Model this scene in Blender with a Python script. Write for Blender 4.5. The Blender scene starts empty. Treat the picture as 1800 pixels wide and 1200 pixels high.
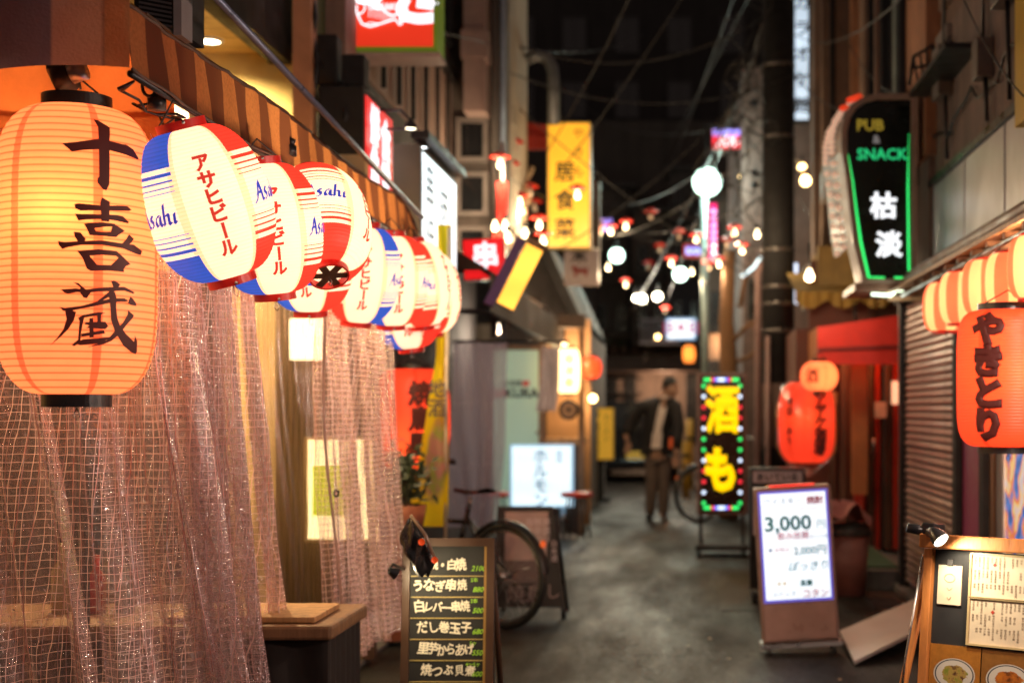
import bpy, bmesh, math, random
from mathutils import Vector, Matrix
R = random.Random(7)
sc = bpy.context.scene
col = sc.collection
pi = math.pi

# ------------------------------------------------------------------ camera, world, exposure
F, VX, VY, EYE = 2500.0, 1200.0, 720.0, 1.30      # pixels of the 1800 px wide photograph
cam_data = bpy.data.cameras.new('camera')
cam = bpy.data.objects.new('camera', cam_data); col.objects.link(cam); sc.camera = cam
cam.location = (0, 0, EYE); cam.rotation_euler = (pi/2, 0, 0)
cam_data.sensor_width = 36; cam_data.lens = 50
cam_data.shift_x = -300/1800; cam_data.shift_y = 120/1800
cam_data.clip_start = .05; cam_data.clip_end = 500
cam_data.dof.use_dof = True; cam_data.dof.focus_distance = 4.05
cam_data.dof.aperture_fstop = 2.1; cam_data.dof.aperture_blades = 0
w = bpy.data.worlds.new('World'); sc.world = w; w.use_nodes = True
nt = w.node_tree; bg = nt.nodes['Background']
sky = nt.nodes.new('ShaderNodeTexSky'); sky.sky_type = 'NISHITA'; sky.sun_disc = False
sky.sun_elevation = math.radians(-4); sky.sun_rotation = math.radians(200)
mx = nt.nodes.new('ShaderNodeMix'); mx.data_type = 'RGBA'; mx.inputs[0].default_value = .93
nt.links.new(sky.outputs[0], mx.inputs[6]); mx.inputs[7].default_value = (.75, .55, .47, 1)   # city glow
nt.links.new(mx.outputs[2], bg.inputs[0]); bg.inputs[1].default_value = .17
sc.view_settings.view_transform = 'Standard'; sc.view_settings.look = 'None'
sc.view_settings.exposure = 0; sc.view_settings.gamma = 1; sc.view_settings.use_curve_mapping = False
sc.cycles.use_denoising = True
try: sc.cycles.denoiser = 'OPENIMAGEDENOISE'
except Exception: pass
sc.cycles.max_bounces = 8; sc.cycles.diffuse_bounces = 3; sc.cycles.glossy_bounces = 3
sc.cycles.transmission_bounces = 6; sc.cycles.transparent_max_bounces = 40
sc.cycles.sample_clamp_indirect = 4; sc.cycles.sample_clamp_direct = 0
sc.cycles.caustics_reflective = False; sc.cycles.caustics_refractive = False
sc.cycles.use_adaptive_sampling = True; sc.cycles.adaptive_threshold = .015

def PX(px, Y): return (px - VX)*Y/F
def PZ(py, Y): return EYE - (py - VY)*Y/F
def P(px, py, Y): return Vector((PX(px, Y), Y, PZ(py, Y)))

# ------------------------------------------------------------------ mesh builder
class MB:
    def __init__(s): s.v = []; s.f = []; s.uv = []; s.sm = []
    def add(s, vs, fs, uvs=None, smooth=False, M=None):
        b = len(s.v)
        s.v += [(M @ Vector(p)) if M is not None else Vector(p) for p in vs]
        for i, f in enumerate(fs):
            s.f.append([b + k for k in f]); s.uv.append(uvs[i] if uvs else None); s.sm.append(smooth)
        return s
    def box(s, x0, x1, y0, y1, z0, z1, M=None):
        if x0 > x1: x0, x1 = x1, x0
        if y0 > y1: y0, y1 = y1, y0
        if z0 > z1: z0, z1 = z1, z0
        v = [(x0,y0,z0),(x1,y0,z0),(x1,y1,z0),(x0,y1,z0),(x0,y0,z1),(x1,y0,z1),(x1,y1,z1),(x0,y1,z1)]
        return s.add(v, [(0,3,2,1),(4,5,6,7),(0,1,5,4),(1,2,6,5),(2,3,7,6),(3,0,4,7)], M=M)
    def pbox(s, px0, px1, py0, py1, Y0, Y1):           # front face drawn at depth Y0
        return s.box(PX(px0,Y0), PX(px1,Y0), Y0, Y1, PZ(py1,Y0), PZ(py0,Y0))
    def tube(s, pts, r, n=8, closed=False, cap=True):
        pts = [Vector(p) for p in pts]; m = len(pts); rs = r if isinstance(r, (list, tuple)) else [r]*m
        vs = []; N = None
        for i, p in enumerate(pts):
            a = pts[(i-1) % m] if (i or closed) else p; b = pts[(i+1) % m] if (i < m-1 or closed) else p
            d = (b - a); d = d.normalized() if d.length > 1e-9 else Vector((0,0,1))
            if N is None: N = d.orthogonal().normalized()
            N = (N - d*N.dot(d)); N = N.normalized() if N.length > 1e-6 else d.orthogonal().normalized()
            B = d.cross(N)
            for k in range(n):
                t = 2*pi*k/n; vs.append(p + (N*math.cos(t) + B*math.sin(t))*rs[i])
        fs = []
        for i in range(m if closed else m-1):
            j = (i+1) % m
            for k in range(n): fs.append((i*n+k, i*n+(k+1) % n, j*n+(k+1) % n, j*n+k))
        if cap and not closed: fs += [tuple(range(n))[::-1], tuple((m-1)*n+k for k in range(n))]
        return s.add(vs, fs, smooth=True)
    def lathe(s, prof, n=32, M=None, cap=False, a0=0.0, smooth=True, vr=None):
        # prof: (r, z) list, bottom to top; u runs round with u = .5 facing -Y
        vs = []; fs = []; uvs = []
        z0, z1 = vr or (min(p[1] for p in prof), max(p[1] for p in prof)); dz = (z1 - z0) or 1
        for (r, z) in prof:
            for k in range(n):
                t = -pi + 2*pi*k/n; vs.append((math.sin(t)*r, -math.cos(t)*r, z))
        for i in range(len(prof)-1):
            va, vb = (prof[i][1]-z0)/dz, (prof[i+1][1]-z0)/dz
            for k in range(n):
                j = (k+1) % n
                fs.append((i*n+k, i*n+j, (i+1)*n+j, (i+1)*n+k))
                uvs.append(((k/n,va),((k+1)/n,va),((k+1)/n,vb),(k/n,vb)))
        s.add(vs, fs, uvs, smooth, M)
        if cap:
            m = len(prof)-1
            s.add(vs[:n], [tuple(range(n))[::-1]], M=M); s.add(vs[m*n:], [tuple(range(n))], M=M)
        return s
    def prism(s, pts, M, d):                            # 2-D outline, local z 0..d
        n = len(pts); vs = [(x,y,0) for x,y in pts] + [(x,y,d) for x,y in pts]
        return s.add(vs, [tuple(range(n))[::-1], tuple(n+i for i in range(n))] + [(i,(i+1)%n,n+(i+1)%n,n+i) for i in range(n)], M=M)
    def grid(s, fn, nu, nv, uvf=None, smooth=True):
        vs = [fn(i/nu, j/nv) for j in range(nv+1) for i in range(nu+1)]
        fs = []; uvs = []
        g = uvf or (lambda u, v: (u, v))
        for j in range(nv):
            for i in range(nu):
                a = j*(nu+1)+i; fs.append((a, a+1, a+nu+2, a+nu+1))
                uvs.append((g(i/nu,j/nv), g((i+1)/nu,j/nv), g((i+1)/nu,(j+1)/nv), g(i/nu,(j+1)/nv)))
        return s.add(vs, fs, uvs, smooth)

def W(root):                                            # world matrix of a thing's empty, from its own numbers
    if root is None: return Matrix()
    m = Matrix.Translation(root.location) @ root.rotation_euler.to_matrix().to_4x4()
    return (W(root.parent) @ m) if root.parent else m
def mesh_of(mb, name, mat):
    me = bpy.data.meshes.new(name)
    me.from_pydata([tuple(v) for v in mb.v], [], mb.f)
    if any(u for u in mb.uv):
        l = me.uv_layers.new(name='UVMap'); i = 0; d = []
        for f, u in zip(mb.f, mb.uv):
            for k in range(len(f)): d += list(u[k]) if u else [0.0, 0.0]
        l.data.foreach_set('uv', d)
    me.polygons.foreach_set('use_smooth', mb.sm)
    if mat: me.materials.append(mat)
    me.update(); return me
def part(name, mb, mat, parent=None, local=False, bevel=0, kind=None, label=None):
    if parent is not None and not local:
        inv = W(parent).inverted(); mb.v = [inv @ v for v in mb.v]
    o = bpy.data.objects.new(name, mesh_of(mb, name, mat)); col.objects.link(o)
    if parent is not None: o.parent = parent
    if bevel:
        b = o.modifiers.new('bevel', 'BEVEL'); b.width = bevel; b.segments = 2; b.limit_method = 'ANGLE'
    if kind: o['kind'] = kind
    if label: o['label'] = label
    return o
def tag(o, label=None, cat=None, group=None, kind=None):
    if label: o['label'] = label
    if cat: o['category'] = cat
    if group: o['group'] = group
    if kind: o['kind'] = kind
    return o
def thing(name, label, cat, loc=(0,0,0), rz=0, group=None):
    o = bpy.data.objects.new(name, None); col.objects.link(o); o.empty_display_size = .1
    o.location = loc; o.rotation_euler = (0, 0, rz)
    return tag(o, label, cat, group)
def struct(name, mb, mat, bevel=0): return tag(part(name, mb, mat, bevel=bevel), kind='structure')
def dup(root, label=None, loc=None, rot=None, group=None):
    def cp(o, par):
        c = o.copy(); col.objects.link(c)
        if par: c.parent = par
        for ch in [x for x in bpy.data.objects if x.parent == o and x != c]: cp(ch, c)
        return c
    c = cp(root, None)
    if label: c['label'] = label
    if loc is not None: c.location = loc
    if rot is not None: c.rotation_euler = rot
    if group: c['group'] = group
    return c

# ------------------------------------------------------------------ materials
MATS = {}
class NT:
    def __init__(s, m): s.t = m.node_tree; s.n = s.t.nodes; s.l = s.t.links
    def new(s, ty, **kw):
        n = s.n.new(ty)
        for k, v in kw.items(): setattr(n, k, v)
        return n
    def put(s, sock, v):
        if isinstance(v, bpy.types.NodeSocket): s.l.new(v, sock)
        elif v is not None:
            if isinstance(v, tuple) and len(v) == 3 and sock.type == 'RGBA': v = (*v, 1)
            sock.default_value = v
    def math(s, op, a, b=None, c=None):
        n = s.new('ShaderNodeMath', operation=op); s.put(n.inputs[0], a)
        if b is not None: s.put(n.inputs[1], b)
        if c is not None: s.put(n.inputs[2], c)
        return n.outputs[0]
    def mix(s, f, a, b):
        n = s.new('ShaderNodeMix', data_type='RGBA'); s.put(n.inputs[0], f); s.put(n.inputs[6], a); s.put(n.inputs[7], b)
        return n.outputs[2]
    def obj(s): return s.new('ShaderNodeTexCoord').outputs['Object']
    def uv(s):
        o = s.new('ShaderNodeSeparateXYZ'); s.l.new(s.new('ShaderNodeTexCoord').outputs['UV'], o.inputs[0]); return o.outputs[0], o.outputs[1]
    def noise(s, vec, scale, detail=4, rough=.55):
        n = s.new('ShaderNodeTexNoise'); n.inputs['Scale'].default_value = scale; n.inputs['Detail'].default_value = detail
        n.inputs['Roughness'].default_value = rough
        if vec is not None: s.l.new(vec, n.inputs['Vector'])
        return n.outputs[0]
    def ramp(s, fac, stops, mode='LINEAR'):
        n = s.new('ShaderNodeValToRGB'); cr = n.color_ramp; cr.interpolation = mode
        while len(cr.elements) < len(stops): cr.elements.new(.5)
        for e, (p, c) in zip(cr.elements, stops):
            e.position = p; e.color = (*c, 1) if isinstance(c, tuple) else (c, c, c, 1)
        s.put(n.inputs[0], fac); return n.outputs[0]
    def bump(s, h, strength, dist=.01):
        n = s.new('ShaderNodeBump'); n.inputs['Strength'].default_value = strength; n.inputs['Distance'].default_value = dist
        s.put(n.inputs['Height'], h); return n.outputs[0]
def newmat(name):
    m = bpy.data.materials.new(name); m.use_nodes = True; t = NT(m); t.b = t.n['Principled BSDF']; t.out = t.n['Material Output']
    MATS[name] = m; return m, t
def mat(name, c, rough=.6, metal=0.0, es=0.0, ec=None, var=.25, scale=9, bump=.15, grime=.0, spec=.5):
    if name in MATS: return MATS[name]
    m, t = newmat(name); o = t.obj()
    n1 = t.noise(o, scale, 6); n2 = t.noise(o, scale*.17, 4)
    f = t.math('ADD', t.math('MULTIPLY', n1, .5), t.math('MULTIPLY', n2, .5))
    lo = tuple(x*(1-var-grime) for x in c); hi = tuple(min(1, x*(1+var)) for x in c)
    cb = t.ramp(f, [(.3, lo), (.7, hi)])
    if grime:                                            # rain streaks and soot running down the wall
        mp = t.new('ShaderNodeMapping'); mp.inputs['Scale'].default_value = (1, 1, .07); t.l.new(o, mp.inputs[0])
        st = t.noise(mp.outputs[0], 6, 6, .65); cb = t.mix(t.ramp(st, [(.46, 0.0), (.72, .75)]), cb, tuple(x*.35 for x in c))
    t.put(t.b.inputs['Base Color'], cb)
    t.put(t.b.inputs['Roughness'], t.ramp(n1, [(.3, max(0, rough-.12)), (.7, min(1, rough+.12))]))
    t.b.inputs['Metallic'].default_value = metal; t.b.inputs['Specular IOR Level'].default_value = spec
    if bump: t.put(t.b.inputs['Normal'], t.bump(n1, bump))
    if es:  # glow put into the colour of paint, cloth and plastic too
        t.put(t.b.inputs['Emission Color'], (ec or c)); t.b.inputs['Emission Strength'].default_value = es
    return m
def glow(name, c, es, tubes=0.0, axis=2, freq=9.0, base=None):       # a lit face; fluorescent tubes behind it show as soft bands
    if name in MATS: return MATS[name]
    m, t = newmat(name); b = base or tuple(min(1, x) for x in c)
    t.put(t.b.inputs['Base Color'], b); t.b.inputs['Roughness'].default_value = .35
    t.put(t.b.inputs['Emission Color'], c)
    if tubes:
        s = t.new('ShaderNodeSeparateXYZ'); t.l.new(t.obj(), s.inputs[0])
        v = t.math('MULTIPLY_ADD', t.math('SINE', t.math('MULTIPLY', s.outputs[axis], freq)), tubes*es*.5, es)
        t.put(t.b.inputs['Emission Strength'], v)
    else: t.b.inputs['Emission Strength'].default_value = es
    return m
def wood(name, c, scale=6, rough=.55):
    m, t = newmat(name); o = t.obj()
    mp = t.new('ShaderNodeMapping'); mp.inputs['Scale'].default_value = (1, 1, .12); t.l.new(o, mp.inputs[0])
    n = t.noise(mp.outputs[0], scale*5, 8, .65)
    t.put(t.b.inputs['Base Color'], t.ramp(n, [(.3, tuple(x*.55 for x in c)), (.7, tuple(x*1.25 for x in c))]))
    t.b.inputs['Roughness'].default_value = rough; t.put(t.b.inputs['Normal'], t.bump(n, .3)); return m

BLACK = mat('black_paint', (.012,.012,.014), .35)
MATTE = mat('matte_black', (.015,.013,.013), .8)
DARKM = mat('dark_metal', (.05,.048,.05), .45, .7)
STEEL = mat('steel', (.42,.42,.43), .3, .9)
GALV = mat('grey_green_metal', (.22,.27,.26), .45, .5)
WOODD = wood('dark_wood', (.10,.05,.028))
WOODL = wood('light_wood', (.50,.27,.11))
WOODM = wood('mid_wood', (.24,.12,.055))
WHITEP = mat('white_paint', (.75,.73,.70), .5)
REDP = mat('red_plastic', (.62,.02,.015), .35)
GREYP = mat('grey_plaster', (.26,.235,.22), .85, grime=.2)
PINKP = mat('pink_plaster', (.36,.235,.19), .85, grime=.2, scale=5)
CREAM = mat('cream_plaster', (.50,.44,.35), .85, grime=.15, scale=4)
YELLOWP = mat('ochre_plaster', (.62,.45,.17), .8)
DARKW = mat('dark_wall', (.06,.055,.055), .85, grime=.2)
GLASSD = mat('dark_glass', (.012,.013,.016), .12, bump=0, spec=.8)
RUBBER = mat('rubber', (.015,.015,.015), .6)
SKIN = mat('skin', (.42,.24,.17), .55, bump=0)

# ------------------------------------------------------------------ lettering
_gc = {}
def text_raw(body, offset=.0, res=2):
    k = (body, offset, res)
    if k in _gc: return _gc[k]
    c = bpy.data.curves.new('t', 'FONT'); c.body = body; c.size = 1; c.bevel_depth = offset; c.bevel_resolution = 0; c.resolution_u = res; c.align_x = 'CENTER'
    o = bpy.data.objects.new('t', c); col.objects.link(o); bpy.context.view_layer.update()
    me = o.evaluated_get(bpy.context.evaluated_depsgraph_get()).to_mesh()
    r = ([(v.co.x, v.co.y - .36, v.co.z) for v in me.vertices], [tuple(p.vertices) for p in me.polygons])
    bpy.data.objects.remove(o); bpy.data.curves.remove(c); _gc[k] = r; return r
def put_text(mb, body, M, size, offset=0.0, vertical=False, step=1.0, sx=1.0, shear=0.0):
    # M maps local x right / y up / z out of the face
    if not vertical:
        vs, fs = text_raw(body, offset)
        return mb.add([((x*sx + shear*y)*size, y*size, z*size*.3) for x, y, z in vs], fs, M=M)
    n = len(body)
    for i, ch in enumerate(body):
        if ch == ' ': continue
        vs, fs = text_raw(ch, offset); cy = ((n-1)/2 - i)*size*step
        if ch in 'ー~-': vs = [(y, -x, z) for x, y, z in vs]
        mb.add([(x*sx*size, y*size + cy, z*size*.3) for x, y, z in vs], fs, M=M)
    return mb
def face_cam(x, y, z, yaw=0.0, tilt=0.0, roll=0.0):      # x right, y up, normal towards the camera
    return Matrix.Translation((x, y, z)) @ Matrix.Rotation(yaw, 4, 'Z') @ Matrix.Rotation(pi/2 + tilt, 4, 'X') @ Matrix.Rotation(roll, 4, 'Z')
def slice_mesh(vs, fs, dx, dz):
    bm = bmesh.new(); B = [bm.verts.new((v[0], v[1], v[2] if len(v) > 2 else 0)) for v in vs]
    for f in fs:
        try: bm.faces.new([B[i] for i in f])
        except Exception: pass
    xs = [v[0] for v in vs]; ys = [v[1] for v in vs]
    for ax, lo, hi, d in ((0, min(xs), max(xs), dx), (1, min(ys), max(ys), dz)):
        k = lo + d
        while k < hi:
            co = (k,0,0) if ax == 0 else (0,k,0); no = (1,0,0) if ax == 0 else (0,1,0)
            bmesh.ops.bisect_plane(bm, geom=bm.verts[:] + bm.edges[:] + bm.faces[:], plane_co=co, plane_no=no); k += d
    bm.verts.index_update()
    r = ([(v.co.x, v.co.y, v.co.z) for v in bm.verts], [tuple(v.index for v in f.verts) for f in bm.faces]); bm.free(); return r
def wrap(mb, vs, fs, rad, R0, phi0=0.0, lift=.002, dx=.02, dz=.012):
    vs, fs = slice_mesh(vs, fs, dx, dz); out = []
    for x, z, w_ in vs:
        r = rad(z) + lift + w_; p = phi0 + x/R0
        out.append((math.sin(p)*r, -math.cos(p)*r, z))
    mb.add(out, fs, smooth=True)
# ------------------------------------------------------------------ ground
m, t = newmat('asphalt'); o = t.obj()
fine = t.noise(o, 160, 3, .7); mid = t.noise(o, 34, 4, .7)
mp_ = t.new('ShaderNodeMapping'); mp_.inputs['Scale'].default_value = (1,.22,1); t.l.new(o, mp_.inputs[0]); big = t.noise(mp_.outputs[0], 1.6, 5, .6)
vor = t.new('ShaderNodeTexVoronoi'); vor.inputs['Scale'].default_value = 110; t.l.new(o, vor.inputs['Vector'])
base = t.ramp(t.math('ADD', t.math('MULTIPLY', fine, .45), t.math('MULTIPLY', mid, .55)), [(.34, (.004,.0036,.0032)), (.5, (.013,.0112,.0098)), (.64, (.042,.035,.029))])
base = t.mix(t.ramp(big, [(.42, 0.0), (.66, .4)]), base, (.012,.010,.009))
vc = t.new('ShaderNodeTexVoronoi'); vc.feature = 'DISTANCE_TO_EDGE'; vc.inputs['Scale'].default_value = .75
wv_ = t.new('ShaderNodeVectorMath'); wv_.operation = 'ADD'; t.l.new(o, wv_.inputs[0]); nz_ = t.new('ShaderNodeTexNoise'); nz_.inputs['Scale'].default_value = 3; nz_.inputs['Detail'].default_value = 6; t.l.new(o, nz_.inputs['Vector']); t.l.new(nz_.outputs['Color'], wv_.inputs[1]); t.l.new(wv_.outputs[0], vc.inputs['Vector'])
crk = t.ramp(vc.outputs['Distance'], [(.004, 1.0), (.014, 0.0)]); base = t.mix(t.math('MULTIPLY', crk, .85), base, (.002,.002,.002))
t.put(t.b.inputs['Base Color'], base)
t.put(t.b.inputs['Roughness'], t.ramp(t.math('ADD', t.math('MULTIPLY', mid, .3), t.math('MULTIPLY', big, .7)), [(.40, .38), (.62, .78)]))
t.put(t.b.inputs['Normal'], t.bump(t.math('SUBTRACT', t.math('ADD', vor.outputs['Distance'], t.math('MULTIPLY', fine, .8)), crk), .5, .006))
t.b.inputs['Specular IOR Level'].default_value = .26
ASPH = m
g = MB(); g.grid(lambda u, v: (-40 + 80*u, -6 + 140*v, .012*math.sin(u*40)*math.sin(v*37)*0), 8, 14)
struct('road', g, ASPH)
CONC = mat('concrete', (.16,.15,.14), .75, grime=.25, scale=14, bump=.3)
g = MB(); g.box(-4.2, -1.62, 1.5, 16.6, .0, .03); struct('pavement_left', g, CONC, bevel=.008)
g = MB(); g.box(1.52, 4.5, 2.5, 20, .0, .05); struct('pavement_right', g, CONC, bevel=.008)
# patched trench strips and a manhole cover
for (x0, x1, y0, y1) in ((.25, .95, 9.2, 10.4), (-.9, .5, 17.5, 18.2)):
    g = MB(); g.box(x0, x1, y0, y1, -.01, .004); struct('road_patch', g, mat('tar_patch', (.018,.016,.015), .6, scale=60, bump=.5))
# ------------------------------------------------------------------ helpers for buildings
def window_x(bld, x, y0, y1, z0, z1, side, mull=1, lit=None):          # window in a street-side wall (plane x)
    s = side; f = MB(); fr = .04
    for (a, b, c, d) in ((y0,y1,z0,z0+fr),(y0,y1,z1-fr,z1),(y0,y0+fr,z0+fr,z1-fr),(y1-fr,y1,z0+fr,z1-fr)): f.box(x, x+s*.05, a, b, c, d)
    for k in range(mull):
        yy = y0 + (y1-y0)*(k+1)/(mull+1); f.box(x, x+s*.045, yy-.015, yy+.015, z0+fr, z1-fr)
    wo = part('window', f, DARKM, bld)
    p = MB(); p.box(x+s*.004, x+s*.014, y0+fr, y1-fr, z0+fr, z1-fr); part('pane', p, lit or GLASSD, wo)
def window_y(bld, y, x0, x1, z0, z1, mull=0, lit=None, frm=None):      # window in a wall facing the camera
    f = MB(); fr = .04
    for (a, b, c, d) in ((x0,x1,z0,z0+fr),(x0,x1,z1-fr,z1),(x0,x0+fr,z0+fr,z1-fr),(x1-fr,x1,z0+fr,z1-fr)): f.box(a, b, y-.05, y, c, d)
    for k in range(mull):
        xx = x0 + (x1-x0)*(k+1)/(mull+1); f.box(xx-.015, xx+.015, y-.045, y, z0+fr, z1-fr)
    wo = part('window', f, frm or DARKM, bld)
    p = MB(); p.box(x0+fr, x1-fr, y-.014, y-.004, z0+fr, z1-fr); part('pane', p, lit or GLASSD, wo)
def pipe(name, pts, r, mt, label, cat='pipe', group=None):
    g = MB(); g.tube(pts, r, 10); return tag(part(name, g, mt), label, cat, group)

# ------------------------------------------------------------------ left: eatery building behind the open stall
b = thing('eatery_building', 'eatery building with pink plaster and ochre recess above the lantern stall', 'building', (-3.5, 9, 0))
g = MB(); g.box(-5.5,-2.06, 8.0,8.2, 2.3,3.30); part('recess_wall', g, YELLOWP, b)
g = MB(); g.box(-5.5,-2.06, 8.003,8.2, 3.303,7.5); part('upper_wall', g, mat('moss_green_wall', (.10,.125,.05), .8), b)
m, t = newmat('soffit_board'); o = t.obj()
s_ = t.new('ShaderNodeSeparateXYZ'); t.l.new(o, s_.inputs[0])
gr = t.math('LESS_THAN', t.math('FRACT', t.math('MULTIPLY', s_.outputs[1], 5.2)), .05)
t.put(t.b.inputs['Base Color'], t.mix(gr, t.ramp(t.noise(o, 8, 5), [(.3,(.42,.26,.09)),(.7,(.62,.42,.17))]), (.10,.05,.02)))
g = MB(); g.box(-5.5,-2.32, 3.2,8.0, 3.30,3.40); part('soffit', g, m, b)
g = MB(); g.box(-2.32,-2.20, 3.2,8.0, 3.24,3.60); part('beam', g, MATTE, b)
g = MB(); g.box(PX(514,7.5),PX(546,7.5),7.5,7.62, .03,6.0); part('pillar', g, mat('terracotta_paint', (.50,.24,.13), .6), b)
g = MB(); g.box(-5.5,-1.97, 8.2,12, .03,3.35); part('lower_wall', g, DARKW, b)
g = MB(); g.box(-5.5,-1.95, 8.22,12, 3.352,4.05); part('fascia_band', g, PINKP, b)
g = MB(); g.box(-5.5,-1.90, 8.22,12, 4.052,4.14); part('ledge', g, DARKM, b)
g = MB(); g.box(-5.5,-1.96, 8.21,12, 4.142,8); part('upper_storey', g, PINKP, b)
for k in range(3): window_x(b, -1.958, 8.5+k*1.15, 9.5+k*1.15, 4.3, 5.6, 1, 1)
g = MB()
for k in range(7): g.box(-1.93,-1.90, 8.6+.5*k,8.63+.5*k, 3.36,4.05)
part('bracket_row', g, MATTE, b, kind='stuff')
for (a0,a1,b0,b1) in ((551,592,60,150),(556,600,152,250),(600,640,95,150)):
    g = MB(); g.pbox(a0,a1,b0,b1,7.72,7.85)
    tag(part('meter_box', g, MATTE, bevel=.01), {551:'dark meter box beside the terracotta pillar, upper one',556:'dark meter box beside the terracotta pillar, lower one',600:'small dark box mounted under the red fish sign'}[a0], 'meter box')
for i,(px,py) in enumerate(((546,30),(549,120),(600,205))):
    pipe('cable', [P(px,py-60,7.6),P(px+8,py,7.55),P(px+2,py+40,7.6),P(px+18,py+90,7.62)], .014, BLACK, ['black cable hanging at the top of the terracotta pillar','black cable looped at the meter boxes','black cable drooping over the black sign box'][i], 'cable')

# stall enclosure (inside of the lantern stall)
st = thing('food_stall', 'open food stall behind the clear curtain with ochre inner wall', 'stall', (-2.8, 6, 0))
m, t = newmat('stall_wall_paint'); o = t.obj()
t.put(t.b.inputs['Base Color'], t.ramp(t.noise(o, 3, 6), [(.3,(.56,.38,.17)),(.7,(.76,.56,.30))])); t.b.inputs['Roughness'].default_value = .75
STW = m
g = MB(); g.box(-4.3,-1.62, 7.25,7.33, .03,2.6); part('end_wall', g, STW, st)
g = MB(); g.box(-4.3,-4.2, 3.6,7.25, .03,2.6); part('side_wall', g, STW, st)
g = MB(); g.box(-4.3,-1.62, 4.3,7.33, 2.42,2.5); part('ceiling', g, WOODD, st)
for (x,y) in ((-1.60,7.27),(-1.66,4.9)):
    g = MB(); g.box(x-.03,x+.03,y-.03,y+.03,.03,2.42); part('post', g, WOODD, st)
g = MB(); g.box(-2.95,-2.35,7.19,7.248,.03,2.0); part('back_door', g, MATTE, st)
g = MB(); g.box(-3.05,-2.42,6.3,6.8,.03,1.95); part('dark_board', g, MATTE, st)  # dark board added to darken the left of the stall interior
g = MB(); g.box(-2.07,-1.64,7.232,7.248,.03,2.05); part('blind_backing', g, MATTE, st)
for k in range(14):   # dark vertical slats on the inner wall right of the gap
    g = MB(); g.box(-2.06+.03*k,-2.038+.03*k,7.205,7.23,.05,2.0); part('slat', g, WOODD, st)
g = MB(); g.box(-4.2,-2.1,6.2,6.7,.03,.50); part('cabinet', g, WOODD, st)
g = MB(); g.tube([(PX(150,4.3),4.3,.05),(PX(147,4.3),4.3,1.32)], .016, 10); tag(part('lantern_post', g, BLACK), 'thin black post standing under the big orange lantern', 'post')

# ------------------------------------------------------------------ left: narrow building with the stacked windows
b = thing('narrow_building', 'narrow dark building front with three stacked windows and cream side', 'building', (-3, 13, 0))
g = MB(); g.box(-6,-1.50, 12.02,12.3, 2.45,9); part('front_wall', g, mat('brown_plaster', (.12,.095,.085), .85, grime=.2), b)
g = MB(); g.box(-6,-1.497, 12.303,13.7, 2.9,9); part('side_wall', g, CREAM, b)
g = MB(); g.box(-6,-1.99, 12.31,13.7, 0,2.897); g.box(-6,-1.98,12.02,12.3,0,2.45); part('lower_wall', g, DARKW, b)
for k in range(3): window_y(b, 12.018, PX(802,12), PX(858,12), PZ(285+95*k,12), PZ(208+95*k,12), 0, None, mat('grey_frame', (.20,.17,.16), .6))
for (a, c) in ((690,712),(735,748),(772,792)):
    g = MB(); g.box(PX(a,12),PX(c,12),11.9,12.018,2.3,9); part('pilaster', g, MATTE if a==735 else mat('dusk_trim', (.09,.075,.07), .8), b)
g = MB(); g.box(PX(824,12),PX(862,12),11.7,12.018,PZ(208,12),9); part('duct_casing', g, mat('pale_pink_tin', (.42,.30,.27), .55), b)
g = MB(); g.box(PX(820,12),PX(866,12),11.68,12.0,PZ(118,12),PZ(70,12)); part('duct_collar', g, mat('pale_pink_tin', (1,1,1)), b)
pipe('drain_pipe', [(PX(884,11.9),11.9,1.9),(PX(884,11.9),11.9,7)], .022, mat('blue_grey_pipe', (.30,.38,.52), .4), 'pale blue drain pipe running up the cream building corner', 'pipe')
pipe('drain_pipe', [(PX(869,11.9),11.9,1.9),(PX(869,11.9),11.9,7)], .03, mat('dusk_trim', (1,1,1)), 'brown drain pipe beside the pale blue one', 'pipe')
pipe('vent_duct', [P(925,105,13.4),P(942,98,13.4),P(962,102,13.4),P(971,120,13.4),P(973,140,13.4),P(973,218,13.4)], .058, mat('grey_tin', (.17,.18,.19), .4, .6), 'grey vent duct bending out of the wall above the yellow sign', 'duct')
g = MB(); g.box(PX(888,13.0),PX(902,13.0),12.6,13.0,PZ(400,13),PZ(225,13)); g.box(PX(884,13),PX(914,13),12.5,12.8,PZ(236,13),PZ(205,13))
tag(part('lit_bracket_box', g, mat('cream_plaster', (1,1,1))), 'pale box bracket fixed below the cream wall', 'bracket')
g = MB()
for k in range(2): g.prism([(0,0),(.36,0),(.36,.12),(0,.17)], face_cam(PX(903,14.5),14.5+.1*k,PZ(262 - 24*k,14.5)), -.06)
tag(part('shop_awning', g, mat('red_canvas', (.50,.035,.02), .7)), 'small red double awning behind the yellow vertical sign', 'awning')

# ------------------------------------------------------------------ left: curtain stall further on
s2 = thing('curtain_stall', 'small bar stall with dark awning, pale green door and warm doorway', 'stall', (-1.9, 14, 0))
g = MB()
def aw2(u, v):
    y = 9.6 + 6.6*v; sag = .03*math.sin(v*22) ; return (-1.98 + .68*u, y, 2.66 - .42*u - .05*u*math.sin(v*18) + .012*math.sin(v*60))
g.grid(aw2, 8, 40); g.grid(lambda u, v: (-1.30+.004*math.sin(v*40), 9.6+6.6*v, 2.24-.30*u), 3, 40)
g.grid(lambda u, v: (-1.98 + .68*u, 9.6, 2.24 + (.42*(1-u))*v - .0 ), 4, 2)
part('awning', g, mat('brown_canvas', (.085,.05,.035), .85, bump=.3), s2)
g = MB(); g.tube([(-1.31,9.6,1.95),(-1.31,16.2,1.95)], .018); g.tube([(-1.95,9.6,1.98),(-1.31,9.6,1.96)], .018); part('awning_rail', g, DARKM, s2)
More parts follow.
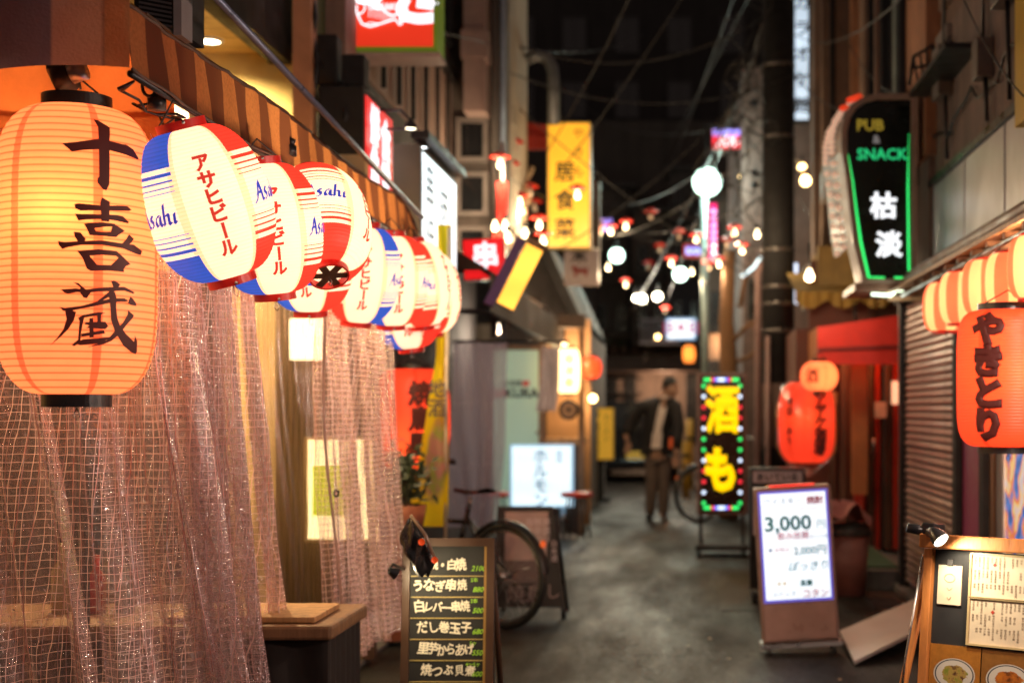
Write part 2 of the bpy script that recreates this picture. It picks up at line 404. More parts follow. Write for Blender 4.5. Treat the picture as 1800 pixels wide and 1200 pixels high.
g = MB(); g.box(-1.98,-1.50,15.2,15.28,.03,2.5); part('door_wall', g, mat('dusk_trim', (1,1,1)), s2)
m, t = newmat('frosted_door'); t.put(t.b.inputs['Base Color'], (.38,.52,.42)); t.b.inputs['Roughness'].default_value = .5
t.put(t.b.inputs['Emission Color'], (.45,.62,.44)); t.b.inputs['Emission Strength'].default_value = .30  # glow put into the glass in place of light from behind
d = MB(); d.pbox(868,952,615,930,15.1,15.14); do = part('door', d, m, s2, bevel=.004)
g = MB(); g.box(PX(866,15.08),PX(955,15.08),15.06,15.14,PZ(614,15.08),PZ(606,15.08)); part('lintel', g, WOODM, do)
g = MB(); g.lathe([(0,0),(.02,0),(.02,.03),(0,.03)], 12, Matrix.Translation(P(945,762,15.05)) ); part('handle', g, STEEL, do)
g = MB(); put_text(g, 'KURA', face_cam(PX(917,15.08),15.08,PZ(690,15.08)), .135, .03); part('lettering', g, BLACK, do)
g = MB(); put_text(g, 'SA', face_cam(PX(880,15.08),15.08,PZ(690,15.08)), .135, .03); g.pbox(918,930,669,678,15.08,15.085); part('red_lettering', g, REDP, do)
g = MB(); put_text(g, '居酒屋', face_cam(PX(900,15.08),15.08,PZ(673,15.08)), .07, .01); part('lettering', g, BLACK, do)
# warm doorway on the right of the stall
WARMW = mat('warm_wood_wall', (.45,.25,.12), .6)
g = MB(); g.box(-1.50,-1.02,15.7,15.78,.03,2.3); part('inner_wall', g, WARMW, s2)
for x in (-1.48,-1.06):
    g = MB(); g.box(x-.03,x+.03,14.9,14.96,.0,2.15); part('post', g, WOODM, s2)
g = MB(); g.box(-1.5,-1.03,14.95,15.4,PZ(782,15),PZ(770,15)); part('counter', g, WOODL, s2)
g = MB(); g.box(-1.46,-1.07,15.0,15.05,.0,PZ(782,15)); part('counter_front', g, WOODD, s2)
g = MB(); g.box(-1.98,-1.02,14.9,15.0,2.16,2.3); part('header_beam', g, WOODD, s2)
# gable behind
gb = thing('gable_house', 'dark gabled roof end rising behind the bar stall', 'building', (-1.6,16.5,0))
g = MB(); g.add([P(905,600,16.6),P(1016,600,16.6),P(1010,545,16.6),P(957,428,16.6),P(925,470,16.6)],[(0,1,2,3,4)]); g.box(-5,-1.2,16.61,22,0,2.3); part('wall', g, GREYP, gb)
g = MB(); g.add([P(945,440,16.4),P(957,418,16.4),P(1022,560,16.4),P(1006,566,16.4)]+[p+Vector((0,5,0)) for p in (P(945,440,16.4),P(957,418,16.4),P(1022,560,16.4),P(1006,566,16.4))],[(0,1,2,3),(1,2,6,5),(0,3,7,4),(4,5,6,7)]); part('roof', g, DARKW, gb)

# ------------------------------------------------------------------ end of the lane
eb = thing('lane_end_building', 'grey building closing the far end of the lane, stairs and canopy', 'building', (-1, 33, 0))
g = MB(); g.box(-9,3.5,34,36,0,3.0); part('wall', g, mat('grey_plaster2', (.26,.20,.17), .85, grime=.2, scale=2), eb)  # lower wall lightened in colour to stand in for lamp light
g = MB(); g.box(-9,3.5,34.05,36,3.003,8.2); part('upper_wall', g, mat('shaded_plaster', (.075,.062,.056), .85, grime=.3, scale=2), eb)  # upper wall darkened in colour to stand in for shade
g = MB(); g.box(PX(1042,33.6),PX(1136,33.6),33.6,34,PZ(610,33.6),PZ(480,33.6)); part('pale_bay', g, mat('far_cream', (.36,.31,.27), .85, scale=3), eb)
g = MB(); g.box(-5,1.9,32.2,34,PZ(652,32.2),PZ(626,32.2)); part('canopy', g, mat('warm_tin', (.09,.06,.05), .6), eb)
g = MB(); g.box(PX(1145,32),PX(1234,32),31.9,32.1,PZ(606,32),PZ(597,32)); part('pink_fascia', g, mat('far_pink', (.50,.27,.25), .7), eb)
for (a,c,e,f) in ((1060,1085,660,760),(1098,1118,655,760),(1205,1232,650,780),(1010,1045,660,760)):
    window_y(eb, 33.995, PX(a,34), PX(c,34), PZ(f,34), PZ(e,34), 1)
for (a,c,e,f) in ((1070,1084,510,560),(1094,1106,510,560),(1140,1152,470,520),(1165,1178,440,500),(1060,1074,380,430),(1100,1114,380,430),(1150,1165,370,420)):
    window_y(eb, 33.595 if f == 560 else 33.995, PX(a,33.7), PX(c,33.7), PZ(f,33.7), PZ(e,33.7), 1)
for k in range(5):
    g = MB(); g.box(PX(1058,33.9),PX(1130,33.9),33.5,33.9,.62+.35*k,.66+.35*k); part('louvre', g, DARKM, eb)
sr = thing('outside_stair', 'white railed outside stair landing under the pink lit sign', 'stair', (.2,31,0))
g = MB()
for (a,b_) in ((1124,560),(1124,600)): g.box(PX(a,31),PX(1196,31),31,31.05,PZ(b_+4,31),PZ(b_,31))
part('rail', g, mat('far_white', (.6,.55,.52), .6), sr)
for k in range(12):
    x = PX(1126+6*k,31); g = MB(); g.box(x,x+.02,31.0,31.03,PZ(600,31),PZ(562,31)); part('baluster', g, MATS['far_white'], sr)
for k,(px) in enumerate((1042,1060,1078,1096,1116)):
    pt = thing('potted_plant', ['potted shrub at the left end of the far balcony ledge','second potted shrub from the left on the far balcony ledge','middle potted shrub on the far balcony ledge','fourth potted shrub on the far balcony ledge','potted shrub at the right end of the far balcony ledge'][k], 'plant', P(px,624,32.6), group='potted shrubs on the far ledge')
    g = MB(); g.lathe([(.07,0),(.10,.16)], 12, Matrix.Translation(P(px,622,32.6)), cap=True); part('pot', g, mat('pot', (.12,.07,.05)), pt)
    g = MB()
    for q in range(90):
        c_ = P(px,622,32.6)+Vector((R.gauss(0,.09),R.gauss(0,.06),.27+R.gauss(0,.09))); a = R.random()*6; s = .05
        g.add([c_,c_+Vector((math.cos(a)*s,0,math.sin(a)*s)),c_+Vector((math.cos(a+.7)*s*.8,.02,math.sin(a+.7)*s*.8))],[(0,1,2)])
    part('foliage', g, mat('leaf', (.035,.06,.02), .6, bump=0), pt)
# stepped back-street houses between the lane end and the apartment block
HW = [mat('far_wall_%d'%k, c_, .85, grime=.3, scale=3) for k, c_ in enumerate(((.10,.082,.074),(.14,.11,.095),(.07,.06,.06),(.17,.14,.12)))]
for k,(px0,px1,py,Y,mt,lab) in enumerate(((1040,1112,330,32.6,0,'dark narrow house with small balcony above the far pale bay'),(1112,1176,372,31.8,1,'brown plastered house with shuttered windows in the lane middle'),(1176,1238,300,31.2,2,'near black taller house behind the middle globe lamp'),(1240,1306,352,26.2,3,'beige back house wall left of the pink corner house'),(1000,1042,300,30,2,'dark slim house side behind the pale horse sign'))):
    hb = thing('back_house', lab, 'building', (PX((px0+px1)/2,Y),Y,0)); x0,x1,zt_ = PX(px0,Y),PX(px1,Y),PZ(py,Y); zlo = 2.75 if k < 3 else 0
    g = MB(); g.box(x0,x1,Y,Y+1.6,zlo,zt_); part('wall', g, HW[mt], hb)
    g = MB(); g.box(x0-.08,x1+.08,Y-.15,Y+1.6,zt_,zt_+.10); part('roof', g, DARKW, hb)
    zz = zlo+.35
    while zz < zt_-.9:
        for q in range(2):
            xa = x0+(x1-x0)*(.12+.46*q); window_y(hb, Y-.003, xa, xa+(x1-x0)*.28, zz, zz+.62, 1)
        g = MB(); g.box(x0+.03,x1-.03,Y-.30,Y-.003,zz-.16,zz-.10); part('balcony_slab', g, HW[(mt+1)%4], hb)
        for q in range(9):
            g = MB(); xa = x0+.05+(x1-x0-.1)*q/8; g.box(xa-.008,xa+.008,Y-.30,Y-.285,zz-.10,zz+.18); part('baluster', g, DARKM, hb)
        g = MB(); g.box(x0+.03,x1-.03,Y-.31,Y-.28,zz+.18,zz+.205); part('rail', g, DARKM, hb)
        zz += 1.25
    g = MB(); g.tube([(x1-.08,Y-.06,0 if zlo == 0 else zlo),(x1-.08,Y-.06,zt_)], .03, 8); part('drain_pipe', g, DARKM, hb)
# dark apartment blocks over the lane
ab = thing('apartment_block', 'tall unlit apartment block rising dark behind the lane end', 'building', (2, 45, 0))
g = MB(); g.box(-14,12,46,52,0,26); part('wall', g, mat('night_wall', (.030,.027,.027), .9, grime=.1), ab)
for r_ in range(6):
    for c_ in range(8):
        window_y(ab, 45.995, -5.6+1.7*c_, -4.8+1.7*c_, 8.6+2.1*r_, 9.8+2.1*r_, 1)
bk = thing('back_alley_block', 'dark block of the side alley stepping up beside the far lamps', 'building', (1, 27, 0))
g = MB(); g.box(PX(1245,27),8,27,33.5,0,PZ(430,27)); part('wall', g, mat('night_wall2', (.07,.055,.05), .9, grime=.1), bk)
window_y(bk, 26.995, PX(1262,27), PX(1296,27), PZ(560,27), PZ(500,27), 1); window_y(bk, 26.995, PX(1250,27), PX(1280,27), PZ(690,27), PZ(610,27), 1)

# ------------------------------------------------------------------ right side
rb = thing('bar_building', 'old brown bar building on the right with pilasters and dark windows', 'building', (2.5, 10, 0))
BRN = mat('brown_stucco', (.25,.165,.125), .85, grime=.25, scale=5)
g = MB(); g.box(1.62,6,5.2,13.0,2.35,9.5); part('upper_wall', g, BRN, rb)
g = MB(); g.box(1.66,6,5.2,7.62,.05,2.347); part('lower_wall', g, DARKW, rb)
g = MB(); g.box(1.20,1.62,13.003,13.3,2.6,9.5); g.box(1.623,6,13.003,13.3,0,9.5); part('rear_wall', g, BRN, rb)
OR = mat('orange_brown_column', (.46,.22,.12), .8, grime=.15)
for (y0,y1,mt,d) in ((8.9,9.75,OR,.10),(10.35,10.5,GALV,.07),(11.3,11.5,GALV,.07),(12.1,12.4,BRN,.08),(12.8,12.95,OR,.10)):
    g = MB(); g.box(1.62-d,1.618,y0,y1,2.9,9.5); part('pilaster', g, mt, rb)
for (y0,y1) in ((9.8,10.3),(10.55,11.25),(11.55,12.05)): window_x(rb, 1.618, y0,y1,3.55,5.6,-1,0)
for k in range(9):
    g = MB(); g.box(1.58,1.618,7.75+.12*k,7.81+.12*k,3.75,9.5); part('corrugation', g, mat('rust_beige', (.30,.21,.16), .7), rb)
window_x(rb, 1.618, 6.75,7.55,3.7,5.4,-1,0)
g = MB(); g.box(1.40,1.62,7.6,8.8,PZ(158,8.6),PZ(150,8.6)); part('ledge', g, DARKM, rb)
g = MB(); g.box(1.585,1.618,8.70,8.73,2.75,3.6); g.box(1.585,1.618,7.4,7.43,2.75,3.6); g.box(1.555,1.618,8.96,9.95,2.14,3.6); g.box(1.59,1.618,6.0,8.96,2.75,3.6); part('plaster_band', g, mat('grey_brown_plaster', (.24,.175,.145), .85, grime=.2), rb)
for k,(px,Y) in enumerate(((1445,12.9),(1462,12.9),(1540,9.9),(1586,9.7))):
    pipe('wall_pipe', [P(px,540-k*10,Y),P(px+2,250,Y),P(px+1,-60,Y)], .022+.006*(k%2), DARKM if k%2 else mat('rust_beige', (1,1,1)), ['rusty pipe left of the pub sign, nearest the gap','dark pipe beside the rusty one left of the pub sign','rusty pipe rising above the pub sign','dark pipe rising at the right end of the pub sign'][k])
fe = thing('wire_rack', 'thin bent black metal rack fixed above the pub sign', 'rack', P(1620,130,8.8))
g = MB(); g.tube([P(1598,150,8.8),P(1606,100,8.8),P(1640,80,8.8),P(1648,95,8.8),P(1655,150,8.8)], .012)
for k in range(4): g.tube([P(1606+11*k,98-6*k,8.8),P(1612+11*k,140,8.7)], .007)
g.tube([P(1604,120,8.8),P(1652,112,8.8)], .009); part('bars', g, BLACK, fe)
# air conditioners
for (px0,px1,py0,py1,Y,lab) in ((1662,1718,40,148,8.4,'weathered air conditioner box on the ledge above the silver panel'),(1728,1775,60,145,7.7,'second air conditioner on the ledge, nearer the yellow sign')):
    a = thing('air_conditioner', lab, 'air conditioner', P((px0+px1)/2, py1, Y+.15))
    g = MB(); g.pbox(px0,px1,py0,py1,Y,Y+.35); part('casing', g, mat('ac_paint', (.28,.24,.21), .5), a, bevel=.012)
    g = MB(); c_ = P((px0+px1)/2, (py0+py1)/2, Y-.01)
    for k in range(4): g.tube([c_+Vector((math.cos(q*pi/8)*.03*(k+1),0,math.sin(q*pi/8)*.03*(k+1))) for q in range(16)], .003, 5, closed=True)
    part('grille', g, DARKM, a)

# shutter with its slats
sh = thing('roller_shutter', 'closed rusty red roller shutter in the right wall', 'shutter', (1.6, 9.1, .05))
SHM = mat('shutter_paint', (.42,.27,.23), .42, .3, grime=.2, scale=6)
sl = None
for k in range(42):
    if sl is None:
        g = MB(); n = 5; pr = [(-.0,.0),(-.018,.012),(-.022,.024),(-.018,.038),(0,.047)]
        g.add([(x,y,z) for y in (-1.0,1.0) for x,z in pr], [(i,i+1,5+i+1,5+i) for i in range(4)], smooth=False)
        sl = part('slat', g, SHM, sh, local=True); sl.location = (0,.0,.03)
    else:
        c = sl.copy(); col.objects.link(c); c.parent = sh; c.location = (R.uniform(-.003,.003), 0, .03+.048*k); c.rotation_euler = (R.uniform(-.002,.002), R.uniform(-.12,.12), 0)
g = MB(); g.box(1.60,1.66,8.1,10.1,.05,2.1); part('back_plate', g, DARKM, sh)
for y in (8.04,10.1):
    g = MB(); g.box(1.54,1.66,y,y+.06,.05,2.14); part('guide_rail', g, DARKM, sh)
g = MB(); g.box(1.50,1.64,8.1,10.1,2.045,2.14); part('shutter_box', g, MATTE, sh)
pd = thing('purple_door', 'plain magenta purple door panel beside the dark jamb', 'door', (1.6, 7.7, .05))
g = MB(); g.box(1.56,1.60,7.42,7.92,.05,2.1); part('panel', g, mat('magenta_paint', (.30,.045,.14), .5), pd)
g = MB(); g.box(1.52,1.62,7.93,8.03,.05,2.14); g.box(1.54,1.62,7.30,7.40,.05,2.14); part('jamb', g, MATTE, pd)
for k,(y0,mt,lab) in enumerate(((7.18,WOODM,'narrow brown strip board right of the purple door'),(7.02,GREYP,'narrow grey board on the right wall beside the poster'))):
    g = MB(); g.box(1.57,1.62,y0,y0+.1,.05,2.1); tag(part('wall_board', g, mt), lab, 'board')
# poster: splashes of colour, with a glow put into the print
m, t = newmat('poster_print'); o = t.obj(); n = t.noise(o, 9, 2, .4)
cc = t.ramp(n, [(.30,(.02,.05,.25)),(.42,(.05,.25,.75)),(.5,(.85,.20,.03)),(.58,(.95,.65,.25)),(.7,(.55,.6,.75))])
t.put(t.b.inputs['Base Color'], cc); t.put(t.b.inputs['Emission Color'], cc); t.b.inputs['Emission Strength'].default_value = .55
po = thing('wall_poster', 'tall bright blue and orange poster on the right wall behind the menu stand', 'poster', (1.6,6.6,1.1))
g = MB(); g.box(1.585,1.60,6.1,6.98,.35,1.95); part('sheet', g, m, po)
g = MB(); 
for (a,b_,c_,d) in ((6.05,6.1,.3,2.0),(6.98,7.0,.3,2.0)): g.box(1.575,1.605,a,b_,c_,d)
part('frame', g, WHITEP, po)

# silver fascia panel and eave
fp = thing('silver_fascia', 'silver grey sign fascia panels above the eave on the right', 'fascia', (1.6, 7.5, 2.5))
m, t = newmat('brushed_silver'); t.put(t.b.inputs['Base Color'], t.ramp(t.noise(t.obj(), 2.5, 5), [(.3,(.45,.45,.48)),(.7,(.72,.73,.78))])); t.b.inputs['Metallic'].default_value = .35; t.b.inputs['Roughness'].default_value = .35
y = 8.95
for k in range(3):
    g = MB(); g.box(1.575,1.618,y-.98,y-.01,2.26,2.70); part('panel', g, m, fp, bevel=.006); y -= 1.0
g = MB(); g.box(1.55,1.62,5.9,8.99,2.702,2.74); g.box(1.56,1.62,5.9,8.99,2.22,2.257); part('trim', g, BLACK, fp)
ev = thing('tin_eave', 'low tin eave with warm lit rafters over the striped lanterns', 'eave', (1.5,7.5,2.1))
g = MB(); g.tube([(1.42,2.0,2.13),(1.42,9.6,2.13)], .035, 10); part('gutter', g, mat('rust_brown', (.20,.11,.08), .5, .2), ev)
g = MB(); g.add([(1.30,2,2.03),(1.30,9.5,2.03),(1.62,9.5,2.16),(1.62,2,2.16),(1.30,2,2.05),(1.30,9.5,2.05),(1.62,9.5,2.18),(1.62,2,2.18)],[(0,1,2,3),(4,7,6,5),(0,4,5,1),(1,5,6,2),(3,2,6,7)]); part('soffit', g, WOODL, ev)
for k in range(22):
    g = MB(); g.box(1.32,1.60,2.2+.33*k,2.235+.33*k,2.0,2.03); part('rafter', g, WOODM, ev)
g = MB(); g.tube([(1.33,2.0,1.99),(1.33,8.6,1.99)], .012); part('lantern_rail', g, BLACK, ev)
g = MB(); g.box(1.53,1.8,6.3,6.55,PZ(205,6.3),PZ(-60,6.3)); tag(part('yellow_sign', g, mat('yellow_sign_paint', (.62,.42,.03), .5)), 'plain yellow sign box at the top right edge', 'sign')

# shop with the red awning
rs = thing('snack_bar_front', 'snack bar front with red awning, red lit lattice and dark door', 'building', (1.6,12,0))
RC = mat('red_awning_canvas', (.62,.03,.02), .6)
g = MB(); y0,y1 = 11.5,13.6
g.add([P(1437,575,y0),P(1592,552,y0),P(1592,640,y0),P(1437,640,y0),(PX(1437,y0),y1,PZ(575,y0)),(PX(1437,y0),y1,PZ(640,y0)),(PX(1592,y0),y1,PZ(552,y0))],[(0,3,2,1),(0,4,5,3),(0,1,6,4)])
part('awning', g, RC, rs)
g = MB(); g.add([Vector(p)+Vector((-.004,0,0)) for p in ((PX(1437,y0),y0,PZ(575,y0)),(PX(1437,y0),y1,PZ(575,y0)),(PX(1437,y0),y1,PZ(640,y0)),(PX(1437,y0),y0,PZ(640,y0)))],[(0,1,2,3)]); part('awning_end', g, mat('rust_canvas', (.42,.13,.03), .7), rs)
g = MB(); g.add([P(1437,618,11.49),P(1592,612,11.49),P(1592,606,11.49),P(1437,612,11.49)],[(0,1,2,3)]); part('awning_seam', g, mat('dark_red', (.15,.01,.01)), rs)
g = MB(); g.box(1.10,1.62,12.4,12.5,0,2.6); part('front_wall', g, mat('dark_red_brown', (.14,.05,.035), .7), rs)
g = MB(); g.box(.98,1.10,12.3,14,0,2.0); part('corner_wall', g, mat('dark_red_brown', (1,1,1)), rs)
for px,wd,mt in ((1503,.05,'r'),(1514,.035,'r'),(1528,.04,'d'),(1540,.04,'r'),(1556,.05,'d'),(1572,.04,'r'),(1478,.05,'d'),(1460,.04,'d')):
    g = MB(); x = PX(px,12.2); g.box(x,x+wd,12.25,12.3,.1,1.85); part('lattice_bar', g, mat('red_lit_wood', (.42,.035,.015), .35) if mt=='r' else WOODD, rs)  # red bars carry the red light on the wood in their colour
g = MB(); g.box(PX(1500,11.8),PX(1528,11.8),11.9,11.95,PZ(870,11.8),PZ(640,11.8)); part('noren_strip', g, mat('tan_cloth', (.42,.17,.06), .8), rs)
g = MB(); g.box(1.2,1.62,10.3,12.2,.0,.14); part('step', g, CONC, rs)
g = MB(); g.box(1.22,1.58,10.4,11.9,.142,.155); part('green_mat', g, mat('green_mat', (.02,.07,.035), .9), rs)
# ochre balcony and scalloped canopy
oc = thing('ochre_balcony', 'ochre slatted balcony with a scalloped canopy above the red awning', 'balcony', (1.4,12.5,2.5))
OCH = mat('ochre_paint', (.34,.22,.07), .7, grime=.2)
g = MB(); g.box(1.17,1.6,12.3,12.4,PZ(505,12.3),PZ(432,12.3)); part('front_panel', g, OCH, oc)
g = MB(); g.add([P(1410,545,14.6),P(1440,520,12.3),P(1440,440,12.3),P(1410,475,14.6)],[(0,1,2,3)]); part('side_panel', g, mat('beige_tin', (.42,.33,.20), .6), oc)
for k in range(9):
    g = MB(); a = k/9; Y = 14.5-2.2*a; x = PX(1411+29*a,Y); g.box(x-.015,x+.01,Y,Y+.05,PZ(540-20*a,Y),PZ(478-36*a,Y)); part('slat', g, OCH, oc)
pts = [(PX(1398,12),.0),(PX(1590,12),.0)]
g = MB(); x0, x1 = PX(1398,12), PX(1592,12); n = 72
top = PZ(512,12); vs = []; 
for i in range(n+1):
    a = i/n; x = x0+(x1-x0)*a; vs += [(x,12+.01*math.sin(a*60),top),(x,12+.015*math.sin(a*60),top-.07-.075*abs(math.sin(a*pi*3.3+.2)))]
g.add(vs, [(2*i,2*i+1,2*i+3,2*i+2) for i in range(n)]); g.add([(x0,12,top),(x1,12,top),(x1,13,top+.25),(x0,13,top+.25)],[(0,1,2,3)])
part('scalloped_canopy', g, mat('ochre_canvas', (.30,.19,.04), .8), oc)
# pink wall and gap buildings behind the pole
pw = thing('pink_corner_house', 'narrow pink plastered corner house behind the utility pole', 'building', (1.2,18,0))
g = MB(); g.box(PX(1306,18),PX(1350,18)+.9,18,24,0,PZ(118,18)); part('wall', g, mat('old_rose_plaster', (.20,.13,.115), .85, grime=.2), pw)
window_y(pw, 17.995, PX(1313,18), PX(1332,18), PZ(560,18), PZ(490,18), 0)
for k,(py) in enumerate((183,305,327)):
    g = MB(); g.lathe([(0,0),(.035,0),(.05,.05),(.03,.08)], 12, Matrix.Translation(P(1326,py,17.9)) @ Matrix.Rotation(pi/2,4,'X')); part('insulator', g, BLACK, pw)
# ------------------------------------------------------------------ paper lanterns
from mathutils.geometry import tessellate_polygon
def paper(name, colfn, es, rough=.6, trans=.55, trcol=None, hot=.15):
    m, t = newmat(name); t.n.remove(t.b); u, v = t.uv(); c, k = colfn(t, u, v)
    e = t.new('ShaderNodeEmission'); t.put(e.inputs[0], c); t.put(e.inputs[1], t.math('MULTIPLY', k, es))
    d = t.new('ShaderNodeBsdfDiffuse'); t.put(d.inputs[0], c)
    tr = t.new('ShaderNodeBsdfTranslucent'); t.put(tr.inputs[0], c if trcol is None else t.mix(hot, c, trcol))
    mx = t.new('ShaderNodeMixShader'); mx.inputs[0].default_value = trans; t.l.new(d.outputs[0], mx.inputs[1]); t.l.new(tr.outputs[0], mx.inputs[2])
    gl = t.new('ShaderNodeBsdfGlossy'); gl.inputs['Roughness'].default_value = .45
    m2 = t.new('ShaderNodeMixShader'); m2.inputs[0].default_value = .04; t.l.new(mx.outputs[0], m2.inputs[1]); t.l.new(gl.outputs[0], m2.inputs[2])
    ad = t.new('ShaderNodeAddShader'); t.l.new(m2.outputs[0], ad.inputs[0]); t.l.new(e.outputs[0], ad.inputs[1])
    t.l.new(ad.outputs[0], t.out.inputs[0]); return m
def rib_lines(t, v, n, wd=.16, dark=.62):
    f = t.math('FRACT', t.math('ADD', t.math('MULTIPLY', v, n), .5))
    d = t.math('ABSOLUTE', t.math('SUBTRACT', f, .5))            # 0 on the rib
    return t.ramp(d, [(0, dark), (wd*.5, dark + (1-dark)*.35), (wd, 1.0)])
def mottled(t):
    return t.ramp(t.noise(t.obj(), 26, 5, .6), [(.3, .93), (.7, 1.05)])
def c_orange(seams=6, n=42, main=(.92,.33,.115), seam=(.84,.065,.025)):
    def fn(t, u, v):
        a = t.math('FRACT', t.math('ADD', t.math('MULTIPLY', u, seams), .22))
        sm = t.math('LESS_THAN', t.math('ABSOLUTE', t.math('SUBTRACT', a, .5)), .055)
        rl = rib_lines(t, v, n, .17, .30)
        c = t.mix(t.math('MULTIPLY', sm, .62), main, seam)
        c = t.mix(rl, (.80,.085,.02), c)
        return c, t.math('MULTIPLY', t.math('MULTIPLY_ADD', rl, .45, .55), t.math('MULTIPLY', mottled(t), t.math('MULTIPLY_ADD', sm, -.15, 1)))
    return fn
def c_beer(n=40):
    def fn(t, u, v):
        s = t.math('FLOOR', t.math('ADD', t.math('MULTIPLY', u, 6), .5))
        s = t.math('MODULO', s, 6)
        isr = t.math('MAXIMUM', t.math('COMPARE', s, 0, .1), t.math('COMPARE', s, 4, .1))
        isb = t.math('COMPARE', s, 2, .1)
        w_ = t.math('MULTIPLY', t.math('ABSOLUTE', t.math('SUBTRACT', v, .5)), 2)
        st = t.ramp(w_, [(0,0.0),(.27,1.0),(.282,0.0),(.33,1.0),(.346,0.0),(.40,1.0),(.425,0.0),(.475,1.0),(.52,0.0),(.58,1.0)], 'CONSTANT')
        rl = rib_lines(t, v, n, .17, .58)
        e = t.math('FRACT', t.math('ADD', t.math('MULTIPLY', u, 6), .5))      # the glued seam of each gore reads a little darker
        seam = t.math('LESS_THAN', t.math('MINIMUM', e, t.math('SUBTRACT', 1.0, e)), .07)
        wh = t.mix(t.math('MULTIPLY', seam, .6), (1.0,.86,.62), (.93,.60,.28))
        c = t.mix(t.math('MULTIPLY', isr, st), wh, (.80,.045,.025))
        c = t.mix(t.math('MULTIPLY', isb, st), c, (.025,.085,.52))
        return c, t.math('MULTIPLY', rl, mottled(t))
    return fn
M_BIG = paper('orange_lantern_paper', c_orange(), .84, trcol=(1.0,.62,.16), hot=.08)
M_BEER = paper('beer_lantern_paper', c_beer(), .80)
def c_plain(main, seam, n, seams=6): return c_orange(seams, n, main, seam)
M_RED = paper('red_lantern_paper', c_plain((.93,.085,.03), (.60,.02,.01), 44), .62, trcol=(1,.5,.12))
M_REDB = paper('deep_red_lantern_paper', c_plain((.92,.07,.03), (.65,.03,.01), 30), .54, trcol=(1,.4,.1))
def c_stripe(t, u, v):
    a = t.math('FRACT', t.math('MULTIPLY', u, 6)); s = t.math('LESS_THAN', a, .5)
    return t.mix(s, (1.0,.66,.30), (.86,.20,.09)), t.math('MULTIPLY', rib_lines(t, v, 20, .2, .85), mottled(t))
M_STRIPE = paper('striped_lantern_paper', c_stripe, .62)
def c_white(t, u, v): return t.mix(rib_lines(t, v, 22, .2, .8), (.8,.5,.2), (1,.80,.42)), mottled(t)
M_CREAM = paper('cream_lantern_paper', c_white, 2.2, trcol=(1,.85,.5))
def ink(name, c, es): 
    m, t = newmat(name); t.put(t.b.inputs['Base Color'], c); t.b.inputs['Roughness'].default_value = .6
    t.put(t.b.inputs['Emission Color'], c); t.b.inputs['Emission Strength'].default_value = es; return m
INK_B = ink('black_ink_on_paper', (.06,.007,.005), .55)
INK_R = ink('red_ink_on_paper', (.62,.035,.02), .9)
INK_BLUE = ink('blue_ink_on_paper', (.02,.045,.42), .85)

def lantern(name, label, cat, Hh, D, rr, ribs, pm, ringm, n=4.0, mexp=2.0, ring_h=.03, power=2.0, bulb=(0,0,0), bc=(1,.72,.35), seg=72, group=None, sub=4, ring2=None):
    root = thing(name, label, cat, group=group)
    Rr = D/2; hz = Hh/2
    def rad(z): 
        a = min(1, abs(z)/hz); return rr + (Rr-rr)*max(0, 1-a**n)**(1/mexp)
    prof = []; N = ribs*sub
    for i in range(N+1):
        z = -hz + Hh*i/N; ph = (i % sub)/sub
        prof.append((rad(z)*(1 - .011*math.sin(pi*ph)), z))
    g = MB(); g.lathe(prof, seg, vr=(-hz, hz)); part('paper', g, pm, root, local=True)
    for s, nm in ((1,'top_ring'),(-1,'bottom_ring')):
        g = MB(); z0 = s*hz - (0 if s > 0 else ring_h) ; z0 -= s*.004
        ro = rr*1.04
        g.lathe([(ro-.006,z0),(ro,z0),(ro,z0+ring_h),(ro-.006,z0+ring_h),(ro-.006,z0)], 48, smooth=False); part(nm, g, ringm, root, local=True)
    g = MB(); z0 = -hz-ring_h+.008                          # perforated floor plate of the bottom ring
    for k in range(3): g.box(-rr, rr, -.012+.0, .012, z0, z0+.003, M=Matrix.Rotation(k*pi/3,4,'Z')@Matrix.Translation((0,0,.0015*k)))
    part('base_cross', g, WOODD, root, local=True)
    g = MB(); g.tube([(-rr*.95,0,hz+ring_h*.6),(0,0,hz+ring_h+.05),(rr*.95,0,hz+ring_h*.6)], .003, 6); part('hanger', g, DARKM, root, local=True)
    g = MB(); g.tube([(0,0,-hz-ring_h+.003),(.008,0,-hz-ring_h-.018),(0,0,-hz-ring_h-.032),(-.008,0,-hz-ring_h-.018),(0,0,-hz-ring_h+.003)], .0016, 6); part('tassel_hook', g, STEEL, root, local=True)
    if power:
        l = bpy.data.lights.new('bulb_light', 'POINT'); l.energy = power; l.color = bc; l.shadow_soft_size = .03
        o = bpy.data.objects.new('bulb_light', l); col.objects.link(o); o.parent = root; o.location = bulb
    return root, rad

